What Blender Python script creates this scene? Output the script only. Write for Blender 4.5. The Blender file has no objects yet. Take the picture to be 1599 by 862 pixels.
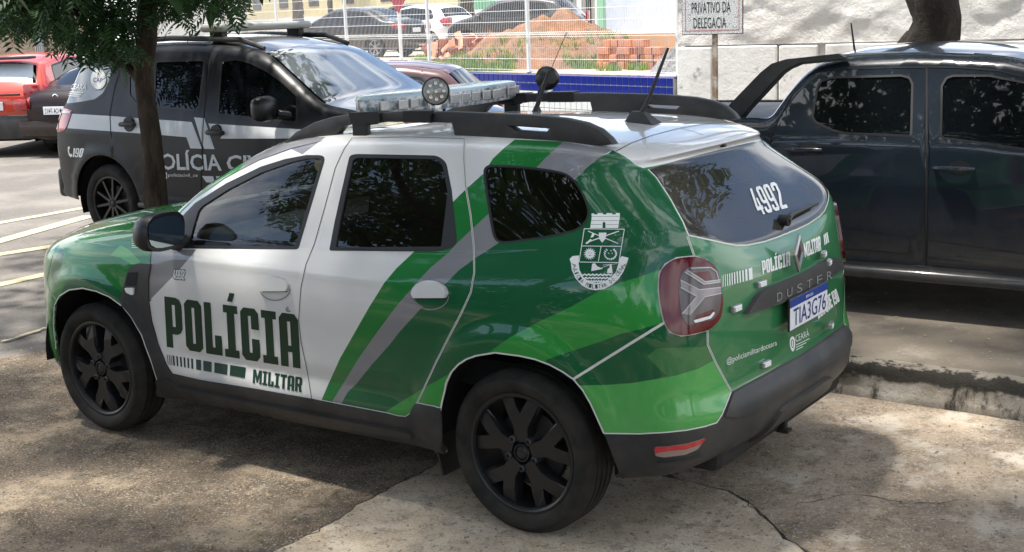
import bpy, bmesh, math, random
import numpy as np
from mathutils import Vector, Matrix, noise
from mathutils.bvhtree import BVHTree
from mathutils.geometry import delaunay_2d_cdt
random.seed(4); RNG = np.random.default_rng(7)
C = bpy.context.scene.collection
PI = math.pi

# ---------------------------------------------------------------- camera
CP = np.array([-2.8138, 4.8443, 2.0909])
RM = np.array([[-0.81928607, -0.57221006, -0.03668774], [0.08719756, -0.18757796, 0.97837165], [-0.56671591, 0.7983672, 0.20357533]])
FOC = 1981.95
cam_d = bpy.data.cameras.new('camera'); cam = bpy.data.objects.new('camera', cam_d); C.objects.link(cam)
cam_d.sensor_width = 36; cam_d.lens = FOC / 1599 * 36; cam_d.clip_start = 0.05; cam_d.clip_end = 1500
_m = Matrix(((RM[0][0], RM[1][0], RM[2][0], CP[0]), (RM[0][1], RM[1][1], RM[2][1], CP[1]), (RM[0][2], RM[1][2], RM[2][2], CP[2]), (0, 0, 0, 1)))
cam.matrix_world = _m
bpy.context.scene.camera = cam
def ray(u, v):
    d = RM.T @ np.array([(u - 799.5) / FOC, -(v - 431) / FOC, -1.0]); return d / np.linalg.norm(d)
def on_plane(u, v, ax, val):
    d = ray(u, v); return CP + d * (val - CP[ax]) / d[ax]
def gnd(u, v, z=0.0): return on_plane(u, v, 2, z)

# ---------------------------------------------------------------- world, sun, exposure
SUN_EL, SUN_AZ = math.radians(75), math.radians(34)      # azimuth measured from +x towards +y
sd = Vector((math.cos(SUN_EL) * math.cos(SUN_AZ), math.cos(SUN_EL) * math.sin(SUN_AZ), math.sin(SUN_EL)))
W = bpy.data.worlds.new("World"); bpy.context.scene.world = W; W.use_nodes = True
def world():
    nt = W.node_tree; N = nt.nodes; L = nt.links; N.clear()
    out = N.new('ShaderNodeOutputWorld'); bg = N.new('ShaderNodeBackground'); bg.inputs[1].default_value = 0.13
    sky = N.new('ShaderNodeTexSky'); sky.sky_type = 'NISHITA'; sky.sun_disc = False
    sky.sun_elevation = SUN_EL; sky.sun_rotation = PI / 2 - SUN_AZ; sky.dust_density = 1.5
    tc = N.new('ShaderNodeTexCoord'); mp = N.new('ShaderNodeMapping'); mp.inputs['Scale'].default_value = (1, 1, 2.6)
    nz = N.new('ShaderNodeTexNoise'); nz.inputs['Scale'].default_value = 2.1; nz.inputs['Detail'].default_value = 9; nz.inputs['Roughness'].default_value = .58
    rp = N.new('ShaderNodeValToRGB'); rp.color_ramp.elements[0].position = .45; rp.color_ramp.elements[1].position = .58
    mx = N.new('ShaderNodeMix'); mx.data_type = 'RGBA'; mx.inputs['B'].default_value = (9.0, 9.1, 9.3, 1)
    L.new(tc.outputs['Generated'], mp.inputs[0]); L.new(mp.outputs[0], nz.inputs[0]); L.new(nz.outputs[0], rp.inputs[0])
    L.new(rp.outputs[0], mx.inputs['Factor']); L.new(sky.outputs[0], mx.inputs['A']); L.new(mx.outputs['Result'], bg.inputs[0]); L.new(bg.outputs[0], out.inputs[0])
world()
sun_d = bpy.data.lights.new('sun', 'SUN'); sun_d.energy = 4.4; sun_d.angle = math.radians(2.8); sun_d.color = (1, .95, .87)
sun = bpy.data.objects.new('sun', sun_d); C.objects.link(sun); sun.rotation_euler = sd.to_track_quat('Z', 'Y').to_euler(); sun.location = (0, 0, 20)
sc = bpy.context.scene
sc.view_settings.view_transform = 'Standard'; sc.view_settings.look = 'None'; sc.view_settings.gamma = 1; sc.view_settings.exposure = 1.1
sc.view_settings.use_curve_mapping = False
sc.cycles.max_bounces = 8; sc.cycles.transparent_max_bounces = 16

# ---------------------------------------------------------------- object helpers
def obj(name, me, parent=None):
    o = bpy.data.objects.new(name, me); C.objects.link(o)
    if parent is not None: o.parent = parent
    return o
def tag(o, label=None, cat=None, group=None, kind=None):
    for k, v in (('label', label), ('category', cat), ('group', group), ('kind', kind)):
        if v: o[k] = v
    return o
def thing(name, label, cat, loc=(0, 0, 0), rz=0.0, group=None):
    o = bpy.data.objects.new(name, None); C.objects.link(o); o.location = loc; o.rotation_euler = (0, 0, rz); o.empty_display_size = .1
    return tag(o, label, cat, group)
class MB:
    """collects shapes into one mesh"""
    def __init__(s): s.v = []; s.f = []; s.m = []
    def add(s, vs, fs, mi=0):
        n = len(s.v); s.v += [tuple(map(float, p)) for p in vs]; s.f += [tuple(n + i for i in f) for f in fs]; s.m += [mi] * len(fs); return s
    def box(s, c, d, rz=0.0, mi=0, bev=0.0, M=None):
        x, y, z = d[0] / 2, d[1] / 2, d[2] / 2
        if bev > 0:
            b = min(bev, x * .9, y * .9, z * .9); vs = []; 
            bm = bmesh.new(); bmesh.ops.create_cube(bm, size=1); bmesh.ops.scale(bm, vec=(2 * x, 2 * y, 2 * z), verts=bm.verts)
            bmesh.ops.bevel(bm, geom=list(bm.edges), offset=b, segments=2, affect='EDGES', profile=.5)
            bm.verts.index_update(); vs = [v.co.copy() for v in bm.verts]; fs = [[v.index for v in f.verts] for f in bm.faces]; bm.free()
        else:
            vs = [Vector((a * x, b_ * y, c_ * z)) for a in (-1, 1) for b_ in (-1, 1) for c_ in (-1, 1)]
            fs = [(0, 1, 3, 2), (4, 6, 7, 5), (0, 4, 5, 1), (2, 3, 7, 6), (0, 2, 6, 4), (1, 5, 7, 3)]
        if M is None: M = Matrix.Translation(c) @ Matrix.Rotation(rz, 4, 'Z')
        return s.add([M @ v for v in vs], fs, mi)
    def tube(s, pts, r, n=8, mi=0, cap=True):
        pts = [Vector(p) for p in pts]; R = r if hasattr(r, '__len__') else [r] * len(pts)
        vs = []; fs = []; up = None
        for i, p in enumerate(pts):
            t = (pts[min(i + 1, len(pts) - 1)] - pts[max(i - 1, 0)]).normalized()
            if up is None: up = Vector((0, 0, 1)) if abs(t.z) < .9 else Vector((1, 0, 0))
            a = t.cross(up).normalized(); b = a.cross(t).normalized(); up = b
            for k in range(n):
                q = 2 * PI * k / n; vs.append(p + (a * math.cos(q) + b * math.sin(q)) * R[i])
        for i in range(len(pts) - 1):
            for k in range(n): fs.append((i * n + k, i * n + (k + 1) % n, (i + 1) * n + (k + 1) % n, (i + 1) * n + k))
        if cap: fs.append(tuple(range(n))[::-1]); fs.append(tuple((len(pts) - 1) * n + k for k in range(n)))
        return s.add(vs, [f[::-1] for f in fs], mi)
    def lathe(s, prof, M, n=32, mi=0):
        """prof: (radius, height) pairs turned round M's z axis"""
        vs = []; fs = []
        for (r, h) in prof:
            for k in range(n): a = 2 * PI * k / n; vs.append(M @ Vector((r * math.cos(a), r * math.sin(a), h)))
        for i in range(len(prof) - 1):
            for k in range(n): fs.append((i * n + k, i * n + (k + 1) % n, (i + 1) * n + (k + 1) % n, (i + 1) * n + k))
        return s.add(vs, fs, mi)
    def prism(s, poly, h0, h1, M=Matrix.Identity(4), mi=0):
        n = len(poly); vs = [M @ Vector((p[0], p[1], h0)) for p in poly] + [M @ Vector((p[0], p[1], h1)) for p in poly]
        fs = [tuple(range(n))[::-1], tuple(range(n, 2 * n))] + [(i, (i + 1) % n, n + (i + 1) % n, n + i) for i in range(n)]
        return s.add(vs, fs, mi)
    def mesh(s, name, mats, smooth=False, ang=35):
        me = bpy.data.meshes.new(name); me.from_pydata(s.v, [], s.f)
        for m in (mats if isinstance(mats, (list, tuple)) else [mats]): me.materials.append(m)
        if any(s.m): me.polygons.foreach_set('material_index', s.m)
        if smooth:
            me.polygons.foreach_set('use_smooth', [True] * len(me.polygons))
            me.update(); me.set_sharp_from_angle(angle=math.radians(ang))
        return me
    def build(s, name, mats, parent=None, smooth=False, ang=35): return obj(name, s.mesh(name, mats, smooth, ang), parent)

# ---------------------------------------------------------------- materials
def rgb(c, a=1.0): return (c[0], c[1], c[2], a)
def mat(name, col, rough=.5, metal=0., coat=0., spec=.5, bump=None, var=None, emit=None, trans=0., alpha=1., ior=1.45):
    """var = (second colour, scale, contrast); bump = (scale, strength)"""
    m = bpy.data.materials.new(name); m.use_nodes = True; nt = m.node_tree; b = nt.nodes['Principled BSDF']; L = nt.links
    b.inputs['Base Color'].default_value = rgb(col); b.inputs['Roughness'].default_value = rough; b.inputs['Metallic'].default_value = metal
    b.inputs['Coat Weight'].default_value = coat; b.inputs['Coat Roughness'].default_value = .03; b.inputs['Specular IOR Level'].default_value = spec
    b.inputs['Transmission Weight'].default_value = trans; b.inputs['Alpha'].default_value = alpha; b.inputs['IOR'].default_value = ior
    tc = nt.nodes.new('ShaderNodeTexCoord')
    if var:
        nz = nt.nodes.new('ShaderNodeTexNoise'); nz.inputs['Scale'].default_value = var[1]; nz.inputs['Detail'].default_value = 8; nz.inputs['Roughness'].default_value = .62
        rp = nt.nodes.new('ShaderNodeValToRGB'); k = var[2] if len(var) > 2 else .15
        rp.color_ramp.elements[0].position = .5 - k; rp.color_ramp.elements[1].position = .5 + k
        rp.color_ramp.elements[0].color = rgb(col); rp.color_ramp.elements[1].color = rgb(var[0])
        L.new(tc.outputs['Object'], nz.inputs[0]); L.new(nz.outputs[0], rp.inputs[0]); L.new(rp.outputs[0], b.inputs['Base Color'])
    if bump:
        n2 = nt.nodes.new('ShaderNodeTexNoise'); n2.inputs['Scale'].default_value = bump[0]; n2.inputs['Detail'].default_value = 6
        bp = nt.nodes.new('ShaderNodeBump'); bp.inputs['Strength'].default_value = bump[1]; bp.inputs['Distance'].default_value = bump[2] if len(bump) > 2 else .01
        L.new(tc.outputs['Object'], n2.inputs[0]); L.new(n2.outputs[0], bp.inputs['Height']); L.new(bp.outputs[0], b.inputs['Normal'])
    if emit: b.inputs['Emission Color'].default_value = rgb(emit[0]); b.inputs['Emission Strength'].default_value = emit[1]
    return m
def glass(name, tint, rough=.0, dust=.0, dcol=(.30, .27, .22)):
    """tinted car glass: clear coat reflection over a tinted transparent pane"""
    m = bpy.data.materials.new(name); m.use_nodes = True; nt = m.node_tree; N = nt.nodes; L = nt.links; N.remove(N['Principled BSDF'])
    t = N.new('ShaderNodeBsdfTransparent'); t.inputs[0].default_value = rgb(tint)
    g = N.new('ShaderNodeBsdfGlossy'); g.inputs['Roughness'].default_value = rough; g.inputs[0].default_value = (.95, .97, 1, 1)
    f = N.new('ShaderNodeFresnel'); f.inputs[0].default_value = 1.62; x = N.new('ShaderNodeMixShader')
    L.new(f.outputs[0], x.inputs[0]); L.new(t.outputs[0], x.inputs[1]); L.new(g.outputs[0], x.inputs[2]); last = x
    if dust:                 # a film of dust, thicker in soft patches
        df = N.new('ShaderNodeBsdfDiffuse'); df.inputs[0].default_value = rgb(dcol); y = N.new('ShaderNodeMixShader'); tc = N.new('ShaderNodeTexCoord'); nz = N.new('ShaderNodeTexNoise'); nz.inputs['Scale'].default_value = 3.5; nz.inputs['Detail'].default_value = 8; mr = N.new('ShaderNodeMapRange')
        mr.inputs[1].default_value = .3; mr.inputs[2].default_value = .75; mr.inputs[3].default_value = dust * .6; mr.inputs[4].default_value = dust * 1.5; L.new(tc.outputs['Object'], nz.inputs[0]); L.new(nz.outputs[0], mr.inputs[0]); L.new(mr.outputs[0], y.inputs[0]); L.new(x.outputs[0], y.inputs[1]); L.new(df.outputs[0], y.inputs[2]); last = y
    L.new(last.outputs[0], N['Material Output'].inputs[0])
    return m
def paint(name, col, rough=.32, metal=0.0, coat=1.0): 
    m = mat(name, col, rough=rough, metal=metal, coat=coat); nt = m.node_tree; N = nt.nodes; L = nt.links; b = N['Principled BSDF']; tc = N.new('ShaderNodeTexCoord'); sp = N.new('ShaderNodeSeparateXYZ'); nz = N.new('ShaderNodeTexNoise')
    # road dust thrown up the lower body and a thin uneven film over the rest
    nz.inputs['Scale'].default_value = 9; nz.inputs['Detail'].default_value = 9; nz.inputs['Roughness'].default_value = .7; b.inputs['Specular IOR Level'].default_value = .18; mr = N.new('ShaderNodeMapRange'); mr.inputs[1].default_value = .75; mr.inputs[2].default_value = .30; mr.inputs[3].default_value = .03; mr.inputs[4].default_value = .30
    mu = N.new('ShaderNodeMath'); mu.operation = 'MULTIPLY'; mx = N.new('ShaderNodeMix'); mx.data_type = 'RGBA'; mx.inputs['A'].default_value = rgb(col); mx.inputs['B'].default_value = (.24, .20, .155, 1); rr = N.new('ShaderNodeMapRange'); rr.inputs[1].default_value = .4; rr.inputs[2].default_value = .75; rr.inputs[3].default_value = .008; rr.inputs[4].default_value = .05
    L.new(tc.outputs['Object'], sp.inputs[0]); L.new(tc.outputs['Object'], nz.inputs[0]); L.new(sp.outputs['Z'], mr.inputs[0]); L.new(mr.outputs[0], mu.inputs[0]); L.new(nz.outputs[0], mu.inputs[1]); L.new(mu.outputs[0], mx.inputs['Factor']); L.new(mx.outputs['Result'], b.inputs['Base Color']); L.new(nz.outputs[0], rr.inputs[0]); L.new(rr.outputs[0], b.inputs['Coat Roughness']); return m
M_ = dict(
    white=paint('white_paint', (.64, .64, .63)), silver=paint('silver_grey_film', (.21, .21, .225)),
    green=paint('mid_green_film', (.007, .165, .030)), dgreen=paint('dark_green_film', (.0025, .092, .032)), lgreen=paint('light_green_film', (.065, .34, .075)),
    bgreen=paint('bright_green_film', (.022, .25, .04)), ogreen=paint('olive_green_film', (.035, .16, .05)), tgreen=paint('tailgate_green_film', (.026, .175, .062)),
    edge=mat('bare_white_edge', (.60, .62, .57), rough=.4), gap=mat('dark_gap', (.01, .01, .01), rough=.8),
    plastic=mat('grey_black_plastic', (.022, .023, .025), rough=.5, bump=(260, .12, .001), var=((.046, .044, .041), 5, .12)),
    rubber=mat('black_rubber', (.012, .012, .013), rough=.45), tyre=mat('tyre_rubber', (.011, .011, .0105), rough=.8, spec=.3, bump=(90, .2, .002), var=((.034, .030, .025), 7, .12)),
    rim=mat('black_wheel_paint', (.010, .010, .011), rough=.38, spec=.6), dark=mat('dark_inside', (.006, .006, .006), rough=.9), under=mat('underbody', (.012, .011, .01), rough=.85),
    glass=glass('tinted_side_glass', (.15, .17, .165), dust=.012), glassf=glass('front_door_glass', (.42, .48, .46), dust=.015), glassr=glass('rear_window_glass', (.22, .21, .19), dust=.13), clearglass=glass('clear_windscreen', (.6, .65, .63)),
    lampred=mat('red_lamp_lens', (.10, .002, .006), rough=.10, coat=.2), lampclear=mat('smoky_lamp_lens', (.09, .07, .074), rough=.12, coat=.3), lampbar=mat('lamp_bar_grey', (.17, .145, .15), rough=.2, coat=1, metal=.3), chrome=mat('chrome', (.75, .76, .78), rough=.12, metal=1),
    silverbit=mat('satin_silver', (.42, .42, .43), rough=.25, metal=.7), seat=mat('seat_cloth', (.07, .07, .075), rough=.9), decal=mat('white_lettering', (.78, .79, .77), rough=.45), dletter=mat('dark_green_lettering', (.004, .030, .014), rough=.4),
    bplate=mat('plate_blue', (.012, .045, .26), rough=.4), wplate=mat('plate_white', (.72, .73, .76), rough=.4), blk=mat('black_print', (.01, .01, .012), rough=.5), tblue=mat('plate_letter_blue', (.01, .03, .18), rough=.5),
    disc=mat('brake_metal', (.05, .047, .045), rough=.5, metal=.6))

# ---------------------------------------------------------------- 2D curve helpers
def smooth_closed(P, n=6):
    P = np.array(P, float); N = len(P); out = []
    for i in range(N):
        a, b, c, d = P[i - 1], P[i], P[(i + 1) % N], P[(i + 2) % N]
        for k in range(n):
            t = k / n; out.append(.5 * ((2 * b) + (-a + c) * t + (2 * a - 5 * b + 4 * c - d) * t * t + (-a + 3 * b - 3 * c + d) * t ** 3))
    return np.array(out)
def rounded(P, r, n=4):
    """round the corners of a polygon; r a number or one per corner"""
    P = np.array(P, float); N = len(P); R = r if hasattr(r, '__len__') else [r] * N; out = []
    for i in range(N):
        a, b, c = P[i - 1], P[i], P[(i + 1) % N]; u = a - b; w = c - b; lu = np.linalg.norm(u); lw = np.linalg.norm(w); q = min(R[i], lu * .48, lw * .48)
        if q < 1e-6: out.append(b); continue
        p0 = b + u / lu * q; p1 = b + w / lw * q
        for k in range(n + 1):
            t = k / n; out.append((1 - t) ** 2 * p0 + 2 * t * (1 - t) * b + t * t * p1)
    return np.array(out)
def inset(P, d):
    """move a closed polygon's border inwards by d (outwards when negative)"""
    P = np.array(P, float); A = np.roll(P, 1, 0); B = np.roll(P, -1, 0)
    area = .5 * np.sum(P[:, 0] * B[:, 1] - B[:, 0] * P[:, 1]); s = 1 if area > 0 else -1
    e1 = P - A; e2 = B - P; e1 /= np.linalg.norm(e1, axis=1)[:, None] + 1e-12; e2 /= np.linalg.norm(e2, axis=1)[:, None] + 1e-12
    n1 = np.stack([-e1[:, 1], e1[:, 0]], 1) * s; n2 = np.stack([-e2[:, 1], e2[:, 0]], 1) * s
    m = n1 + n2; m /= np.maximum(np.linalg.norm(m, axis=1), .3)[:, None] + 1e-12
    k = np.maximum((m * n1).sum(1), .5)
    return P + m * (d / k)[:, None]
def dense(P, step, closed=True):
    P = np.array(P, float); out = []; n = len(P)
    for i in range(n if closed else n - 1):
        a = P[i]; b = P[(i + 1) % n]; k = max(1, int(np.linalg.norm(b - a) / step)); out += [a + (b - a) * t / k for t in range(k)]
    if not closed: out.append(P[-1])
    return np.array(out)
def in_poly(Q, P):
    x, y = Q[:, 0], Q[:, 1]; r = np.zeros(len(Q), bool); bb = (x >= P[:, 0].min()) & (x <= P[:, 0].max()) & (y >= P[:, 1].min()) & (y <= P[:, 1].max())
    if not bb.any(): return r
    xx, yy = x[bb], y[bb]; c = np.zeros(len(xx), bool)
    for i in range(len(P)):
        x1, y1 = P[i - 1]; x2, y2 = P[i]
        if y1 == y2: continue
        c ^= ((y1 > yy) != (y2 > yy)) & (xx < (x2 - x1) * (yy - y1) / (y2 - y1) + x1)
    r[bb] = c; return r
def homog(src, dst):
    A = []; B = []
    for (x, y), (u, v) in zip(src, dst):
        A.append([x, y, 1, 0, 0, 0, -u * x, -u * y]); A.append([0, 0, 0, x, y, 1, -v * x, -v * y]); B += [u, v]
    h = np.append(np.linalg.solve(np.array(A, float), np.array(B, float)), 1).reshape(3, 3)
    def f(P):
        P = np.array(P, float).reshape(-1, 2); q = np.c_[P, np.ones(len(P))] @ h.T; return q[:, :2] / q[:, 2:]
    return f

# ---------------------------------------------------------------- lofted skin (bicubic B-spline through a net of points)
class Skin:
    """net: rows x cols x 3, the left half of a body; columns run from the tail's centre line round the side to the nose's centre line"""
    def __init__(s, net, relief=None):
        s.T = np.array(net, float); s.R, s.Cn = s.T.shape[:2]; s.relief = relief; s.K = s.T.copy()
        vv, ss = np.meshgrid(np.arange(s.R), np.arange(s.Cn), indexing='ij')
        for _ in range(2):
            s.K += .62 * (s.T - s.raw(ss.ravel(), vv.ravel()).reshape(s.T.shape))
            s.K[:, 0, 1] = 0; s.K[:, -1, 1] = 0
        n = 8; s.gs = np.linspace(0, s.Cn - 1, (s.Cn - 1) * n + 1); s.gv = np.linspace(0, s.R - 1, (s.R - 1) * n + 1)
        V, S = np.meshgrid(s.gv, s.gs, indexing='ij'); P = s.ev(np.stack([S.ravel(), V.ravel()], 1))
        a = len(s.gs); q = [(i * a + j, i * a + j + 1, (i + 1) * a + j + 1, (i + 1) * a + j) for i in range(len(s.gv) - 1) for j in range(a - 1)]
        tri = []; 
        for f in q: tri += [(f[0], f[1], f[2]), (f[0], f[2], f[3])]
        s.tri = np.array(tri); s.gp = P; s.guv = np.stack([S.ravel(), V.ravel()], 1)
        s.nt = len(tri); k = len(P); s.gp2 = np.concatenate([P, P * [1, -1, 1]])
        s.bvl = BVHTree.FromPolygons([Vector(p) for p in P], tri)
        s.bvh = BVHTree.FromPolygons([Vector(p) for p in s.gp2], tri + [(a + k, b + k, c + k) for a, b, c in tri])
    @staticmethod
    def w(t): return np.stack([(1 - t) ** 3, 3 * t ** 3 - 6 * t ** 2 + 4, -3 * t ** 3 + 3 * t ** 2 + 3 * t + 1, t ** 3], -1) / 6
    def raw(s, S, V):
        K = s.K; E = np.concatenate([2 * K[:1] - K[1:2], K, 2 * K[-1:] - K[-2:-1]], 0)
        fl = np.array([1, -1, 1.]); E = np.concatenate([E[:, 1:2] * fl, E, E[:, -2:-1] * fl], 1)
        i = np.clip(np.floor(S).astype(int), 0, s.Cn - 2); j = np.clip(np.floor(V).astype(int), 0, s.R - 2)
        a = s.w(S - i); b = s.w(V - j); out = np.zeros((len(S), 3))
        for p in range(4):
            for q in range(4): out += (b[:, p] * a[:, q])[:, None] * E[j + p, i + q]
        return out
    def ev(s, uv):
        uv = np.atleast_2d(uv); P = s.raw(np.abs(uv[:, 0]), uv[:, 1])
        if s.relief is not None: P = s.relief(P)
        P[:, 1] *= np.where(uv[:, 0] < 0, -1, 1); return P          # a negative s is the right half
    def nrm(s, uv):
        uv = np.atleast_2d(uv); e = 1e-3; a = s.ev(uv + [e, 0]) - s.ev(uv - [e, 0]); b = s.ev(uv + [0, e]) - s.ev(uv - [0, e])
        n = np.cross(b, a); n /= np.linalg.norm(n, axis=1)[:, None] + 1e-12; return n
    def cast(s, o, d, both=False):
        h = (s.bvh if both else s.bvl).ray_cast(Vector(o), Vector(d))
        if h[0] is None: return None
        mir = h[2] >= s.nt; t = s.tri[h[2] % s.nt]; A, B, D = s.gp[t]; p = np.array(h[0]) * [1, -1 if mir else 1, 1]; v0 = B - A; v1 = D - A; v2 = p - A
        d00, d01, d11, d20, d21 = v0 @ v0, v0 @ v1, v1 @ v1, v2 @ v0, v2 @ v1; de = d00 * d11 - d01 * d01
        b = (d11 * d20 - d01 * d21) / de; c = (d00 * d21 - d01 * d20) / de
        return (s.guv[t[0]] * (1 - b - c) + s.guv[t[1]] * b + s.guv[t[2]] * c) * [-1 if mir else 1, 1]
    def px(s, P, both=False):
        out = []; last = None
        for (u, v) in P:
            h = s.cast(CP, ray(u, v), both)
            if h is None:
                # just past the outline: nearest point of the skin to the ray
                d = ray(u, v); rel = s.gp - CP; t = rel @ d; q = np.linalg.norm(rel - t[:, None] * d, axis=1); q = q + .0 * t
                k = np.argmin(q + np.where(t > t[np.argmin(q)] + .6, 9, 0)); h = s.guv[k]
            out.append(h)
        return np.array(out)
    def side(s, P):      # (x, z) seen from the left
        return np.array([h for h in (s.cast((x, 4, z), (0, -1, 0)) for x, z in P) if h is not None])
    def back(s, P):      # (y, z) seen from behind
        return np.array([h for h in (s.cast((-4, y, z), (1, 0, 0)) for y, z in P) if h is not None])

def cut(skin, lines, regions, sub=6):
    """triangulate the skin with every line as an edge; returns uv points, triangles and each triangle's region"""
    gs = np.linspace(0, skin.Cn - 1, (skin.Cn - 1) * sub + 1); gv = np.linspace(0, skin.R - 1, (skin.R - 1) * sub + 1)
    S, V = np.meshgrid(gs, gv); pts = [np.stack([S.ravel(), V.ravel()], 1)]; edges = []; n = len(pts[0])
    # border of the parameter rectangle
    a = len(gs); b = len(gv)
    for i in range(a - 1): edges += [(i, i + 1), ((b - 1) * a + i, (b - 1) * a + i + 1)]
    for j in range(b - 1): edges += [(j * a, (j + 1) * a), (j * a + a - 1, (j + 1) * a + a - 1)]
    for P in lines:
        P = np.array(P); P = np.clip(P, [0, 0], [skin.Cn - 1, skin.R - 1]); m = len(P); pts.append(P); edges += [(n + i, n + (i + 1) % m) for i in range(m)]; n += m
    A = np.concatenate(pts); r = delaunay_2d_cdt([Vector(p) for p in A], edges, [], 1, 1e-5)
    uv = np.array([tuple(p) for p in r[0]]); T = np.array([f for f in r[2] if len(f) == 3]); cen = uv[T].mean(1)
    reg = [None] * len(T); 
    lab = np.full(len(T), -1); 
    for k, (P, _) in enumerate(regions): lab[in_poly(cen, np.array(P))] = k
    return uv, T, lab
def panel(name, skin, uv, T, mi, mats, parent, off=0.0, thick=.012, mirror=True, left=True, smooth=True, weld=True):
    """a mesh from some of the triangles, its free border folded inwards"""
    use = np.unique(T); idx = -np.ones(len(uv), int); idx[use] = np.arange(len(use)); P = skin.ev(uv[use]); Nn = skin.nrm(uv[use]); P = P + Nn * off; t = idx[T]
    ar = np.linalg.norm(np.cross(P[t[:, 1]] - P[t[:, 0]], P[t[:, 2]] - P[t[:, 0]]), axis=1); keep = ar > 1e-9; t = t[keep]; mi = np.array(mi)[keep]
    # orientation outwards
    fn = np.cross(P[t[:, 1]] - P[t[:, 0]], P[t[:, 2]] - P[t[:, 0]]); fl = (fn * Nn[t[:, 0]]).sum(1) < 0; t[fl] = t[fl][:, ::-1]
    VV = []; FF = []; MI = []; NV = []
    def put(P, Nn, t):
        n0 = len(VV); E = {}
        for f in t:
            for a, b in ((f[0], f[1]), (f[1], f[2]), (f[2], f[0])): E[(a, b)] = E.get((a, b), 0) + 1
        bord = [(a, b) for (a, b) in E if (b, a) not in E and not (abs(P[a][1]) < 1e-4 and abs(P[b][1]) < 1e-4)]
        VV.extend(map(tuple, P)); NV.extend(map(tuple, Nn)); FF.extend(tuple(int(n0 + i) for i in f) for f in t); MI.extend(int(i) for i in mi)
        if thick > 0:
            mp = {}
            for a, b in bord:
                for q in (a, b):
                    if q not in mp: mp[q] = len(VV); VV.append(tuple(P[q] - Nn[q] * thick)); NV.append(tuple(Nn[q]))
                FF.append((int(n0 + b), int(n0 + a), mp[a], mp[b])); MI.append(int(mi[0]) if len(mi) else 0)
    if left: put(P, Nn, t)
    if mirror: put(P * [1, -1, 1], Nn * [1, -1, 1], t[:, ::-1])
    me = bpy.data.meshes.new(name); me.from_pydata(VV, [], FF)
    for m in mats: me.materials.append(m)
    me.polygons.foreach_set('material_index', MI)
    if smooth:
        me.polygons.foreach_set('use_smooth', [True] * len(me.polygons)); me.update(); me.normals_split_custom_set_from_vertices(NV)
    return obj(name, me, parent)
def lift(skin, uv, off, nn=True):
    P = skin.ev(uv); return P + skin.nrm(uv) * off
def decal(name, skin, polys, mats, parent, off=.0015, step=8, thick=0.0, fmap=None):
    """flat shapes given in photo-pixel space laid on the skin: polys = [(outline, [holes], material index)]"""
    mb = MB()
    for (P, holes, mi) in polys:
        P = dense(P, step); rings = [P] + [dense(h, step) for h in holes]; A = np.concatenate(rings); E = []; n = 0
        for r in rings: E += [(n + i, n + (i + 1) % len(r)) for i in range(len(r))]; n += len(r)
        # interior points keep big shapes on the curved body
        lo, hi = A.min(0), A.max(0); gx = np.arange(lo[0] + step, hi[0], step * 1.5); gy = np.arange(lo[1] + step, hi[1], step * 1.5)
        if len(gx) and len(gy) and len(gx) * len(gy) < 4000:
            G = np.stack(np.meshgrid(gx, gy), -1).reshape(-1, 2); G = G[in_poly(G, P)]
            A = np.concatenate([A, G]) if len(G) else A
        r = delaunay_2d_cdt([Vector(p) for p in A], E, [], 0, 1e-4); V2 = np.array([tuple(p) for p in r[0]]); T = [f for f in r[2] if len(f) == 3]
        if not T: continue
        T = np.array(T); c = V2[T].mean(1); ok = in_poly(c, P)
        for h in rings[1:]: ok &= ~in_poly(c, h)
        T = T[ok]
        uv = skin.px(V2, True); Q = lift(skin, uv, off)
        fn = np.cross(Q[T[:, 1]] - Q[T[:, 0]], Q[T[:, 2]] - Q[T[:, 0]]); fl = (fn * (getattr(skin, "cp", CP) - Q[T[:, 0]])).sum(1) < 0; T[fl] = T[fl][:, ::-1]
        mb.add(Q, [tuple(map(int, t)) for t in T], mi)
    return mb.build(name, mats, parent, smooth=True) if mb.f else None

# text outlines from the built-in font
def glyphs(txt, bold=0.0, res=3):
    cu = bpy.data.curves.new('t', 'FONT'); cu.body = txt; cu.size = 1; cu.resolution_u = res; cu.offset = bold; cu.fill_mode = 'NONE'
    o = bpy.data.objects.new('t', cu); C.objects.link(o); dg = bpy.context.evaluated_depsgraph_get(); me = bpy.data.meshes.new_from_object(o.evaluated_get(dg))
    V = np.array([v.co[:2] for v in me.vertices]) if len(me.vertices) else np.zeros((0, 2)); nb = {}
    for e in me.edges: a, b = e.vertices; nb.setdefault(a, []).append(b); nb.setdefault(b, []).append(a)
    seen = set(); loops = []
    for s0 in nb:
        if s0 in seen: continue
        l = [s0]; seen.add(s0); p = None; c = s0
        while True:
            nx = [q for q in nb[c] if q != p and q not in seen]
            if not nx: break
            p, c = c, nx[0]; l.append(c); seen.add(c)
        if len(l) > 2: loops.append(V[l])
    bpy.data.objects.remove(o); bpy.data.meshes.remove(me); bpy.data.curves.remove(cu)
    out = []; 
    for i, l in enumerate(loops):
        dep = sum(in_poly(l[:1], m)[0] for j, m in enumerate(loops) if j != i)
        if dep % 2 == 0: out.append([l, []])
    for i, l in enumerate(loops):
        dep = sum(in_poly(l[:1], m)[0] for j, m in enumerate(loops) if j != i)
        if dep % 2 == 1:
            for o_ in out:
                if in_poly(l[:1], o_[0])[0]: o_[1].append(l); break
    A = np.concatenate([o_[0] for o_ in out]); lo, hi = A.min(0), A.max(0)
    return [((p - lo) / (hi - lo), [(h - lo) / (hi - lo) for h in hs]) for p, hs in out], (hi - lo)
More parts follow.
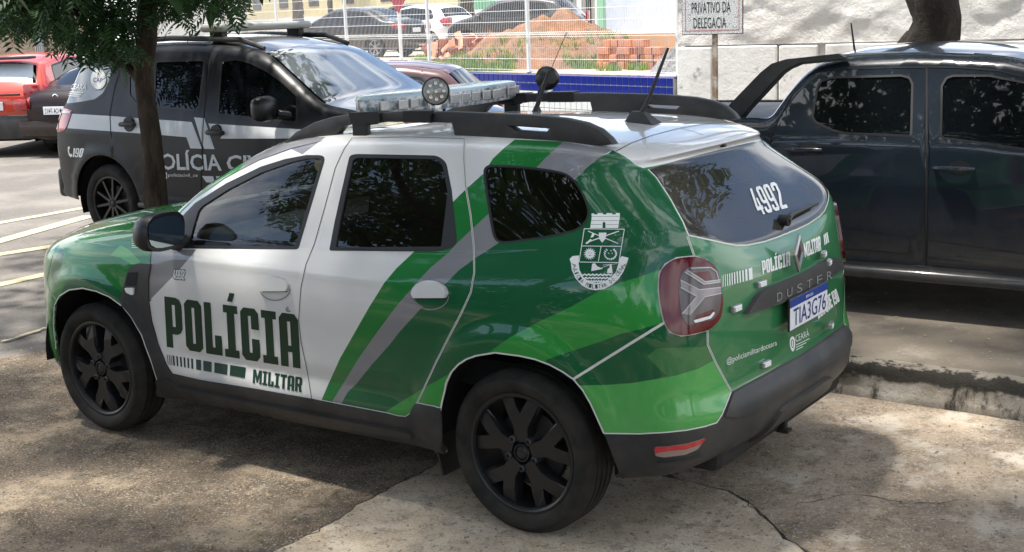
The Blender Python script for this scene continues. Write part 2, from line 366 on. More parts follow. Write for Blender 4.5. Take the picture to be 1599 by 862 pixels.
# block letters of the police livery: unit cell w x 1, y up
def R4(x0, y0, x1, y1): return [(x0, y0), (x1, y0), (x1, y1), (x0, y1)]
BLK = {
 'P': (.62, [([(0, 0), (.24, 0), (.24, .27), (.42, .27), (.55, .31), (.62, .40), (.62, .86), (.55, .96), (.42, 1), (0, 1)], [[(.26, .42), (.37, .42), (.37, .85), (.26, .85)]])]),
 'O': (.62, [([(.12, 0), (.50, 0), (.62, .09), (.62, .91), (.50, 1), (.12, 1), (0, .91), (0, .09)], [[(.26, .15), (.36, .15), (.36, .85), (.26, .85)]])]),
 'L': (.58, [([(0, 0), (.58, 0), (.58, .38), (.34, .38), (.34, .14), (.25, .14), (.25, 1), (0, 1)], [])]),
 'I': (.50, [([(0, 0), (.50, 0), (.50, .15), (.38, .15), (.38, .85), (.50, .85), (.50, 1), (0, 1), (0, .85), (.12, .85), (.12, .15), (0, .15)], [])]),
 'C': (.62, [([(.12, 0), (.50, 0), (.62, .09), (.62, .42), (.36, .42), (.36, .15), (.26, .15), (.26, .85), (.36, .85), (.36, .6), (.62, .6), (.62, .91), (.50, 1), (.12, 1), (0, .91), (0, .09)], [])]),
 'A': (.64, [([(0, 0), (.25, 0), (.25, .28), (.39, .28), (.39, 0), (.64, 0), (.64, .90), (.52, 1), (.12, 1), (0, .90)], [[(.27, .40), (.37, .40), (.37, .85), (.27, .85)]])]),
 'M': (.92, [([(0, 0), (.24, 0), (.24, .55), (.38, .1), (.54, .1), (.68, .55), (.68, 0), (.92, 0), (.92, 1), (.62, 1), (.46, .5), (.30, 1), (0, 1)], [])]),
 'T': (.60, [([(.18, 0), (.42, 0), (.42, .8), (.60, .8), (.60, 1), (0, 1), (0, .8), (.18, .8)], [])]),
 'R': (.64, [([(0, 0), (.25, 0), (.25, .35), (.33, .35), (.39, 0), (.64, 0), (.56, .42), (.64, .52), (.64, .9), (.52, 1), (0, 1)], [[(.25, .55), (.38, .55), (.38, .84), (.25, .84)]])]),
 'D': (.62, [([(0, 0), (.48, 0), (.62, .10), (.62, .90), (.48, 1), (0, 1)], [[(.25, .16), (.37, .16), (.37, .84), (.25, .84)]])]),
 'S': (.60, [([(0, .09), (.12, 0), (.48, 0), (.60, .1), (.60, .5), (.5, .58), (.25, .66), (.25, .84), (.35, .84), (.35, .7), (.60, .7), (.60, .91), (.48, 1), (.12, 1), (0, .91), (0, .6), (.1, .5), (.35, .42), (.35, .16), (.25, .16), (.25, .32), (0, .32)], [])]),
 'Q': (.64, [([(.12, 0), (.42, 0), (.60, -.1), (.64, .03), (.62, .91), (.50, 1), (.12, 1), (0, .91), (0, .09)], [[(.26, .15), (.36, .15), (.36, .85), (.26, .85)]])]),
 'U': (.62, [([(.12, 0), (.50, 0), (.62, .09), (.62, 1), (.36, 1), (.36, .15), (.26, .15), (.26, 1), (0, 1), (0, .09)], [])]),
 'E': (.54, [([(0, 0), (.54, 0), (.54, .17), (.25, .17), (.25, .42), (.5, .42), (.5, .58), (.25, .58), (.25, .83), (.54, .83), (.54, 1), (0, 1)], [])]),
 'Ê': None, 'Í': None, '9': (.58, [([(0, .09), (.12, 0), (.46, 0), (.58, .09), (.58, .91), (.46, 1), (.12, 1), (0, .91), (0, .45), (.12, .36), (.38, .36), (.38, .12), (.20, .12), (.20, .24), (0, .24)], [[(.20, .48), (.38, .48), (.38, .88), (.20, .88)]])]),
 '4': (.58, [([(.32, 0), (.5, 0), (.5, .18), (.58, .18), (.58, .32), (.5, .32), (.5, .62), (.34, .62), (.34, .32), (.19, .32), (.40, 1), (.20, 1), (0, .32), (0, .18), (.32, .18)], [])]),
 '2': (.58, [([(0, 0), (.58, 0), (.58, .13), (.22, .13), (.54, .55), (.58, .65), (.58, .91), (.46, 1), (.12, 1), (0, .91), (0, .7), (.20, .7), (.20, .87), (.38, .87), (.38, .62), (0, .14)], [])])}
BLK['Í'] = (.50, BLK['I'][1] + [([(.16, 1.07), (.34, 1.07), (.44, 1.24), (.26, 1.24)], [])])
BLK['Ê'] = BLK['E']
def block(txt, gap=.09, space=.5):
    """outlines of a word in unit height; returns polys and width"""
    x = 0; out = []
    for ch in txt:
        if ch == ' ': x += space; continue
        w, ps = BLK[ch]
        for P, H in ps: out.append((np.array([(a + x, b) for a, b in P]), [np.array([(a + x, b) for a, b in h]) for h in H]))
        x += w + gap
    return out, x - gap
def quadmap(polys, w, h, quad, mi=0):
    """quad: bottom-left, bottom-right, top-right, top-left in photo pixels"""
    f = homog([(0, 0), (w, 0), (w, h), (0, h)], quad)
    return [(f(P), [f(q) for q in H], mi) for P, H in polys]
# ================================================================= the setting
def nodes(name, rough=.9):
    m = bpy.data.materials.new(name); m.use_nodes = True; nt = m.node_tree; b = nt.nodes['Principled BSDF']; b.inputs['Roughness'].default_value = rough; b.inputs['Specular IOR Level'].default_value = .25
    return m, nt, b
def layered(name, base, layers, rough=.9, bumps=((40, .3, .01),), coord='Object'):
    """base colour with noise-masked layers: (colour, scale, low, high, detail, strength)"""
    m, nt, b = nodes(name, rough); N = nt.nodes; L = nt.links; tc = N.new('ShaderNodeTexCoord'); prev = None
    for i, (col, scale, lo, hi, det, st) in enumerate(layers):
        sc_ = scale if hasattr(scale, '__len__') else (scale,) * 3
        mp = N.new('ShaderNodeMapping'); mp.inputs['Scale'].default_value = sc_; mp.inputs['Location'].default_value = (i * 3.7, i * 1.3, i * 2.1)
        nz = N.new('ShaderNodeTexNoise'); nz.inputs['Scale'].default_value = 1; nz.inputs['Detail'].default_value = det; nz.inputs['Roughness'].default_value = .65
        rp = N.new('ShaderNodeMapRange'); rp.inputs[1].default_value = lo; rp.inputs[2].default_value = hi; rp.inputs[3].default_value = 0; rp.inputs[4].default_value = st
        mx = N.new('ShaderNodeMix'); mx.data_type = 'RGBA'; mx.inputs['B'].default_value = rgb(col)
        L.new(tc.outputs[coord], mp.inputs[0]); L.new(mp.outputs[0], nz.inputs[0]); L.new(nz.outputs[0], rp.inputs[0]); L.new(rp.outputs[0], mx.inputs['Factor'])
        if prev is None: mx.inputs['A'].default_value = rgb(base)
        else: L.new(prev, mx.inputs['A'])
        prev = mx.outputs['Result']
    if prev is not None: L.new(prev, b.inputs['Base Color'])
    else: b.inputs['Base Color'].default_value = rgb(base)
    pn = None
    for s_, st, ds_ in bumps:
        nz = N.new('ShaderNodeTexNoise'); nz.inputs['Scale'].default_value = s_; nz.inputs['Detail'].default_value = 8; nz.inputs['Roughness'].default_value = .7; bp = N.new('ShaderNodeBump'); bp.inputs['Strength'].default_value = st; bp.inputs['Distance'].default_value = ds_
        L.new(tc.outputs[coord], nz.inputs[0]); L.new(nz.outputs[0], bp.inputs['Height'])
        if pn is not None: L.new(pn, bp.inputs['Normal'])
        pn = bp.outputs[0]
    L.new(pn, b.inputs['Normal']); return m
S_ = dict(
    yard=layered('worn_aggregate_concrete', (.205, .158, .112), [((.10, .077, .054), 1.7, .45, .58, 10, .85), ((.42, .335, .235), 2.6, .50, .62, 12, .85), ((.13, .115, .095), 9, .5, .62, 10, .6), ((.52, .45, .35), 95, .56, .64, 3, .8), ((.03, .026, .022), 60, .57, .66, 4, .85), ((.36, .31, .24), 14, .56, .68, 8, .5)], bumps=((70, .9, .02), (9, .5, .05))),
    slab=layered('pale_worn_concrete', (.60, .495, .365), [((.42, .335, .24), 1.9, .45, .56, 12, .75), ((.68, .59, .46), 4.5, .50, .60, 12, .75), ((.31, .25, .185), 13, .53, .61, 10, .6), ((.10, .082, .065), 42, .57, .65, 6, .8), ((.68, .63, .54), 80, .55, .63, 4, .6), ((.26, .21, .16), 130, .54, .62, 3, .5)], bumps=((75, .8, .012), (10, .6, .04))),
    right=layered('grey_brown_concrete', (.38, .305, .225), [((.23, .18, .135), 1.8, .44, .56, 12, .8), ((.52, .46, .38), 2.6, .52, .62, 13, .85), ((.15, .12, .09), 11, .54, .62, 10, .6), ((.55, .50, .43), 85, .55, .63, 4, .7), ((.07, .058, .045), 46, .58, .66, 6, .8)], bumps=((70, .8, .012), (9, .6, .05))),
    road=layered('sunlit_asphalt', (.13, .12, .108), [((.24, .22, .195), .8, .45, .7, 8, .8), ((.30, .28, .25), 70, .58, .7, 2, .6), ((.05, .048, .045), 60, .58, .7, 2, .6)], bumps=((90, .5, .01),)),
    line=layered('worn_road_paint', (.48, .42, .27), [((.24, .21, .17), 9, .5, .68, 8, .8)], bumps=((60, .3, .005),)),
    kerb=layered('stained_kerb', (.24, .215, .18), [((.022, .021, .019), (1.6, 1, 1.0), .40, .58, 10, .88), ((.36, .33, .29), 4, .55, .68, 8, .7), ((.012, .012, .011), (9, 9, 3), .52, .66, 8, .85)], bumps=((30, .7, .03), (5, .5, .05))),
    kerbdark=layered('blackened_kerb_edge', (.018, .017, .015), [((.15, .135, .11), 9, .56, .70, 10, .7)], bumps=((40, .7, .02),)),
    pave=layered('raised_pavement', (.17, .145, .115), [((.07, .062, .054), 1.2, .45, .65, 8, .8), ((.27, .25, .21), 2.3, .55, .72, 10, .7), ((.34, .31, .27), 50, .62, .7, 3, .5)], bumps=((50, .5, .015), (7, .3, .03))),
    plaster=layered('rough_white_plaster', (.74, .72, .68), [((.56, .53, .48), 2.2, .45, .7, 9, .6), ((.24, .21, .17), 2.0, .63, .74, 12, .8)], bumps=((4.5, .8, .10), (16, .7, .03))),
    plaster2=layered('whitewashed_wall', (.76, .75, .71), [((.40, .37, .33), 1.3, .5, .7, 8, .7), ((.07, .065, .06), 2.6, .61, .70, 10, .85)], bumps=((5, .4, .04),)),
    stone=layered('brown_stone_wall', (.47, .36, .26), [((.33, .23, .16), 3, .45, .6, 6, .8), ((.56, .48, .38), 8, .55, .65, 5, .7)], bumps=((7, 1.0, .15),)),
    dirt=layered('orange_dirt', (.30, .15, .085), [((.40, .24, .15), 2.5, .45, .65, 8, .8), ((.15, .11, .06), 3, .52, .66, 8, .8)], bumps=((9, .9, .12), (30, .8, .04))),
    lot=layered('pale_dirt_lot', (.44, .37, .29), [((.30, .22, .15), .7, .45, .6, 8, .8)], bumps=((9, .5, .03),)),
    bark=layered('brown_bark', (.085, .062, .043), [((.028, .021, .016), (14, 14, 3), .42, .62, 8, .9), ((.15, .12, .09), (9, 9, 2), .58, .72, 8, .6)], bumps=((16, 1.0, .05),)),
    bark2=layered('grey_bark', (.045, .037, .03), [((.03, .025, .02), (5, 5, 1.4), .42, .62, 8, .9), ((.10, .085, .07), (4, 4, 1.2), .58, .72, 8, .7)], bumps=((7, 1.0, .12),)))
def leafmat(name, a, b_):
    m, nt, b = nodes(name, .5); N = nt.nodes; L = nt.links; oi = N.new('ShaderNodeTexCoord'); nz = N.new('ShaderNodeTexNoise'); nz.inputs['Scale'].default_value = 5; rp = N.new('ShaderNodeValToRGB')
    rp.color_ramp.elements[0].position = .35; rp.color_ramp.elements[1].position = .65; rp.color_ramp.elements[0].color = rgb(a); rp.color_ramp.elements[1].color = rgb(b_)
    L.new(oi.outputs['Object'], nz.inputs[0]); L.new(nz.outputs[0], rp.inputs[0]); L.new(rp.outputs[0], b.inputs['Base Color'])
    tr = N.new('ShaderNodeBsdfTranslucent'); L.new(rp.outputs[0], tr.inputs[0]); mx = N.new('ShaderNodeMixShader'); mx.inputs[0].default_value = .3; L.new(b.outputs[0], mx.inputs[1]); L.new(tr.outputs[0], mx.inputs[2]); L.new(mx.outputs[0], N['Material Output'].inputs[0])
    return m
S_['leaf'] = leafmat('neem_leaf', (.022, .060, .020), (.050, .105, .035)); S_['leaf2'] = leafmat('broad_leaf', (.03, .07, .018), (.07, .13, .03)); S_['grass'] = leafmat('grass_blade', (.10, .20, .03), (.22, .32, .08))
def sheet(name, P, z, m, parent=None, thick=0.0, kind='structure', div=0):
    mb = MB()
    if thick: mb.prism(P, z - thick, z)
    else: mb.add([(x, y, z) for x, y in P], [tuple(range(len(P)))])
    o = mb.build(name, m, parent); 
    if kind: o['kind'] = kind
    return o
G2 = lambda pts, z=0.0: [tuple(gnd(u, v, z)[:2]) for u, v in pts]
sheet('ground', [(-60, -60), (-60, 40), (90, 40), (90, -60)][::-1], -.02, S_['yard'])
# the road beyond the yard, sunlit
sheet('road', [(3.9, 30), (3.9, .4), (4.6, -.8), (6.2, -2.2), (6.0, -13), (60, -30), (60, 30)][::-1], -.012, S_['road'])
for k, (a, b, w) in enumerate((((-40, 354), (140, 322), .15), ((-40, 386), (140, 336), .20), ((-40, 402), (110, 379), .17), ((-40, 452), (84, 424), .15))):
    A = gnd(*a)[:2]; B = gnd(*b)[:2]; d = (B - A) / np.linalg.norm(B - A); n_ = np.array([-d[1], d[0]]) * w / 2
    P = [tuple(A + n_), tuple(B + n_), tuple(B - n_), tuple(A - n_)]
    if (P[1][0] - P[0][0]) * (P[2][1] - P[1][1]) - (P[1][1] - P[0][1]) * (P[2][0] - P[1][0]) < 0: P = P[::-1]
    sheet('road_marking', P, -.006, S_['line'])
def wob(P, amp, n, seed):
    P = dense(P, np.inf if 0 else n); r = np.random.default_rng(seed); return [tuple(p + r.normal(0, amp, 2)) for p in P]
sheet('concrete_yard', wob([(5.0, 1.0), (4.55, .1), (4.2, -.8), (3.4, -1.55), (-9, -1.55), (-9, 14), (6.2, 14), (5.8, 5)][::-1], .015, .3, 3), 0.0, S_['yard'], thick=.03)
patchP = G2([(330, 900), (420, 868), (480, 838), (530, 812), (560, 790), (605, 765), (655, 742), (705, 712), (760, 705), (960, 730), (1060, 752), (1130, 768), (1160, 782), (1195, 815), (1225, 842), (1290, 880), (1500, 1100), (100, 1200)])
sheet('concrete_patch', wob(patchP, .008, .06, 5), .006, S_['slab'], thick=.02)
rp_ = G2([(1000, 700), (1090, 640), (1215, 596), (1300, 611), (1620, 663), (1900, 900), (1500, 1100), (1300, 880), (1228, 840), (1200, 812), (1165, 780), (1135, 765), (1060, 749)])
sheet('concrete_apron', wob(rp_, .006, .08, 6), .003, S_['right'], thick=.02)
# crack across the apron
def crack(name, P, w, z, m):
    Q = dense(G2(P), .04, False); r = np.random.default_rng(len(P)); Q = Q + r.normal(0, .008, Q.shape); mb = MB(); n = len(Q); T = np.gradient(Q, axis=0); Nn = np.stack([-T[:, 1], T[:, 0]], 1); Nn /= np.linalg.norm(Nn, axis=1)[:, None] + 1e-9; ww = w * (.4 + .8 * r.random(n))[:, None]
    mb.add([(*p, z) for p in Q + Nn * ww] + [(*p, z) for p in Q - Nn * ww], [(i, n + i, n + i + 1, i + 1) for i in range(n - 1)]); o = mb.build(name, m); o['kind'] = 'structure'
dk_ = mat('crack_shadow_dirt', (.03, .025, .02), rough=1)
crack('ground_crack', [(1133, 768), (1160, 780), (1192, 810), (1222, 838), (1262, 870)], .004, .0085, dk_); crack('ground_crack', [(480, 838), (530, 812), (560, 790), (605, 765), (655, 742), (700, 714)], .003, .0075, dk_)
crack('ground_crack', [(0, 535), (40, 522), (72, 512)], .02, .004, S_['line'])
crack('ground_crack', [(1240, 790), (1330, 770), (1420, 790), (1500, 782)], .0025, .0045, dk_)
# raised pavement with its old kerb
kz = .19; kx0, kx1 = -14, 3.6
sheet('pavement', [(kx0, -1.62), (kx1, -1.62), (kx1, -13), (kx0, -13)][::-1], kz, S_['pave'], thick=.2)
def kerb_material():
    m, nt, b = nodes('blackened_old_kerb', .9); N = nt.nodes; L = nt.links; tc = N.new('ShaderNodeTexCoord'); sp = N.new('ShaderNodeSeparateXYZ'); L.new(tc.outputs['Object'], sp.inputs[0])
    def nz(scale, det=10, rough=.68):
        mp = N.new('ShaderNodeMapping'); mp.inputs['Scale'].default_value = scale; n = N.new('ShaderNodeTexNoise'); n.inputs['Scale'].default_value = 1; n.inputs['Detail'].default_value = det; n.inputs['Roughness'].default_value = rough; L.new(tc.outputs['Object'], mp.inputs[0]); L.new(mp.outputs[0], n.inputs[0]); return n.outputs[0]
    def rng(x, a, b_, lo=0, hi=1): r = N.new('ShaderNodeMapRange'); r.inputs[1].default_value = a; r.inputs[2].default_value = b_; r.inputs[3].default_value = lo; r.inputs[4].default_value = hi; L.new(x, r.inputs[0]); return r.outputs[0]
    def mix(f, a, c): x = N.new('ShaderNodeMix'); x.data_type = 'RGBA'; L.new(f, x.inputs['Factor']); (L.new(a, x.inputs['A']) if not isinstance(a, tuple) else setattr(x.inputs['A'], 'default_value', rgb(a))); x.inputs['B'].default_value = rgb(c); return x.outputs['Result']
    base = mix(rng(nz((5, 5, 5)), .42, .66), (.22, .195, .16), (.40, .37, .32)); base = mix(rng(nz((60, 60, 60), 4), .60, .70, 0, .7), base, (.06, .052, .045))
    add = N.new('ShaderNodeMath'); add.operation = 'ADD'; L.new(rng(sp.outputs['Z'], .05, .15, -.12, .26), add.inputs[0]); L.new(nz((3.2, 9, 5)), add.inputs[1]); k1 = rng(add.outputs[0], .50, .60, 0, .93); base = mix(k1, base, (.016, .015, .013))
    base = mix(rng(nz((9, 9, 3)), .54, .63, 0, .9), base, (.02, .019, .016)); a2 = N.new('ShaderNodeMath'); a2.operation = 'ADD'; L.new(rng(sp.outputs['Z'], .165, .195, -.2, .14), a2.inputs[0]); L.new(nz((16, 16, 16)), a2.inputs[1]); base = mix(rng(a2.outputs[0], .50, .60, 0, .9), base, (.27, .24, .195))
    L.new(base, b.inputs['Base Color']); bp = N.new('ShaderNodeBump'); bp.inputs['Strength'].default_value = .9; bp.inputs['Distance'].default_value = .02; L.new(nz((26, 26, 26), 10, .75), bp.inputs['Height']); L.new(bp.outputs[0], b.inputs['Normal']); return m
kb = MB(); n = 900; xs_ = np.linspace(kx0, kx1, n); prof = [(-1.530, -.02), (-1.537, .03), (-1.545, .048), (-1.552, .06), (-1.550, .10), (-1.553, .135), (-1.560, .163), (-1.575, .182), (-1.60, .190), (-1.66, kz + .003)]; K9 = len(prof)
vs = []; fs = []
for i, x in enumerate(xs_):
    for j, (y, z) in enumerate(prof):
        w_ = 0 if j in (0, K9 - 1) else 1; e = w_ * (.020 * noise.fractal((x * 2.4, z * 9, 1), 1, 2, 5) - .010 * max(0, noise.noise((x * 1.3, 7, 7))) * (j > 4)); vs.append((x, y + e, z + w_ * .010 * noise.fractal((x * 5, j * .8, 9), 1, 2, 3) * (j != K9 - 1)))
for i in range(n - 1):
    for j in range(K9 - 1): fs.append((i * K9 + j, (i + 1) * K9 + j, (i + 1) * K9 + j + 1, i * K9 + j + 1))
kb.add(vs, fs); o = kb.build('kerb', kerb_material(), None, True, 80); o['kind'] = 'structure'
for x in (-1.75, -5.2, 1.4): crack_ = MB(); crack_.box((x, -6.5, kz + .003), (.02, 9.8, .004)); o = crack_.build('pavement_joint', dk_); o['kind'] = 'structure'
# fallen leaves
lf = MB(); r = np.random.default_rng(11)
for k in range(520):
    x, y = r.uniform(-2.6, 5.0), r.uniform(-1.4, 4.2); z = .012
    if r.random() < .25: x, y, z = r.uniform(-5, .5), r.uniform(-3.4, -1.65), kz + .006
    a = r.uniform(0, 2 * PI); l = r.uniform(.006, .018); w = l * .35; c_, s_ = math.cos(a), math.sin(a)
    lf.add([(x - l * c_, y - l * s_, z), (x + w * s_, y - w * c_, z + .004), (x + l * c_, y + l * s_, z + .002), (x - w * s_, y + w * c_, z + .004)], [(0, 1, 2, 3)])
tag(lf.build('fallen_leaves', mat('dry_leaf', (.42, .36, .14), rough=.8)), 'tiny yellow dry leaves scattered over the concrete yard', 'leaves', kind='stuff')
gr = MB()
for k in range(1500):
    x, y = r.uniform(-2.6, 5.0), r.uniform(-1.4, 4.3); z = .006; l = r.uniform(.003, .009); a = r.uniform(0, 6.3)
    gr.add([(x + l * math.cos(a + t), y + l * math.sin(a + t), z) for t in (0, 2.1, 4.2)] + [(x, y, z + l * .9)], [(0, 1, 3), (1, 2, 3), (2, 0, 3)])
tag(gr.build('gravel', mat('loose_grit', (.2, .175, .145), rough=.9)), 'loose grit and small stones on the concrete yard', 'gravel', kind='stuff')

# ---- the boundary: tiled retaining wall with a mesh fence on it
WA = np.array([6.92, -13.55]); WBp = np.array([13.7, -15.65]); wd = (WBp - WA) / np.linalg.norm(WBp - WA); wn = np.array([-wd[1], wd[0]]); wn = wn if wn[1] > 0 else -wn
WANG = math.atan2(wd[1], wd[0]); zt_ = .97; wallL = 19.0
wall = thing('retaining_wall', 'low retaining wall faced with blue tiles above white tiles under the mesh fence', 'tiled wall', (WA[0], WA[1], 0), WANG)
m = MB(); m.box((wallL / 2, -.13, zt_ / 2 - .1), (wallL, .25, zt_ + .17)); m.build('wall_core', mat('tile_grout', (.42, .42, .42), rough=.9), wall)
tb = mat('blue_glazed_tile', (.010, .018, .20), rough=.16, coat=.5, var=((.012, .03, .22), 3)); tw = mat('white_glazed_tile', (.66, .68, .66), rough=.2, coat=.4)
def tilemesh(w, h, t, mt, nm):
    q = MB(); q.box((0, 0, 0), (w, t, h), bev=.005); return q.mesh(nm, mt)
mb_ = tilemesh(.137, .137, .014, tb, 'tile_blue'); mw_ = tilemesh(.139, .139, .014, tw, 'tile_white')
vis = 58
for i in range(vis):
    for j in range(2):
        o = obj('tile', mb_, wall); o.location = (.075 + i * .15, .0, zt_ - .012 - .075 - j * .15)
    for j in range(3):
        o = obj('tile', mw_, wall); o.location = (.075 + i * .15, .0, zt_ - .312 - .075 - j * .15)
rest = MB(); 
for i in range(vis, int(wallL / .15)):
    for j in range(5): rest.box((.075 + i * .15, 0, zt_ - .13 - j * .15), (.137, .014, .137), mi=0 if j < 2 else 1)
o = rest.build('tile_field', [tb, tw], wall); o['kind'] = 'stuff'
m = MB(); m.box((wallL / 2, -.14, zt_ - .02), (wallL, .25, .03), bev=.006); m.build('coping', tb, wall)
fen = thing('mesh_fence', 'white welded mesh fence with square posts standing on the tiled wall', 'fence', (WA[0], WA[1], zt_), WANG)
fw = mat('white_fence_paint', (.66, .67, .66), rough=.4)
def at_wall(u, z=1.2):    # pixel column -> distance along the wall
    P0 = np.array([WA[0], WA[1]]); best = min(np.arange(0, 19, .02), key=lambda t: abs(project((P0[0] + wd[0] * t, P0[1] + wd[1] * t, z))[0] - u)); return float(best)
def project(X):
    c = RM @ (np.array(X, float) - CP); return np.array([799.5 + FOC * c[0] / -c[2], 431 - FOC * c[1] / -c[2]])
pmesh = MB(); pmesh.box((0, 0, .98), (.06, .06, 1.96), bev=.006); pmesh.box((0, .01, .03), (.12, .12, .012)); pm_ = pmesh.mesh('post', fw)
posts = [at_wall(1056), at_wall(818), at_wall(663)]; gap_ = posts[2] - posts[1]; posts += [posts[2] + gap_ * k for k in (1, 2, 3, 4)]
for t in posts:
    if t < wallL: o = obj('post', pm_, fen); o.location = (t, -.12, 0)
hz_ = MB(); zz = [.06, .26, .46, .66, .70, .74, .94, 1.14, 1.34, 1.54, 1.74, 1.94]
wr = MB()
L0, L1 = posts[0], min(posts[-1], wallL - .1)
wires = np.arange(L0 + .04, L1, .055); near_ = 300
wm_ = MB(); pts_ = [(0, .0, 0.0), (0, 0, .62), (0, .05, .66), (0, .05, .70), (0, 0, .74), (0, 0, 1.94)]; wm_.tube(pts_, .0035, 4, cap=False); wmm = wm_.mesh('wire', fw)
for k, t in enumerate(wires[:292]): o = obj('wire', wmm, fen); o.location = (t, -.12, 0)
wf = MB()
for t in wires[292:]: wf.tube([(t, -.12 + p[1], p[2]) for p in pts_], .0035, 4, cap=False)
if wf.f: o = wf.build('wire_field', fw, fen); o['kind'] = 'stuff'
for z in zz: hz_ = MB(); hz_.tube([(L0, -.12 + (.05 if .65 < z < .72 else .004), z), (L1, -.12 + (.05 if .65 < z < .72 else .004), z)], .0040, 4, cap=False); hz_.build('cross_wire', fw, fen)
# ---- old plastered wall on the right
ow = thing('old_wall', 'old white wall of rough peeling plaster behind the dark pickup', 'wall', (6.85, -13.6, 0), PI + .10)
def grid_wall(name, x0, x1, z0, z1, y, m, par, amp, sx, n=(150, 50), seed=0):
    vs = []; fs = []; a, b = n
    for j in range(b + 1):
        for i in range(a + 1):
            x = x0 + (x1 - x0) * i / a; z = z0 + (z1 - z0) * j / b; vs.append((x, y + amp * noise.fractal((x * sx, z * sx * 1.5, seed), 1, 2, 4), z))
    for j in range(b):
        for i in range(a): q = j * (a + 1) + i; fs.append((q, q + a + 1, q + a + 2, q + 1))
    mb = MB(); mb.add(vs, fs); return mb.build(name, m, par, True, 80)
mc = MB(); mc.box((8, .16, 1.6), (16, .2, 3.2)); mc.build('wall_core', S_['plaster2'], ow)
grid_wall('upper_plaster', 0, 16, 1.46, 3.2, .0, S_['plaster'], ow, .028, 1.9, (260, 40)); 
pnl = [(0.0, .55), (.62, 1.62), (1.68, 2.25), (2.4, 4.2), (4.3, 6.5), (6.6, 9)]
for k, (a, b) in enumerate(pnl):
    m = MB(); m.box(((a + b) / 2, .03, .70), (b - a + .03, .12, 1.46 + .02 * (k % 2)), bev=.02); m.build('plaster_panel', S_['plaster2'], ow)
# ---- sign on its post
sg = thing('car_park_sign', 'white metal sign reading PRIVATIVO DA DELEGACIA on a rusty post', 'sign', (0, 0, 0))
ys = -12.6; a = on_plane(1065, 52, 1, ys); b = on_plane(1160, 56, 1, ys); x1_, x0_ = a[0], b[0]; zb_ = (a[2] + b[2]) / 2; W_ = x1_ - x0_; H_ = .78
tilt = (b[2] - a[2]) / W_
m = MB(); m.box(((x0_ + x1_) / 2, ys - .012, zb_ + H_ / 2), (W_, .022, H_), bev=.003); pnl_ = m.build('sign_board', mat('rusty_edge', (.12, .06, .04), rough=.7), sg)
cm, nt, bs_ = nodes('crazed_white_sign', .4); vo = nt.nodes.new('ShaderNodeTexVoronoi'); vo.feature = 'DISTANCE_TO_EDGE'; vo.inputs['Scale'].default_value = 34; tc_ = nt.nodes.new('ShaderNodeTexCoord'); rp2 = nt.nodes.new('ShaderNodeValToRGB'); rp2.color_ramp.elements[0].position = .02; rp2.color_ramp.elements[1].position = .09; rp2.color_ramp.elements[0].color = (.22, .22, .21, 1); rp2.color_ramp.elements[1].color = (.66, .68, .68, 1)
nt.links.new(tc_.outputs['Object'], vo.inputs[0]); nt.links.new(vo.outputs[0], rp2.inputs[0]); nt.links.new(rp2.outputs[0], bs_.inputs['Base Color'])
def flat_xz(name, P, y, m, par): mb = MB(); mb.add([(x, y, z) for x, z in P], [tuple(range(len(P)))]); return mb.build(name, m, par)
flat_xz('sign_face', [(x1_ - .01, zb_ + .012), (x0_ + .01, zb_ + .012), (x0_ + .01, zb_ + H_ - .01), (x1_ - .01, zb_ + H_ - .01)], ys + .0012, cm, pnl_)
red_ = mat('faded_red_line', (.45, .16, .17), rough=.6); e_ = .055; t_ = .012
for P in ([(x1_ - e_, zb_ + e_), (x0_ + e_, zb_ + e_), (x0_ + e_, zb_ + e_ + t_), (x1_ - e_, zb_ + e_ + t_)], [(x0_ + e_ + t_, zb_ + e_), (x0_ + e_, zb_ + e_), (x0_ + e_, zb_ + H_ - e_), (x0_ + e_ + t_, zb_ + H_ - e_)], [(x1_ - e_, zb_ + e_), (x1_ - e_ - t_, zb_ + e_), (x1_ - e_ - t_, zb_ + H_ - e_), (x1_ - e_, zb_ + H_ - e_)]): flat_xz('border_line', P, ys + .0030, red_, pnl_)
def xz_words(txt, xl, xr, z0, z1, y, m, par, bold=.0, name='lettering'):
    gp, wh = glyphs(txt, bold, 2); mb = MB()
    for P, H in gp:
        rings = [P] + H; A = np.concatenate(rings); E = []; n = 0
        for q in rings: E += [(n + i, n + (i + 1) % len(q)) for i in range(len(q))]; n += len(q)
        r_ = delaunay_2d_cdt([Vector(p) for p in A], E, [], 0, 1e-6); V = np.array([tuple(p) for p in r_[0]]); T = np.array([q for q in r_[2] if len(q) == 3]); c_ = V[T].mean(1); ok = in_poly(c_, P)
        for q in H: ok &= ~in_poly(c_, q)
        mb.add([(xl + (xr - xl) * a_, y, z0 + (z1 - z0) * b_) for a_, b_ in V], [tuple(map(int, q[::-1])) for q in T[ok]])
    return mb.build(name, m, par)
zr = lambda v: on_plane(1110, v, 1, ys)[2]
xz_words('PRIVATIVO DA', on_plane(1080, 10, 1, ys)[0], on_plane(1141, 10, 1, ys)[0], zr(20.5), zr(3), ys + .004, M_['blk'], pnl_, .008); xz_words('DELEGACIA', on_plane(1083, 35, 1, ys)[0], on_plane(1134, 35, 1, ys)[0], zr(44), zr(27), ys + .004, M_['blk'], pnl_, .008)
xz_words('ESTACIONAMENTO', on_plane(1078, 10, 1, ys)[0], on_plane(1146, 10, 1, ys)[0], zr(-5), zr(-20), ys + .004, M_['blk'], pnl_, .008)
m = MB(); xp = on_plane(1114, 60, 1, ys)[0]; m.box((xp, ys - .055, 1.1), (.075, .06, 2.2), bev=.008); m.build('sign_post', layered('rusty_post', (.22, .16, .11), [((.45, .42, .38), 6, .45, .6, 6, .9)], bumps=((20, .4, .01),)), sg)

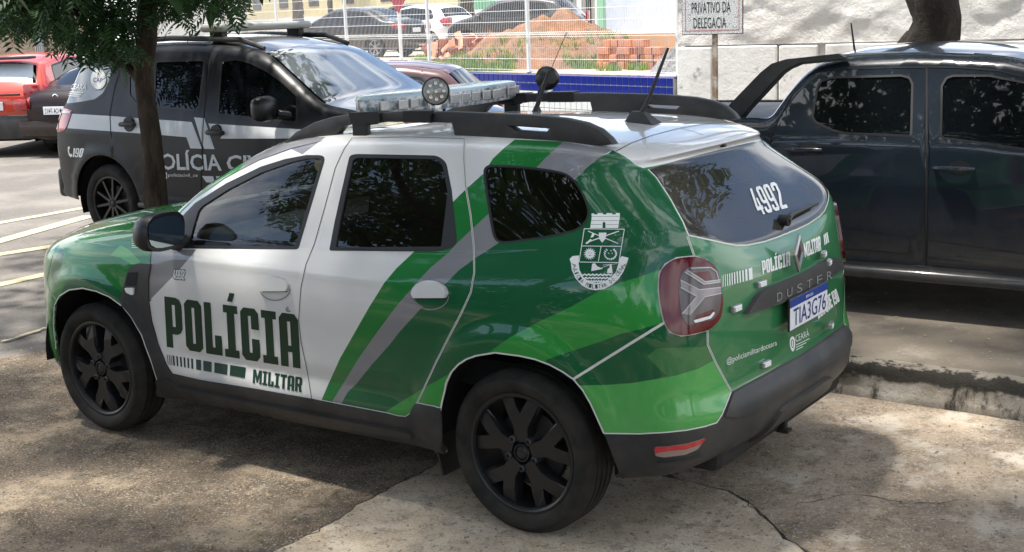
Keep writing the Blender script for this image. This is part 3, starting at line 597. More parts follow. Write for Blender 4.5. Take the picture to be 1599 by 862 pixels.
# ---- the raised lot behind the fence
LZ = .90
nd = -wn
def rel(t, d): q = WA + wd * t + nd * d; return (float(q[0]), float(q[1]))
sheet('lot_ground', [rel(.02, .2), rel(60, .2), rel(70, 90), rel(-14, 90)], LZ, S_['lot'], thick=.3)
def lotpt(u, v, z=LZ): p = gnd(u, v, z); return p
# dirt mound, pile of roof tiles, block stack, gravel
def mound(name, u0, u1, vb, h, depth, m, seed, label, cat):
    A = lotpt(u0, vb); B = lotpt(u1, vb); c_ = (A + B) / 2; c_[:2] += nd * (.3 if vb > 110 else 0); L_2 = np.linalg.norm(B - A) / 2; d = (B - A) / np.linalg.norm(B - A); vs = []; fs = []; n = 48
    p_ = np.array([-d[1], d[0], 0])
    for j in range(n + 1):
        for i in range(n + 1):
            x, y = (i / n * 2 - 1), (j / n * 2 - 1); r_ = math.hypot(x, y); hgt = h * max(0, (1 - r_ ** 1.5)) * (1 + .25 * noise.noise((x * 3, y * 3, seed))) + .22 * h * noise.fractal((x * 5, y * 5, seed), .8, 2.1, 5) * max(0, 1 - r_) ** .5
            q = c_ + d * x * L_2 + p_ * y * depth; vs.append((q[0], q[1], LZ - .02 + max(hgt, -.05)))
    for j in range(n):
        for i in range(n): q = j * (n + 1) + i; fs.append((q, q + 1, q + n + 2, q + n + 1))
    mb = MB(); mb.add(vs, fs); o = mb.build(name, m, None, True, 80); tag(o, label, cat); return c_, d, p_, L_2, o
c1, d1, p1, l1, mo = mound('dirt_mound', 735, 1010, 101, 1.08, 2.3, S_['dirt'], 3, 'big heap of orange earth with weeds behind the fence', 'earth heap')
gm = MB(); r = np.random.default_rng(5)
def tuft(x, y, z, h, n):
    for k in range(n):
        a = r.uniform(0, 2 * PI); l = h * r.uniform(.5, 1); dx, dy = math.cos(a) * l * .5, math.sin(a) * l * .5; w = .012; ox, oy = r.normal(0, .05, 2)
        gm.add([(x + ox - w, y + oy, z), (x + ox + w, y + oy, z), (x + ox + dx, y + oy + dy, z + l)], [(0, 1, 2)])
tm_ = BVHTree.FromPolygons([v.co for v in mo.data.vertices], [tuple(p.vertices) for p in mo.data.polygons])
for k in range(2600):
    u = r.uniform(650, 1010); d_ = r.uniform(.1, 5.5); t = at_u = None
    q = gnd(u, 111 - r.uniform(0, 1) ** 1.6 * 20, LZ); h = tm_.ray_cast(Vector((q[0], q[1], 6)), Vector((0, 0, -1))); z = h[0].z if h[0] else LZ
    if z > LZ + .62 or (z > LZ + .22 and r.random() < .72): continue
    if noise.noise((q[0] * .8, q[1] * .8, 2)) < -.12: continue
    tuft(q[0], q[1], max(z - .02, LZ), .22, 7)
tag(gm.build('weeds', S_['grass']), 'green weeds growing over the foot of the earth heap', 'weeds', kind='stuff')
clay = mat('clay_roof_tile', (.42, .17, .10), rough=.8, var=((.55, .28, .18), 5), bump=(30, .4, .01))
rt = thing('roof_tile_pile', 'untidy pile of orange clay roof tiles behind the fence', 'tile pile', tuple(lotpt(715, 98))); r = np.random.default_rng(8)
tmb = MB(); K_ = 8; vs = [(x, .10 * math.cos(a), .055 * math.sin(a) - (0)) for x in (-.24, .24) for a in np.linspace(0, PI, K_)]; tmb.add(vs + [(p[0], p[1] * .85, p[2] * .8 - .008) for p in vs], [(i, i + 1, K_ + i + 1, K_ + i) for i in range(K_ - 1)] + [(2 * K_ + K_ + i, 2 * K_ + K_ + i + 1, 2 * K_ + i + 1, 2 * K_ + i) for i in range(K_ - 1)]); tml = tmb.mesh('clay_tile', clay)
base_d = lotpt(790, 98) - lotpt(715, 98); 
for k in range(210):
    f = r.random(); hgt = .55 * (1 - abs(f - .35) * 1.2); s_ = -.55 + f * 3.1; o = obj('roof_tile', tml, rt); o.location = (d1[0] * -s_ * -1 if 0 else (-wd[0] * s_ * -1) * -1, (wd[1] * s_) * -1, 0)
    o.location = Vector((-wd[0] * (s_ - .2), -wd[1] * (s_ - .2), r.random() ** 1.2 * max(hgt, .06) + .03)) + Vector((nd[0], nd[1], 0)) * r.uniform(-.5, .7); o.rotation_euler = (r.uniform(-1.2, 1.2), r.uniform(-1.3, 1.3), r.uniform(0, 2 * PI)); s = r.uniform(.8, 1.1); o.scale = (s, s, s)
bl = thing('block_stack', 'stack of orange hollow clay blocks against the low brick base wall', 'block stack', tuple(lotpt(990, 108)))
bmb = MB(); bmb.box((0, 0, 0), (.19, .19, .14), bev=.006); bmm = bmb.mesh('block', clay)
for i in range(9):
    for j in range(4):
        if j == 3 and i in (0, 7, 8): continue
        o = obj('block', bmm, bl); o.location = Vector((-wd[0], -wd[1], 0)) * (-.9 + i * .205) + Vector((0, 0, .07 + j * .145)) + Vector((r.normal(0, .012), r.normal(0, .03), 0)); o.rotation_euler = (0, 0, WANG + r.normal(0, .05))
mound('gravel_heap', 1012, 1066, 113, .42, .8, layered('grey_gravel', (.30, .30, .30), [((.14, .14, .14), 18, .45, .6, 4, .9)], bumps=((20, 1, .06),)), 9, 'small heap of grey gravel at the end of the fence', 'gravel heap')
# walls behind the lot
def far_wall(name, u0, u1, vb, h, m, label, cat, z0=LZ, t=.2, kids=()):
    A = gnd(u0, vb, z0); B = gnd(u1, vb, z0); c_ = (A + B) / 2; L = np.linalg.norm(B - A); a = math.atan2(B[1] - A[1], B[0] - A[0])
    e = thing(name, label, cat, tuple(c_), a); mb = MB(); mb.box((0, 0, h / 2), (L, t, h)); mb.build('wall_face', m, e); return e, L
wmat = lambda n, c_: layered(n, c_, [(tuple(x * .78 for x in c_), 1.1, .45, .7, 7, .6)], bumps=((8, .2, .02),))
far_wall('white_boundary_wall', 330, 860, 63, 1.35, wmat('white_render', (.62, .62, .60)), 'long low white wall behind the parked cars', 'wall')
e, L = far_wall('yellow_house', 380, 722, 60, 5.5, wmat('yellow_render', (.60, .53, .32)), 'pale yellow house wall behind the low white wall', 'house', t=.3)
for k in range(5): m = MB(); m.box((-L * .38 + k * L * .16, -.0, 2.4), (L * .05, .36, .8), bev=.01); m.build('window', M_['rubber'], e)
e, L = far_wall('green_gate', 724, 850, 60, 4.0, wmat('green_sheet_metal', (.20, .42, .28)), 'ribbed green sheet metal gate between the trees', 'gate')
for k in range(26): m = MB(); m.box((-L / 2 + L * (k + .5) / 26, 0, 2), (L / 80, .26, 4)); m.build('rib', S_['line'] if 0 else bpy.data.materials['green_sheet_metal'], e)
e, L = far_wall('shaded_building', 850, 946, 60, 4.5, wmat('grey_render', (.25, .25, .23)), 'grey open-fronted building in shade behind the black hatchback', 'building')
for k in range(7): m = MB(); m.box((-L / 2 + L * (k + .5) / 7, .0, 1.5), (L * .07, .3, 3)); m.build('pillar', M_['plastic'] if k % 2 else S_['plaster2'], e)
far_wall('green_pillar', 940, 950, 66, 4.5, bpy.data.materials['green_sheet_metal'], 'narrow green pillar at the corner of the pale wall', 'pillar', t=.4)
far_wall('pale_blue_wall', 951, 1075, 74, 4.5, wmat('pale_blue_render', (.55, .60, .68)), 'tall pale blue white wall beside the sign', 'wall')
far_wall('brick_footing', 905, 1075, 96, .62, wmat('orange_render', (.58, .36, .22)), 'low orange earth coloured footing wall behind the block stack', 'footing', t=.4)
e, L = far_wall('grey_house', 230, 384, 66, 5.0, wmat('grey_white_render', (.42, .42, .40)), 'grey white house with barred windows behind the fence', 'house', t=.4)
for k in range(3):
    m = MB(); m.box((-L * .32 + k * L * .3, 0, 2.2), (L * .16, .46, 1.4), bev=.01); w_ = m.build('window', M_['plastic'], e)
    for j in range(5): q = MB(); q.box((-L * .32 + k * L * .3 - L * .07 + j * L * .035, 0, 2.2), (.05, .5, 1.4)); q.build('window_bar', fw, w_)
# stone house on the far left with its grille
A = gnd(-60, 190, 0); e = thing('stone_house', 'brown rough stone house wall behind the red hatchback', 'house', (26.0, -13.5, 0), math.radians(-150))
m = MB(); m.box((-5.2, 0, 2.2), (16, .4, 4.4)); m.build('wall_face', S_['stone'], e)
g = MB(); 
ce, se = math.cos(math.radians(-150)), math.sin(math.radians(-150))
def on_house(u, v):
    n_ = np.array([-se, ce, 0]); o_ = np.array([26.0, -13.5, 0]) + n_ * .2 * np.sign((CP - np.array([26.0, -13.5, 0])) @ n_); d = ray(u, v); t = ((o_ - CP) @ n_) / (d @ n_); P = CP + d * t - np.array([26.0, -13.5, 0]); return P[0] * ce + P[1] * se, P[2], float(np.sign((CP - np.array([26.0, -13.5, 0])) @ n_)) * .2
xa, z1_, yy = on_house(51, 34); xb, z0_, _ = on_house(70, 86)
m = MB(); m.box(((xa + xb) / 2, yy, (z0_ + z1_) / 2), (abs(xb - xa), .06, abs(z1_ - z0_))); gw = m.build('window', wmat('pale_window', (.5, .53, .56)), e)
for k in range(4): q = MB(); q.box((xa + (xb - xa) * (k + .5) / 4, yy * 1.25, (z0_ + z1_) / 2), (.03, .03, abs(z1_ - z0_))); q.build('window_bar', M_['silverbit'], gw)
for k in range(5): q = MB(); q.box(((xa + xb) / 2, yy * 1.25, z0_ + (z1_ - z0_) * (k + .5) / 5), (abs(xb - xa), .03, .03)); q.build('window_bar', M_['silverbit'], gw)
# red sign behind the fence
P = lotpt(627, 96); e = thing('red_street_sign', 'red pointed panel sign on a white pole behind the fence', 'sign', tuple(P)); ang = math.atan2(RM[0][1], RM[0][0])
m = MB(); m.tube([(0, 0, 0), (0, 0, 3)], .05, 8); m.build('pole', fw, e); T = Matrix.Rotation(ang, 4, 'Z') @ Matrix.Rotation(PI / 2, 4, 'X')
m = MB(); m.prism([(-.27, 3.2), (-.27, 1.75), (0, 1.25), (.27, 1.75), (.27, 3.2)], -.04, .0, T @ Matrix.Translation((0, 0, .1))); sp_ = m.build('sign_panel', mat('sign_red', (.40, .02, .04), rough=.4), e)
for z0 in (1.95, 2.35, 2.75):
    m = MB(); m.prism([(-.18, z0), (.18, z0), (.18, z0 + .2), (-.18, z0 + .2)], 0, .01, T @ Matrix.Translation((0, 0, .102))); m.build('sign_band', M_['decal'], sp_)
# ================================================================= the green and white police car
xs = [-.54, -.3, 0, .4, .9, 1.4, 1.9, 2.3, 2.7, 3.02]
def row(rear, side, front):
    """rear: 5 points, side: (y, z) for the ten columns of xs (or x, y, z), front: 4 points"""
    r = [tuple(p) for p in rear]
    for k, p in enumerate(side): r.append(tuple(p) if len(p) == 3 else (xs[k], p[0], p[1]))
    return r + [tuple(p) for p in front]
NET = [
 row([(-.70, 0, .36), (-.70, .3, .36), (-.69, .55, .37), (-.66, .70, .36), (-.60, .79, .34)], [(.82, .33), (.83, .30), (.83, .27), (.82, .27), (.82, .265), (.82, .26), (.82, .26), (.82, .255), (.83, .25), (.80, .24)], [(3.2, .66, .23), (3.33, .48, .22), (3.39, .25, .22), (3.40, 0, .22)]),
 row([(-.80, 0, .40), (-.80, .3, .40), (-.785, .55, .40), (-.74, .73, .39), (-.66, .83, .37)], [(.865, .36), (.865, .35), (.865, .34), (.865, .335), (.865, .335), (.865, .335), (.865, .335), (.865, .335), (.87, .33), (.85, .32)], [(3.24, .71, .30), (3.38, .5, .3), (3.44, .26, .3), (3.455, 0, .3)]),
 row([(-.862, 0, .49), (-.855, .3, .49), (-.832, .55, .49), (-.778, .725, .48), (-.69, .855, .47)], [(.892, .46), (.89, .45), (.89, .44), (.885, .43), (.885, .43), (.885, .43), (.885, .43), (.888, .43), (.895, .43), (.87, .43)], [(3.27, .73, .43), (3.41, .52, .42), (3.47, .27, .42), (3.485, 0, .42)]),
 row([(-.866, 0, .60), (-.86, .3, .60), (-.835, .54, .60), (-.782, .718, .585), (-.70, .85, .58)], [(.895, .575), (.895, .57), (.89, .57), (.882, .56), (.878, .56), (.876, .56), (.878, .56), (.888, .56), (.898, .56), (.875, .56)], [(3.28, .735, .56), (3.42, .52, .56), (3.48, .27, .56), (3.50, 0, .56)]),
 row([(-.825, 0, .65), (-.82, .3, .65), (-.80, .54, .65), (-.765, .71, .66), (-.69, .835, .67)], [(.892, .67), (.90, .68), (.902, .68), (.888, .68), (.882, .68), (.882, .68), (.885, .68), (.898, .68), (.905, .68), (.878, .68)], [(3.27, .735, .68), (3.41, .52, .68), (3.47, .27, .68), (3.49, 0, .68)]),
 row([(-.825, 0, .77), (-.82, .3, .77), (-.80, .53, .77), (-.755, .71, .78), (-.68, .83, .80)], [(.89, .80), (.906, .80), (.910, .80), (.902, .80), (.896, .80), (.895, .80), (.898, .80), (.908, .80), (.912, .80), (.88, .80)], [(3.25, .735, .79), (3.39, .53, .79), (3.45, .27, .79), (3.47, 0, .79)]),
 row([(-.83, 0, .91), (-.825, .3, .91), (-.80, .53, .91), (-.745, .71, .92), (-.665, .825, .94)], [(.887, .94), (.904, .94), (.907, .93), (.903, .92), (.900, .92), (.898, .92), (.90, .92), (.903, .92), (.903, .92), (.865, .91)], [(3.22, .73, .90), (3.35, .52, .90), (3.42, .27, .90), (3.44, 0, .90)]),
 row([(-.81, 0, 1.06), (-.805, .3, 1.06), (-.78, .53, 1.07), (-.72, .695, 1.09), (-.635, .80, 1.10)], [(-.52, .862, 1.09), (.882, 1.08), (.886, 1.06), (.884, 1.04), (.882, 1.03), (.881, 1.02), (.881, 1.01), (.875, 1.00), (.865, .99), (2.97, .825, .975)], [(3.17, .69, .965), (3.30, .50, .965), (3.37, .26, .965), (3.39, 0, .965)]),
 row([(-.782, 0, 1.13), (-.779, .3, 1.13), (-.758, .52, 1.155), (-.71, .67, 1.195), (-.632, .77, 1.205)], [(-.51, .828, 1.195), (-.3, .845, 1.17), (.848, 1.15), (.85, 1.11), (.852, 1.095), (.853, 1.08), (.852, 1.065), (2.25, .83, 1.055), (2.6, .80, 1.04), (2.85, .755, 1.025)], [(3.02, .64, 1.02), (3.14, .46, 1.03), (3.2, .24, 1.035), (3.22, 0, 1.035)]),
 row([(-.766, 0, 1.165), (-.763, .3, 1.165), (-.741, .515, 1.19), (-.69, .658, 1.237), (-.605, .752, 1.25)], [(-.49, .807, 1.24), (-.29, .83, 1.21), (.839, 1.175), (.843, 1.135), (.845, 1.118), (.844, 1.10), (1.91, .838, 1.088), (2.22, .80, 1.09), (2.43, .725, 1.09), (2.58, .63, 1.093)], [(2.68, .5, 1.098), (2.75, .33, 1.10), (2.79, .17, 1.10), (2.8, 0, 1.10)]),
 row([(-.745, 0, 1.20), (-.742, .3, 1.20), (-.718, .508, 1.232), (-.665, .643, 1.28), (-.578, .73, 1.295)], [(-.465, .782, 1.285), (-.28, .812, 1.25), (.83, 1.20), (.835, 1.16), (.838, 1.14), (.835, 1.12), (1.93, .82, 1.115), (2.18, .765, 1.125), (2.25, .64, 1.13), (2.29, .51, 1.13)], [(2.31, .38, 1.13), (2.33, .25, 1.13), (2.34, .12, 1.13), (2.345, 0, 1.13)]),
 row([(-.60, 0, 1.345), (-.597, .28, 1.345), (-.58, .47, 1.35), (-.545, .60, 1.37), (-.48, .68, 1.38)], [(-.39, .73, 1.37), (-.22, .755, 1.35), (0, .77, 1.33), (.4, .775, 1.32), (.9, .778, 1.31), (1.36, .773, 1.31), (1.76, .752, 1.30), (1.95, .705, 1.305), (2.0, .61, 1.325), (2.03, .49, 1.335)], [(2.06, .37, 1.34), (2.08, .24, 1.345), (2.09, .12, 1.345), (2.095, 0, 1.345)]),
 row([(-.44, 0, 1.485), (-.437, .25, 1.485), (-.425, .42, 1.485), (-.405, .54, 1.48), (-.36, .61, 1.485)], [(-.27, .655, 1.49), (-.14, .68, 1.49), (.06, .69, 1.495), (.4, .69, 1.50), (.85, .69, 1.50), (1.2, .688, 1.502), (1.46, .672, 1.495), (1.61, .63, 1.48), (1.66, .55, 1.487), (1.69, .45, 1.493)], [(1.72, .34, 1.50), (1.74, .22, 1.502), (1.75, .11, 1.505), (1.755, 0, 1.505)]),
 row([(-.475, 0, 1.515), (-.472, .25, 1.515), (-.455, .42, 1.512), (-.42, .53, 1.51), (-.35, .595, 1.52)], [(-.26, .645, 1.53), (-.13, .662, 1.535), (.06, .668, 1.54), (.4, .67, 1.545), (.83, .67, 1.543), (1.15, .662, 1.54), (1.38, .642, 1.535), (1.50, .60, 1.52), (1.54, .53, 1.527), (1.57, .44, 1.533)], [(1.6, .33, 1.538), (1.62, .22, 1.541), (1.63, .11, 1.543), (1.635, 0, 1.543)]),
 row([(-.40, 0, 1.55), (-.40, .24, 1.55), (-.38, .39, 1.55), (-.345, .49, 1.55), (-.28, .55, 1.553)], [(-.22, .59, 1.56), (-.1, .61, 1.57), (.06, .62, 1.572), (.4, .62, 1.578), (.8, .62, 1.575), (1.1, .61, 1.572), (1.29, .592, 1.562), (1.38, .55, 1.553), (1.42, .48, 1.558), (1.45, .4, 1.562)], [(1.48, .31, 1.566), (1.5, .2, 1.569), (1.51, .1, 1.571), (1.515, 0, 1.572)]),
 row([(-.28, 0, 1.58), (-.28, .2, 1.58), (-.26, .32, 1.58), (-.22, .39, 1.58), (-.16, .42, 1.585)], [(-.1, .44, 1.59), (0, .45, 1.597), (.12, .45, 1.602), (.4, .45, 1.608), (.75, .45, 1.605), (.95, .44, 1.6), (1.05, .42, 1.595), (1.12, .38, 1.59), (1.16, .33, 1.59), (1.19, .27, 1.59)], [(1.21, .2, 1.59), (1.225, .13, 1.592), (1.235, .07, 1.592), (1.24, 0, 1.592)]),
 row([(-.15, 0, 1.598), (-.12, 0, 1.60), (-.08, 0, 1.603), (-.03, 0, 1.605), (.02, 0, 1.608)], [(.07, 0, 1.612), (.13, 0, 1.615), (.25, 0, 1.622), (.45, 0, 1.626), (.7, 0, 1.622), (.85, 0, 1.618), (.92, 0, 1.615), (.97, 0, 1.612), (1.0, 0, 1.61), (1.03, 0, 1.608)], [(1.05, 0, 1.606), (1.06, 0, 1.605), (1.065, 0, 1.604), (1.07, 0, 1.604)]),
]
WB = 2.673
def ss(t): t = np.clip(t, 0, 1); return t * t * (3 - 2 * t)
def relief_d(P):
    P = P.copy(); side = ss((P[:, 1] - .62) / .2) * ss((1.0 - P[:, 2]) / .12)
    for wx in (0, WB):
        r = np.hypot(P[:, 0] - wx, P[:, 2] - .36); P[:, 1] += .020 * side * ss((r - .36) / .05) * ss((.56 - r) / .10)
    # hollow above the sill on the doors and a soft crease below the windows
    d = ss((P[:, 0] - .45) / .25) * ss((2.15 - P[:, 0]) / .25) * (P[:, 1] > .6)
    P[:, 1] -= .016 * d * np.exp(-((P[:, 2] - .50) / .055) ** 2)
    P[:, 1] += .006 * d * np.exp(-((P[:, 2] - 1.0) / .03) ** 2)
    return P
SK = Skin(NET, relief_d)
Z = lambda pts, o, s: [(o[0] + x / s, o[1] + y / s) for x, y in pts]       # read-off points of an enlarged crop

FRONT_DOOR = [(550, 216), (538, 232), (524, 262), (508, 322), (491, 381.6), (478, 413), (470, 450), (466.7, 500), (470.5, 534), (480, 579), (487, 622.5), (400, 607), (313, 593), (269.5, 583), (260, 568), (247.5, 536.5), (238, 502), (233.4, 470.7), (232.5, 438), (236.6, 391), (262, 355), (300, 312), (352, 278), (405, 250), (455, 232), (505, 220)]
REAR_DOOR = [(551.5, 216), (539.5, 232), (525.5, 262), (509.5, 322), (492.5, 381.6), (479.5, 413), (471.5, 450), (468.2, 500), (472, 534), (481.5, 579), (488.5, 622.8), (545, 634), (603, 645), (622, 650), (634, 651), (642.5, 644.7), (652, 627.8), (663, 605), (682, 564), (700, 528), (719.5, 491), (735.2, 456.8), (740.8, 425.4), (740, 384.7), (735.2, 337.7), (727.4, 290.7), (724.5, 250), (725, 217), (640, 214)]
ARCH_R = [(688.9, 640), (696.5, 599.6), (704, 582), (715.7, 569), (728, 561), (742.5, 555.6), (773, 550.6), (811.4, 555.6), (836, 561), (857.3, 569), (878, 580), (895.5, 592), (910, 609), (922.3, 630.2), (943.4, 677), (965.8, 735), (960, 800), (700, 800), (690, 700)]
ARCH_F = [(95, 600), (87, 545), (83.5, 507.4), (85.6, 477), (93, 462), (108, 452.6), (129.3, 450), (150.4, 454.7), (171.5, 463.7), (189.6, 477), (204.7, 496), (219.8, 522.5), (233.3, 558.7), (247, 601), (240, 660), (120, 660)]
VENT = [(189.6, 474), (188, 463.6), (194.9, 446), (199.8, 426), (207.7, 413.4), (222, 411.5), (236.6, 412), (232.5, 438), (233.4, 470.7), (238, 502), (247.5, 536.5), (260, 568), (269.5, 583), (275, 614), (250, 602), (236, 558.7), (223, 522.5), (206, 494)]
SILL = [(269.5, 583), (313, 593), (400, 607), (488, 622.7), (545, 634), (603, 645), (622, 650), (634, 651), (642, 645.5), (650, 631), (652.8, 629.7), (688.9, 637), (690, 702), (640, 690), (500, 664), (400, 645), (275, 625)]
BUMP_SEAM = [(895.5, 592), (940, 564), (985, 536), (1037, 504)]
LAMP = [(1084.3, 401.4), (1056.4, 404), (1039.7, 413.4), (1030.4, 428), (1029.3, 454), (1033, 482), (1037.9, 502.5), (1047, 517.4), (1063.8, 523), (1084.3, 520), (1102.8, 514.6), (1117.7, 502.5), (1124, 487.7), (1125.5, 467), (1122, 445), (1116.5, 420.8), (1103.5, 407.9)]
TG_LOW = [(1104.5, 515), (1104.9, 538.5), (1116.7, 565), (1129, 588), (1141.8, 611.5)]
BLACK_LINE = [(943.6, 676.6), (998, 677.3), (1040, 675), (1072, 671.6), (1100, 666), (1119, 660), (1127, 648), (1137, 624), (1141.8, 611.5)]
GLASS_R = [(1073, 369), (1064.5, 347), (1043.6, 308.8), (1022.8, 277.5), (1008.5, 263)]
def uvline(P): return SK.px(P)
def to_center(P, back=(0,)):    # close a half outline along the centre line
    return np.array(P)
L_, G_ = [], []                 # constraint outlines and (outline, region) pairs in uv
def reg(name, P, line=True, pxs=True, step=9):
    P = np.array(P, float)
    uv = SK.px(dense(P, step)) if pxs else P
    G_.append((uv, name)); 
    if line: L_.append(uv)
    return uv
fd = rounded(FRONT_DOOR, 10); rd = rounded(REAR_DOOR, 6)
# --- the structure of the body, later entries overrule earlier ones
def backpoly(P): return SK.back(P)
# tailgate in (y, z): traced on the left, mirrored through the half body
tgl = [(1141.8, 611.5), (1129, 588), (1116.7, 565), (1104.9, 538.5), (1104.5, 515), (1102, 460), (1085, 401), (1083.7, 399), (1073, 369), (1064.5, 347), (1043.6, 308.8), (1022.8, 277.5), (1005.5, 263.5), (985, 258), (961.9, 236.5)]
a = SK.px(dense(tgl, 9, False)); gapc = SK.px(dense([(961.9, 236.5), (986.3, 223.4), (1018, 211.7), (1060.7, 200.5)], 6, False)); low = SK.px(dense([(1245, 556), (1195, 583), (1160, 602), (1141.8, 611.5)], 6, False))
low = low[low[:, 0] > .02]; gapc = gapc[gapc[:, 0] > .02]
v_low, v_gap = low[0, 1], gapc[-1, 1]
TGATE = np.concatenate([[[0, v_low]], low, a[1:], gapc[1:], [[0, v_gap]]])
# rear bumper in uv: everything behind the seam, below lamp and tailgate
bs = SK.px(dense(BUMP_SEAM, 8, False)); ar = SK.px(dense([(895.5, 592), (910, 609), (922.3, 630.2), (943.4, 677), (965.8, 735)], 8, False)); tl = SK.px(dense([(1141.8, 611.5), (1129, 588), (1116.7, 565), (1104.9, 538.5), (1104.5, 505), (1060, 505), (1037, 504)], 8, False))
BUMPER = np.concatenate([[[0, -.01]], [[0, v_low]], low, tl[1:], bs[::-1][1:], ar[1:], [[ar[-1, 0], -.01]]])
G_.append((TGATE, 'tailgate')); L_.append(TGATE)
G_.append((BUMPER, 'rear_bumper')); L_.append(BUMPER)
# bonnet, windscreen, roof, front bumper given in the parameter plane
hood_px = SK.px(dense([(267, 330), (250, 336), (227.4, 341.4), (215.6, 351), (203.8, 359), (190, 361), (168.3, 363), (140, 363), (109, 364)], 6, False))
HOOD = np.concatenate([[[11.6, 10.0]], hood_px, [[15.2, 7.9], [18, 7.6], [18, 10.0]]])
HOOD[0] = (max(11.75, hood_px[0, 0]), 9.9)
G_.append((HOOD, 'bonnet')); L_.append(HOOD)
WS = np.array([[18, 10.15], [15, 10.15], [12.7, 10.15], [12.15, 10.3], [12.1, 11], [12.15, 11.75], [12.5, 12.1], [14, 12.15], [18, 12.2]])
G_.append((WS, 'windscreen')); L_.append(WS)
COWL = np.array([[18, 9.99], [12.3, 9.95], [12.05, 10.15], [12.7, 10.14], [15, 10.14], [18, 10.14]])
G_.append((COWL, 'cowl')); L_.append(COWL)
ROOF = np.array([[0, v_gap + .001]] + [list(p) for p in gapc[::-1]] + [[5.4, 14.05], [8, 14.0], [11.3, 14.0], [12.0, 13.2], [12.6, 12.35], [18, 12.35], [18, 16.01], [0, 16.01]])
G_.append((ROOF, 'roof')); L_.append(ROOF)
fb = SK.px(dense([(88.4, 468.6), (77.6, 453.8), (73.7, 436), (77.6, 418.3), (82.5, 398.6)], 6, False)); af = SK.px(dense([(93, 462), (85.6, 477), (83.5, 507.4), (87, 545), (95, 590)], 6, False))
FBUMP = np.concatenate([[[18, -.01]], [[af[-1, 0], -.01]], af[::-1], fb[1:], [[fb[-1, 0] + .2, 7.2], [15.4, 7.4], [18, 7.3]]])
G_.append((FBUMP, 'front_bumper')); L_.append(FBUMP)
reg('front_door', fd); reg('rear_door', rd)
reg('vent_trim', VENT); reg('sill', rounded(SILL, 2)); reg('sill', [(243, 594), (262, 590), (280, 600), (284, 632), (243, 630)]); reg('sill', [(682, 637), (693, 636), (698, 706), (682, 704)])
LOWB = SK.px(dense(BLACK_LINE, 7, False)); lw2 = low[::-1]
BLK_B = np.concatenate([LOWB, lw2[1:], [[0, v_low]], [[0, -.01]], [[ar[-1, 0], -.01]], [ar[-1]], ar[::-1][:3]])
G_.append((BLK_B, 'bumper_plastic')); L_.append(BLK_B)
ARC_STEPS = 6
reg('bumper_plastic', [(941, 690), (985, 690), (1004, 752), (955, 752)]); reg('arch', ARCH_R); reg('arch', ARCH_F)
for q in (L_[-1], L_[-2]): pass
reg('lamp', smooth_closed(LAMP, 3))
# windows: seal outline then pane
W1o = rounded([(271, 352), (305, 317), (354, 286), (407, 260.5), (445, 248.5), (478, 242.3), (509.8, 242.3), (500, 275), (466, 389.6), (285, 388), (271, 384)], [3, 0, 0, 0, 0, 0, 12, 0, 5, 3, 4])
W1i = rounded([(294, 383), (311, 325), (360, 293.9), (407, 270), (454, 253.3), (480, 247.5), (504, 247), (496, 270), (461, 384.5)], [4, 10, 0, 0, 0, 0, 8, 0, 4])
W2o = rounded([(514, 391.5), (523, 345), (546, 243), (556, 240.5), (684, 243), (697, 254), (705.5, 297), (714, 378), (706, 387), (682, 393)], [4, 0, 8, 4, 10, 6, 0, 8, 6, 4])
W2i = rounded([(524, 386), (531, 345), (551, 249), (560, 246), (682, 248.5), (691, 258), (699, 300), (689, 385)], [4, 0, 6, 4, 8, 6, 0, 3])
W3o = smooth_closed([(755, 272), (758, 261), (768, 257.5), (800, 258.5), (838.6, 262), (865, 266), (884, 271), (899, 283), (911.5, 303), (920.5, 329), (915.5, 347), (901, 359.8), (880, 366), (852, 371.6), (825, 375.5), (797.9, 379.2), (781, 379), (771, 371), (765, 345), (759, 305)], 3)
W3i = inset(W3o, 3.2)
for nm, o, i in (('front_door', W1o, W1i), ('rear_door', W2o, W2i), ('quarter', W3o, W3i)):
    reg('seal_' + nm, o, step=12); reg('pane_' + nm, i, step=12)
# rear window: half outline closed on the centre line
gl = [(1235, 361.5), (1215, 370), (1193, 377.5), (1165.5, 383), (1150, 383.3), (1134, 380.4), (1095.9, 371.9), (1075, 367.5), (1066.5, 347), (1045.6, 308.8), (1024.8, 277.5), (1012, 264.5), (1060.7, 249.5), (1113.9, 236), (1135, 231)]
gu = SK.px(dense(gl, 7, False)); gu = gu[gu[:, 0] > .02]
RW = np.concatenate([[[0, gu[0, 1]]], gu, [[0, gu[-1, 1]]]])
G_.append((RW, 'rear_window')); L_.append(RW)
NAMES = ['body'] + [n for _, n in G_]

# --- livery shapes (paint colours on the panels)
P_ = []
def liv(name, P, step=9, uvp=False):
    uv = np.array(P, float) if uvp else SK.px(dense(P, step)); P_.append((uv, name)); L_.append(uv)
A1 = lambda pts: Z(pts, (620, 370), 2.613)
greenL = [(501.5, 626), (512.8, 599.6), (531.6, 558.3), (553.5, 520), (575, 482), (600.5, 441), (619, 419), (646, 393.5), (680, 345), (708.6, 314), (727.4, 295.4), (755.6, 270.4), (769.7, 247.5), (788.5, 230), (804, 218)]
greyL = [(879.3, 221), (863.7, 235.6), (848, 250.6), (837, 262.5), (800, 300), (761.8, 334.6), (738.3, 356.5), (713.3, 380), (700.8, 394), (672.6, 417.6), (650.6, 441), (616, 482), (588, 520), (559.8, 560), (539, 594), (517.5, 629)]
dkL = [(532.5, 631), (542.9, 612.8), (557.9, 597.7), (580.5, 569.5), (610.5, 535.7), (622.4, 520), (656.9, 481.8), (694.5, 444.2), (716.4, 422.3), (741.5, 403.5), (776, 381), (840, 330), (901, 277.5), (918.3, 260), (939.2, 244.4), (956, 234)]
liv('white', [(200, 200), (1000, 200), (1000, 700), (200, 700)], 60)
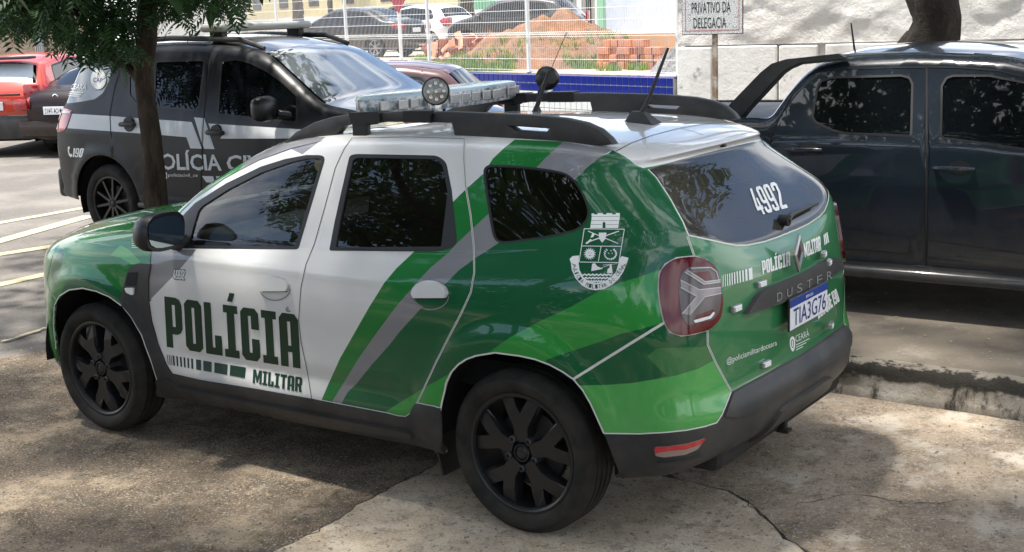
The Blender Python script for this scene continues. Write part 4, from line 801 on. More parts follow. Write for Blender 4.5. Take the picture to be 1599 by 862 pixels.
liv('dgreen', dkL + [(990, 252), (1300, 330), (1400, 700), (1000, 760), (500, 720)], 10)
P_.append((TGATE, 'tgreen')); P_.append((BUMPER, 'dgreen'))
spo = SK.px(dense([(1192.6, 211), (1145.8, 213.8), (1071.4, 235), (1018.2, 252), (1004, 262.5), (990, 256), (968, 240), (955, 233), (986.3, 218)], 7, False)); spo = spo[spo[:, 0] > .03]
rwtop = gu[-8:][::-1]
SPO = np.concatenate([[[0, gu[-1, 1] - .02]], [(p[0], p[1] - .02) for p in rwtop if p[0] < 2.9], [SK.px([(1004, 262.5)])[0]], SK.px([(990, 256), (968, 240), (961, 236.4), (950, 228)]), [[3.5, 15.2], [0, 15.2]]])
P_.append((SPO, 'white')); L_.append(SPO)
liv('green', greenL + greyL, 9)
liv('silver', greyL[::-1] + dkL[::-1], 9)
bandU = [(603, 642), (625.6, 627.8), (663, 605), (700, 584.6), (725, 570), (762, 551), (796, 527), (840, 503), (888, 481), (935, 455), (970, 441), (1000, 432), (1033, 420)]
bandD = [(1037, 503), (1003, 513.5), (970, 521), (930, 537), (888, 551), (857, 561), (840, 600), (700, 660), (655, 680), (600, 662)]
liv('bgreen', bandU + bandD, 9)
liv('ogreen', A1([(900, 600), (980, 520), (1060, 455), (1130, 452), (1230, 450), (1290, 440), (1290, 505), (1230, 535), (1140, 565), (1000, 590)]), 9)
liv('lgreen', A1([(720, 606), (850, 604), (950, 597), (1060, 580), (1140, 565), (1230, 537), (1290, 505), (1350, 600), (1370, 640), (1290, 790), (1000, 815), (800, 815)]), 9)
liv('dgreen', A1([(700, 606), (760, 604), (950, 596), (1040, 583), (1100, 567), (1040, 510), (985, 440), (1000, 395), (1075, 352), (1000, 376), (850, 420), (700, 470), (610, 500), (600, 560)]), 9)
# front wing, bonnet and windscreen pillar
B2 = lambda pts: Z(pts, (50, 300), 5.072)
liv('green', [(-20, 300), (236.6, 330), (275, 322), (307, 292), (368, 248), (398, 236), (330, 225), (60, 260)] + [], 12)
P_.append((HOOD, 'green'))
liv('green', [(60, 560), (50, 380), (109, 362), (204, 357), (216, 350), (268, 330), (272, 350), (238, 392), (236, 470), (190, 480), (150, 500), (90, 600)], 12)
liv('dgreen', B2([(195, 870), (285, 680), (400, 668), (560, 690), (640, 740), (720, 800), (690, 880), (560, 900), (400, 860), (300, 850), (210, 900)]), 10)
liv('lgreen', B2([(620, 500), (700, 420), (760, 450), (860, 550), (800, 580), (700, 520)]), 10)
liv('dgreen', B2([(150, 590), (230, 430), (255, 470), (240, 560), (220, 650), (180, 760), (150, 650)]), 10)
liv('silver', [(237, 391), (307, 389.4), (283, 418), (235, 467.7), (230, 480), (205, 492), (192, 480), (200, 440), (215, 412), (236, 410)], 9)
liv('green', [(262, 356), (285, 330), (304, 313), (352, 279), (372, 268), (392, 240), (360, 245), (318, 280), (268, 322)], 8)
liv('silver', [(372, 268), (405, 251), (455, 233), (472, 241), (509, 214), (441, 214), (392, 240)], 8)
UV, TR, LB = cut(SK, L_, G_, 6)
CEN = UV[TR].mean(1); pc = np.zeros(len(TR), int)
PN = ['white', 'green', 'dgreen', 'lgreen', 'bgreen', 'ogreen', 'tgreen', 'silver', 'edge']
for P, n in P_: pc[in_poly(CEN, P)] = PN.index(n)

def ribbon(mb, skin, uv, w, off=.0012, mi=0, closed=False, mirror=True):
    """a thin strip following a line on the skin"""
    Q = skin.ev(uv); Nn = skin.nrm(uv); T = np.roll(Q, -1, 0) - np.roll(Q, 1, 0)
    if not closed: T[0] = Q[1] - Q[0]; T[-1] = Q[-1] - Q[-2]
    B = np.cross(Nn, T); B /= np.linalg.norm(B, axis=1)[:, None] + 1e-12; n = len(Q)
    A = np.concatenate([Q + B * w / 2 + Nn * off, Q - B * w / 2 + Nn * off]); k = n if closed else n - 1
    fs = [(i, (i + 1) % n, n + (i + 1) % n, n + i) for i in range(k)]
    mb.add(A, fs, mi)
    if mirror: mb.add(A * [1, -1, 1], [f[::-1] for f in fs], mi)
car = thing('police_car', 'white and green police car with big dark door lettering, parked in the foreground', 'police car', group='police cars')
PM = [M_[n] for n in PN]
def regs(*ns): 
    ids = [-1 if n == 'body' else i - 1 for i, n in enumerate(NAMES) if n in ns]
    return np.isin(LB, ids)
def pan(name, ns, mats=None, parent=car, plain=False, **k):
    m = regs(*ns); T = TR[m]
    return panel(name, SK, UV, T, pc[m] * (0 if plain else 1), mats or PM, parent, **k)
body = pan('body_shell', ['body'], mirror=False); body2 = pan('body_shell', ['body'], left=False)
doorF = pan('front_door', ['front_door'], mirror=False); doorF2 = pan('front_door', ['front_door'], left=False)
doorR = pan('rear_door', ['rear_door'], mirror=False); doorR2 = pan('rear_door', ['rear_door'], left=False)
tg = pan('tailgate', ['tailgate']); bump = pan('rear_bumper', ['bumper_plastic'], [M_['plastic']], car, True)
for kk_ in (dict(mirror=False), dict(left=False)): pan('bumper_corner', ['rear_bumper'], None, bump, **kk_)
pan('front_bumper', ['front_bumper'], thick=.02); hood = pan('bonnet', ['bonnet']); pan('roof_panel', ['roof'])
pan('windscreen', ['windscreen'], [M_['clearglass']], plain=True, off=-.004, thick=.004); pan('cowl_panel', ['cowl'], [M_['plastic']], plain=True)
for kk_ in (dict(mirror=False), dict(left=False)): pan('wing_vent_trim', ['vent_trim'], [M_['plastic']], plain=True, off=.006, **kk_); pan('sill_cladding', ['sill'], [M_['plastic']], plain=True, off=.012, thick=.03, **kk_)
pan('rear_window', ['rear_window'], [M_['glassr']], tg, True, off=-.001, thick=.005)
for k, (nm, par, par2) in enumerate((('front_door', doorF, doorF2), ('rear_door', doorR, doorR2), ('quarter', None, None))):
    g = M_['glassf'] if k == 0 else M_['glass']
    for left, pr in ((True, par), (False, par2)):
        kk = dict(mirror=not left, left=left)
        if pr is None: pr = car
        s_ = pan('window_seal', ['seal_' + nm], [M_['rubber']], pr, True, off=.001, thick=.02, **kk)
        w_ = pan('side_window' if nm != 'quarter' else 'quarter_window', ['pane_' + nm], [g], pr, True, off=-.006, thick=.003, **kk)
# joints and bare edges
def joint(P, uvp=False, closed=False, dark=.0035, white=0.0, side=1):
    uv = np.array(P, float) if uvp else SK.px(dense(P, 5, closed))
    for w_, of_, nm_, mt_ in ((dark, .0016, 'panel_joint', 'gap'), (white, .0010, 'bare_edge', 'edge')):
        if w_:
            q = MB(); ribbon(q, SK, uv, w_, of_, 0, closed, False); o = q.build(nm_, M_[mt_], car, True); q = MB(); q.v = [(a, -b, c) for a, b, c in [tuple(v.co) for v in o.data.vertices]]; q.f = [tuple(p.vertices)[::-1] for p in o.data.polygons]; q.m = [0] * len(q.f); q.build(nm_, M_[mt_], car, True)
joint(FRONT_DOOR[:11]); joint(FRONT_DOOR[18:26] , dark=.003)
joint(REAR_DOOR[10:28][::1], white=.009, dark=.002); joint([(725, 217), (640, 214), (551, 216)], dark=.003)
joint(BUMP_SEAM, white=.010, dark=.0); joint(ARCH_R[:15], white=.007, dark=0); joint(ARCH_F[1:10], white=.007, dark=0)
joint([(652.8, 629.7), (688.9, 636.5)], white=.007, dark=0); joint(BLACK_LINE, white=.005, dark=0); joint(TG_LOW, white=.009, dark=.002)
joint(LAMP, closed=True, white=.012, dark=0); joint([(1085, 401), (1083.7, 399), (1073, 369)], white=.009, dark=.002); joint([(961.9, 236.5), (986.3, 223.4), (1018, 211.7), (1060.7, 200.5), (1103, 193.6)], dark=.004)
joint(gl[:12], white=.006, dark=0); joint(hood_px, True, white=.008, dark=.002); joint(fb, True, white=.006, dark=.002)

def patch(name, uvp, mats, parent, off=.004, thick=.01, mirror=False, left=True, step=.08, mi=0, skin=None):
    if mirror and left and float(np.min(np.abs(np.array(uvp)[:, 0]))) > .01 and skin is None:
        patch(name, uvp, mats, parent, off, thick, True, False, step, mi, skin); mirror = False
    """a panel cut to a uv outline and laid on the skin"""
    skin = skin or SK; P = np.array(uvp); lo, hi = P.min(0), P.max(0); gx = np.arange(lo[0], hi[0], step); gy = np.arange(lo[1], hi[1], step)
    G = np.stack(np.meshgrid(gx, gy), -1).reshape(-1, 2); G = G[in_poly(G, P)]; A = np.concatenate([P, G]); n = len(P)
    r = delaunay_2d_cdt([Vector(p) for p in A], [(i, (i + 1) % n) for i in range(n)], [], 1, 1e-5); V = np.array([tuple(p) for p in r[0]]); T = np.array([f for f in r[2] if len(f) == 3])
    T = T[in_poly(V[T].mean(1), P)]
    return panel(name, skin, V, T, [mi] * len(T), mats, parent, off=off, thick=thick, mirror=mirror, left=left)
AX = lambda x, y, z: Matrix.Translation((x, y, z)) @ Matrix.Rotation(-PI / 2, 4, 'X')      # local z -> +y
# ---- wheels
def wheel(parent, x, y, z, side, R=.345, rr=.249, w=.215, style=0, ms=('tyre', 'rim'), turn=0., steer=0.):
    """side +1: outer face looks to +y"""
    e = bpy.data.objects.new('wheel', None); C.objects.link(e); e.parent = parent; e.location = (x, y, z); e.rotation_euler = (0, 0, steer + (0 if side > 0 else PI))
    A = Matrix.Rotation(-PI / 2, 4, 'X'); h = w / 2; m = MB()
    S = rr + .004; k = R - S
    prof = [(S - .02, -h * .75), (S, -h * .82), (S + k * .25, -h * .98), (S + k * .6, -h), (R - .028, -h * .9), (R - .008, -h * .74)]
    gr = [-.52, -.17, .17, .52]
    for g in gr: prof += [(R - .001, h * (g - .05)), (R - .012, h * (g - .04)), (R - .012, h * (g + .04)), (R - .001, h * (g + .05))]
    prof += [(R - .008, h * .74), (R - .028, h * .9), (S + k * .62, h), (S + k * .60, h + .001), (S + k * .25, h * .985), (S + .006, h * .86), (S, h * .82), (S - .02, h * .75)]
    m.lathe(prof, A, 64); m.build('tyre', M_[ms[0]], e, True, 50)
    m = MB(); f = h * .80
    m.lathe([(rr + .006, f), (rr + .004, f + .006), (rr - .004, f + .007), (rr - .012, f + .002), (rr - .018, f - .03), (rr - .03, -h * .7), (rr - .01, -h * .8)], A, 64)
    m.lathe([(.001, f - .035), (.035, f - .033), (.075, f - .045), (.085, f - .075), (.16, f - .08), (.165, -h * .2), (.001, -h * .2)], A, 40, 1)
    m.build('rim', [M_[ms[1]], M_['disc']], e, True)
    zf = f - .018
    def P2(r, t): return (r * math.cos(t), r * math.sin(t))
    if style == 0:       # five forked spokes
        for i in range(5):
            t = turn + i * 2 * PI / 5; sp = MB(); T = A @ Matrix.Rotation(t, 4, 'Z')
            st = [(.045, -.032), (.105, -.036), (.150, -.064), (.217, -.100), (.238, -.050), (.188, -.020), (.158, 0), (.188, .020), (.238, .050), (.217, .100), (.150, .064), (.105, .036), (.045, .032)]
            st = [(a * rr / .238, b * rr / .238) for a, b in st]
            n = len(st); lo = [T @ Vector((a, b, zf - .045)) for a, b in st]; c_ = [sum(p[0] for p in st) / n, 0]
            hi = [T @ Vector((a, b * .90, zf + (.012 if a < .2 else .0))) for a, b in st]; md = [T @ Vector((a, b, zf - .006)) for a, b in st]
            vs = lo + md + hi; fs = [(i_, (i_ + 1) % n, n + (i_ + 1) % n, n + i_) for i_ in range(n)] + [(n + i_, n + (i_ + 1) % n, 2 * n + (i_ + 1) % n, 2 * n + i_) for i_ in range(n)]
            o = 2 * n; fs += [(o, o + 1, o + 11, o + 12), (o + 1, o + 2, o + 6, o + 10, o + 11), (o + 2, o + 3, o + 4, o + 5, o + 6), (o + 6, o + 7, o + 8, o + 9, o + 10)]
            sp.add(vs, fs); sp.build('spoke', M_[ms[1]], e)
    else:                # ten slim twin spokes
        nn = {1: 10, 2: 7, 3: 5}[style]
        for i in range(nn):
            t = turn + i * 2 * PI / nn; sp = MB(); T = A @ Matrix.Rotation(t, 4, 'Z'); wd = {1: .014, 2: .022, 3: .035}[style]
            sp.prism([(.03, -wd), (rr * .95, -wd * 1.1), (rr * .95, wd * .6), (.03, wd)], zf - .03, zf + .008, T); sp.build('spoke', M_[ms[1]], e)
    hb = MB(); hb.lathe([(.040, zf - .03), (.040, zf + .010), (.036, zf + .016), (.031, zf + .017), (.029, zf + .010), (.022, zf + .016), (.001, zf + .018)], A, 28); hb.build('hub_cap', M_[ms[1]], e, True)
    if style == 0:
        for i in range(5):
            t = turn + PI / 5 + i * 2 * PI / 5; nb = MB(); a, b = P2(.066, t)
            nb.lathe([(.0155, zf - .03), (.0155, zf + .018), (.012, zf + .022), (.009, zf + .022), (.008, zf + .012), (.0005, zf + .012)], A @ Matrix.Translation((a, b, 0)), 12); nb.build('wheel_bolt', M_['plastic'], e, True)
    return e
for x, t, s in ((0, .95, 0), (WB, .28, 0.0)):
    wheel(car, x, .780, .345, 1, turn=t, steer=s); wheel(car, x, -.780, .345, -1, turn=t, steer=s)
# ---- wheel wells, floor, mudflaps
for wx in (0, WB):
    for sd_ in (1, -1):
        m = MB(); n = 24; a0, a1 = (-.06, PI + .06); pr = []
        for k in range(n + 1):
            a = a0 + (a1 - a0) * k / n; pr.append((wx + .445 * math.cos(a), .36 + .43 * math.sin(a)))
        vs = [(x, sd_ * .875, z) for x, z in pr] + [(x, sd_ * .56, z) for x, z in pr]; fs = [(i, i + 1, n + 2 + i, n + 1 + i) for i in range(n)] + [tuple(range(n + 1, 2 * n + 2))]
        m.add(vs, fs); m.build('wheel_arch_liner', M_['dark'], car, True)
fl = MB(); fl.box((1.33, 0, .40), (4.0, 1.10, .22), bev=.05); fl.box((1.335, 0, .40), (1.75, 1.62, .2), bev=.03); fl.box((-.62, 0, .42), (.3, 1.3, .2), bev=.04); fl.box((3.2, 0, .4), (.2, 1.2, .3), bev=.04)
fl.build('underbody', M_['under'], car)
ex = MB(); ex.tube([(-.3, -.38, .34), (-.66, -.38, .34)], .08, 14); ex.build('silencer', M_['disc'], car, True)
for x, w_ in ((.46, .03),):
    for s in (1,):
        m = MB(); m.add([(x, s * .70, .40), (x, s * .865, .40), (x - .05, s * .855, .17), (x - .05, s * .72, .17), (x + .012, s * .70, .40), (x + .012, s * .865, .40), (x - .038, s * .855, .17), (x - .038, s * .72, .17)], [(0, 1, 2, 3), (7, 6, 5, 4), (0, 4, 5, 1), (1, 5, 6, 2), (2, 6, 7, 3), (3, 7, 4, 0)]); m.build('mudflap', M_['rubber'], car)
th = MB(); th.box((-.72, .04, .345), (.14, .03, .06), bev=.006); th.box((-.78, .04, .325), (.05, .05, .015), bev=.004); th.box((-.70, .04, .36), (.06, .3, .05), bev=.01);  th.build('tow_bracket', M_['under'], car)
# ---- cabin
fb_ = MB(); fb_.box((1.0, 0, .62), (2.6, 1.5, .12)); fb_.box((-.25, 0, .85), (.75, 1.3, .5), bev=.05); fb_.build('cabin_floor', M_['dark'], car)
ds = MB(); ds.box((1.93, 0, .98), (.42, 1.45, .20), bev=.06); ds.build('dashboard', M_['seat'], car)
def seat(x, y, w=.5):
    m = MB(); m.box((x, y, .78), (.5, w, .16), bev=.05)
    m.box((0, 0, 0), (.16, w, .62), bev=.06, M=Matrix.Translation((x - .26, y, 1.08)) @ Matrix.Rotation(-.22, 4, 'Y')); o = m.build('seat', M_['seat'], car, True)
    h = MB(); h.box((0, 0, 0), (.11, .26, .17), bev=.045, M=Matrix.Translation((x - .36, y, 1.45)) @ Matrix.Rotation(-.15, 4, 'Y')); h.build('headrest', M_['seat'], o, True)
for y in (.38, -.38): seat(1.2, y)
seat(.42, 0, 1.2)
sw = MB(); A = Matrix.Translation((1.66, .38, 1.06)) @ Matrix.Rotation(-1.1, 4, 'Y'); sw.tube([A @ Vector((.18 * math.cos(a), .18 * math.sin(a), 0)) for a in np.linspace(0, 2 * PI, 25)], .014, 8); sw.build('steering_wheel', M_['seat'], car, True)
# ---- door mirrors
for s, p in ((1, doorF), (-1, doorF2)):
    m = MB(); prof = [(.02, .35), (.05, .75), (.085, .96), (.105, 1.0), (.12, .97)]
    vs = []; fs = []; n = 20; D_ = [(-.055, .9, 1.0), (-.03, 1.0, 1.0), (.01, 1.0, .98), (.045, .9, .88), (.07, .7, .68), (.085, .4, .4), (.09, .05, .05)]
    for dx, ky, kz in D_:
        for k in range(n):
            a = 2 * PI * k / n; ca, sa = math.cos(a), math.sin(a); q = 1 / (abs(ca) ** 3.2 + abs(sa) ** 3.2) ** (1 / 3.2); vs.append((1.945 + dx, s * (.995 + .125 * q * ca * ky - .012 * sa), 1.146 + .089 * q * sa * kz))
    for i in range(len(D_) - 1):
        for k in range(n): fs.append((i * n + k, i * n + (k + 1) % n, (i + 1) * n + (k + 1) % n, (i + 1) * n + k))
    fs.append(tuple(range(n))[::-1]); m.add(vs, [f if s > 0 else f[::-1] for f in fs]); o = m.build('door_mirror', M_['rubber' if 0 else 'rim'], p, True)
    a = MB(); a.tube([(1.95, s * .93, 1.08), (1.97, s * .85, 1.07)], [.035, .05], 10); a.build('mirror_arm', M_['plastic'], p, True)
    g = MB(); vs = [(1.886, s * (.995 + .105 * (1 / (abs(math.cos(a)) ** 3.2 + abs(math.sin(a)) ** 3.2) ** (1 / 3.2)) * math.cos(a)), 1.146 + .072 * (1 / (abs(math.cos(a)) ** 3.2 + abs(math.sin(a)) ** 3.2) ** (1 / 3.2)) * math.sin(a)) for a in np.linspace(0, 2 * PI, 20, endpoint=False)]
    g.add(vs, [tuple(range(20))]); g.build('mirror_glass', mat('mirror_glass', (.25, .3, .3), rough=.03, metal=1) if 'mirror_glass' not in bpy.data.materials else bpy.data.materials['mirror_glass'], p)
# ---- door handles and lock
def handle(px, py, w, par, left=True):
    C0 = [(px + w * math.cos(a), py + w * .74 * math.sin(a)) for a in np.linspace(0, 2 * PI, 26, endpoint=False)]; uvp = SK.px(C0)
    pc_ = SK.px([(px, py)])[0]
    patch('handle_recess', uvp, [M_['white' if w < 24 else 'dgreen']], par, off=.0015, thick=0, mirror=not left, left=left, step=.03)
    up = [(px + (w + 1) * math.cos(a), py - 2 + w * .78 * math.sin(a)) for a in np.linspace(PI, 2 * PI, 16)] + [(px + w * .9, py + 4), (px - w * .9, py + 4)]
    patch('door_handle', SK.px(up), [M_['white']], par, off=.018, thick=.02, mirror=not left, left=left, step=.03)
    patch('handle_gap', SK.px([(px - w * .93, py + 3.5), (px + w * .93, py + 3.5), (px + w * .88, py + 6.0), (px - w * .88, py + 6.0)]), [M_['gap']], par, off=.004, thick=.0, mirror=not left, left=left, step=.03)
    R_ = SK.px([(px + (w + 1.5) * math.cos(a), py + 1 + (w + 1.5) * .76 * math.sin(a)) for a in np.linspace(0, PI, 22)]); q_ = MB(); ribbon(q_, SK, R_, .005, .0022, 0, False, False)
    if left: q_.build('recess_edge', M_['silver'], par, True)
for l, a, b in ((True, doorF, doorR), (False, doorF2, doorR2)): handle(430, 450, 22, a, l); handle(673, 461, 26.5, b, l)
kl = MB(); kl.lathe([(.001, .006), (.011, .006), (.014, 0)], AX(*SK.ev(SK.px([(450, 483)]))[0]), 14); kl.build('key_lock', M_['silverbit'], doorF, True)
# ---- roof rails
RX_ = Matrix.Rotation(PI / 2, 4, 'X')
def prj(P, y): return [(lambda q: (q[0], q[2]))(on_plane(u, v, 1, y)) for u, v in P]
RAIL = [(441, 225), (460, 207), (490, 191), (520, 182), (560, 176.5), (620, 175), (700, 175), (760, 177), (830, 180), (880, 185), (912, 192), (934, 202), (950, 216), (957, 226), (930, 227), (870, 224), (780, 217.5), (709, 211.5), (704.5, 192), (650, 191), (600, 190.5), (560, 192), (535, 197), (522, 213), (490, 214), (462, 219)]
rp = prj(RAIL, .585); slot = prj([(795, 197), (857, 201), (851, 207), (806, 204)], .585)
for s in (1, -1):
    m = MB(); A0 = np.array(rp); S0 = np.array(slot); n = len(A0)
    r = delaunay_2d_cdt([Vector(p) for p in np.concatenate([A0, S0])], [(i, (i + 1) % n) for i in range(n)] + [(n + i, n + (i + 1) % 4) for i in range(4)], [], 0, 1e-6)
    V = np.array([tuple(p) for p in r[0]]); T = np.array([f for f in r[2] if len(f) == 3]); c_ = V[T].mean(1); T = T[in_poly(c_, A0) & ~in_poly(c_, S0)]
    y0, y1 = s * .535, s * .585; k = len(V); vs = [(x, y1 - s * .006 * 0, z) for x, z in V] + [(x, y0, z) for x, z in V]
    fs = [tuple(map(int, t)) for t in T] + [tuple(int(k + i) for i in t[::-1]) for t in T]
    for a, b in [(i, (i + 1) % n) for i in range(n)] + [(n + (i + 1) % 4, n + i) for i in range(4)]: fs.append((a, b, k + b, k + a))
    m.add(vs, fs); rl = m.build('roof_rail', M_['plastic'], car)
    bm = bmesh.new(); bm.from_mesh(rl.data); bmesh.ops.recalc_face_normals(bm, faces=bm.faces); ed = [e for e in bm.edges if len(e.link_faces) == 2 and e.calc_face_angle(0) > .9 and abs(e.verts[0].co.y - e.verts[1].co.y) < .01]
    bmesh.ops.bevel(bm, geom=ed, offset=.007, segments=2, affect='EDGES', profile=.5); bm.to_mesh(rl.data); bm.free()
    rl.data.polygons.foreach_set('use_smooth', [True] * len(rl.data.polygons)); rl.data.set_sharp_from_angle(angle=.7)
    for qq in ([(545, 176), (592, 174.5), (594, 192), (548, 193)], [(630, 173.5), (672, 173), (673, 192), (631, 191.5)]):
        cl = MB(); q = prj(qq, .60); cl.prism(q, -.604, -.53, RX_ if s > 0 else Matrix.Translation((0, -1.134, 0)) @ RX_); cl.build('rail_clamp', M_['rubber'], rl)
# ---- light bar
lb = MB(); x0, x1, zb, zt = .90, 1.13, 1.672, 1.732
def bar_out(gx, gy):     # outline in plan with swept ends
    return [(x1 + gx, .40), (x1 - .02 + gx, .52 + gy), (x1 - .10, .61 + gy), (x0 + .10, .62 + gy), (x0 + .02, .55 + gy), (x0 - gx, .42), (x0 - .03 - gx, .2), (x0 - .045 - gx, 0)]
half = bar_out(0, 0); half = [(x, y * .95) for x, y in half]; pl = half + [(x, -y) for x, y in half[::-1][1:]]
pl = rounded(pl, .03, 2)
lbm = [mat('clear_bar_lens', (.13, .15, .16), rough=.08, coat=.8, var=((.40, .42, .43), 34, .07)), mat('bar_lid', (.28, .38, .42), rough=.25, coat=.4)]
n = len(pl); cx = np.array(pl).mean(0)
rings = [(zb - .012, .93), (zb, 1.0), (zt, 1.0), (zt + .012, .97), (zt + .016, .80)]; vs = []
for z, k in rings: vs += [tuple(cx + (p - cx) * [k if k > .95 else k, 1 - (1 - k) * .35]) + (z,) for p in np.array(pl)]
fs = []; mis = []
for i in range(len(rings) - 1):
    for k in range(n): fs.append((i * n + k, i * n + (k + 1) % n, (i + 1) * n + (k + 1) % n, (i + 1) * n + k)); mis.append(0 if i < 2 else 1)
lb.v = [tuple(map(float, v)) for v in vs]; lb.f = fs + [tuple(range(n))[::-1], tuple((len(rings) - 1) * n + k for k in range(n))]; lb.m = mis + [0, 1]
LBAR = lb.build('light_bar', lbm, car, True, 25)
for k in range(13):
    y = .51 - k * .085; m = MB(); m.box((x0 - .042 + (.03 if abs(y) > .3 else 0) + (.035 if abs(y) > .45 else 0), y, .5 * (zb + zt)), (.010, .066, .042), bev=.004); m.build('lamp_module', M_['silverbit'], LBAR)
for y in (.565, -.565):
    m = MB(); m.box((1.0, y, 1.648), (.13, .07, .05), bev=.01); m.box((1.0, y * 1.04, 1.60), (.09, .03, .09), bev=.008); m.build('bar_bracket', M_['rubber'], LBAR)
# ---- work lamps on the rails
def worklamp(x, y, z, d):
    e = bpy.data.objects.new('work_lamp', None); C.objects.link(e); e.parent = car; e.location = (x, y, z); e.rotation_euler = Vector(d).to_track_quat('Z', 'Y').to_euler()
    m = MB(); m.lathe([(.001, -.055), (.03, -.052), (.052, -.03), (.059, -.005), (.061, .012), (.056, .014), (.054, .006)], Matrix.Identity(4), 28); m.build('lamp_body', M_['rubber'], e, True)
    m = MB(); m.lathe([(.055, .007), (.03, .009), (.001, .010)], Matrix.Identity(4), 28); g = m.build('lamp_glass', mat('lamp_glass', (.17, .175, .15), rough=.15, coat=1, var=((.10, .105, .09), 60, .05)), e, True)
    for i in range(9):
        a = i * 2 * PI / 8; r = .034 if i < 8 else 0; q = MB(); q.lathe([(.010, .010), (.008, .013), (.001, .0125)], Matrix.Translation((r * math.cos(a), r * math.sin(a), 0)), 10); q.build('led', M_['lampclear' if 0 else 'silverbit'], e, True)
    b = MB(); b.box((x, y, z - .075), (.03, .05, .035), bev=.005); b.tube([(x, y - .03, z - .1), (x, y + .03, z - .1)], .012, 8); b.tube([(x, y, z - .12), (x, y, z - .06)], .008, 8); b.build('lamp_foot', M_['silverbit'], car, True)
d0 = Vector((-.75, .62, .05)); worklamp(.596, .555, 1.772, d0); worklamp(.763, -.57, 1.757, Vector((.7, -.5, -.05)))
# ---- aerials
ae = MB(); ae.tube([(-.083, 0, 1.625), (-.13, 0, 1.70), (-.228, 0, 1.917)], [.012, .010, .006], 8); 
ae.add([(-.03, -.035, 1.606), (-.03, .035, 1.606), (-.17, .045, 1.598), (-.17, -.045, 1.598), (-.05, -.010, 1.65), (-.05, .010, 1.65), (-.11, .014, 1.648), (-.11, -.014, 1.648)], [(0, 1, 5, 4), (1, 2, 6, 5), (2, 3, 7, 6), (3, 0, 4, 7), (4, 5, 6, 7)]); ae.build('roof_aerial', M_['plastic'], car)
ae = MB(); ae.tube([(.654, -.3, 1.60), (.65, -.3, 1.64), (.576, -.3, 1.81)], [.03, .012, .007], 8); ae.tube([(.60, -.3, 1.75), (.482, -.32, 1.985)], .0018, 5); ae.build('radio_aerial', M_['rubber'], car, True)
ae = MB(); ae.tube([(.70, -.36, 1.60), (.68, -.36, 1.70), (.64, -.36, 1.76)], .006, 6); ae.build('cable', M_['rubber'], car, True)
ae = MB(); ae.lathe([(.03, 0), (.028, .006), (.008, .012), (.008, .045)], Matrix.Translation((.95, .05, 1.608)), 14); ae.build('cable_gland', M_['rubber'], car, True)
# ---- tail lamps
inner = [(1064, 424), (1073, 417), (1105, 415.5), (1116, 423), (1120, 443), (1122.5, 467), (1119.5, 487), (1110, 499), (1071, 507.5), (1061.5, 491), (1058.5, 464), (1058.5, 440)]
for l in (True, False):
    tl_ = patch('tail_lamp', SK.px(smooth_closed(LAMP, 3)), [M_['lampred']], car, off=.012, thick=.03, left=l, mirror=not l, step=.06)
    patch('lamp_lens', SK.px(rounded(inner, 4, 3)), [M_['lampclear']], tl_, off=.0135, thick=.0, left=l, mirror=not l, step=.06)
    for nm, P, mm, of in (('reflector', [(1076, 426), (1104, 423.5), (1108, 437), (1092, 440), (1080, 432)], 'lampred', .0145), ('reflector', [(1085, 492), (1110, 482), (1112, 489), (1104, 497), (1078, 503)], 'lampred', .0145),
                          ('light_bar_strip', [(1060, 438), (1088, 453), (1121, 449), (1121.5, 458), (1096, 463), (1072, 492), (1063, 490), (1085, 463), (1061, 449)], 'lampbar', .016), ('light_bar_strip', [(1066, 425), (1095, 444), (1120, 441), (1120, 437), (1097, 440), (1070, 422)], 'lampbar', .016),
                          ('light_bar_strip', [(1079, 500), (1104, 493), (1110, 486), (1112, 489), (1106, 497), (1082, 504)], 'decal', .016)):
        patch(nm, SK.px(rounded(P, 1.5, 2)), [M_[mm]], tl_, off=of, thick=.0, left=l, mirror=not l, step=.06)
for P in ([(1060, 437.5), (1088, 452.5), (1121, 448.5)], [(1066, 425), (1095, 444), (1120, 440.5)], [(1121.5, 458), (1096, 463.5), (1073, 492)], [(1060, 449), (1084, 463), (1062, 490)], [(1070, 422), (1097, 440), (1120, 437)], [(1075, 419), (1105, 418), (1114, 425), (1117.5, 437)]):
    q_ = MB(); ribbon(q_, SK, SK.px(dense(P, 4, False)), .0028, .0175, 0, False, False); q_.build('lens_line', M_['silverbit'], car, True)
# ---- rear bumper: skid panel, reflectors
def halfpx(P):
    u = SK.px(dense(P, 5, False)); return u
sk_u = halfpx([(1226, 631), (1220, 633), (1185, 650), (1176, 654), (1172, 662), (1164, 682), (1158, 694), (1176, 683), (1200, 660), (1232, 641)])
sk_u = SK.back([(y, z) for y, z in [(.0, .50), (.20, .50), (.27, .49), (.30, .46), (.38, .38), (.0, .38)]]); sk_u[0][0] = 0; sk_u[-1][0] = 0
patch('bumper_skid', dense(sk_u, .1), [M_['plastic']], bump, off=.016, thick=.02, mirror=True)
for l in (True, False):
    patch('reflector', SK.px(rounded(Z([(480, 668), (560, 664), (748, 622), (705, 680), (640, 708), (530, 722), (485, 714)], (880, 500), 3.38), 3, 2)), [mat('reflector_clear', (.26, .2, .18), rough=.3, coat=.5)], bump, off=.004, thick=.01, left=l, mirror=not l)
    patch('reflector_red', SK.px(Z([(482, 667), (560, 663), (749, 621), (722, 652), (640, 680), (484, 700)], (880, 500), 3.38)), [mat('reflector_red', (.45, .01, .02), rough=.2, coat=1)], bump, off=.0055, thick=.0, left=l, mirror=not l)
    patch('bumper_lip', SK.px(Z([(495, 745), (560, 742), (720, 708), (730, 725), (640, 755), (500, 768)], (880, 500), 3.38)), [M_['plastic']], bump, off=.014, thick=.02, left=l, mirror=not l)
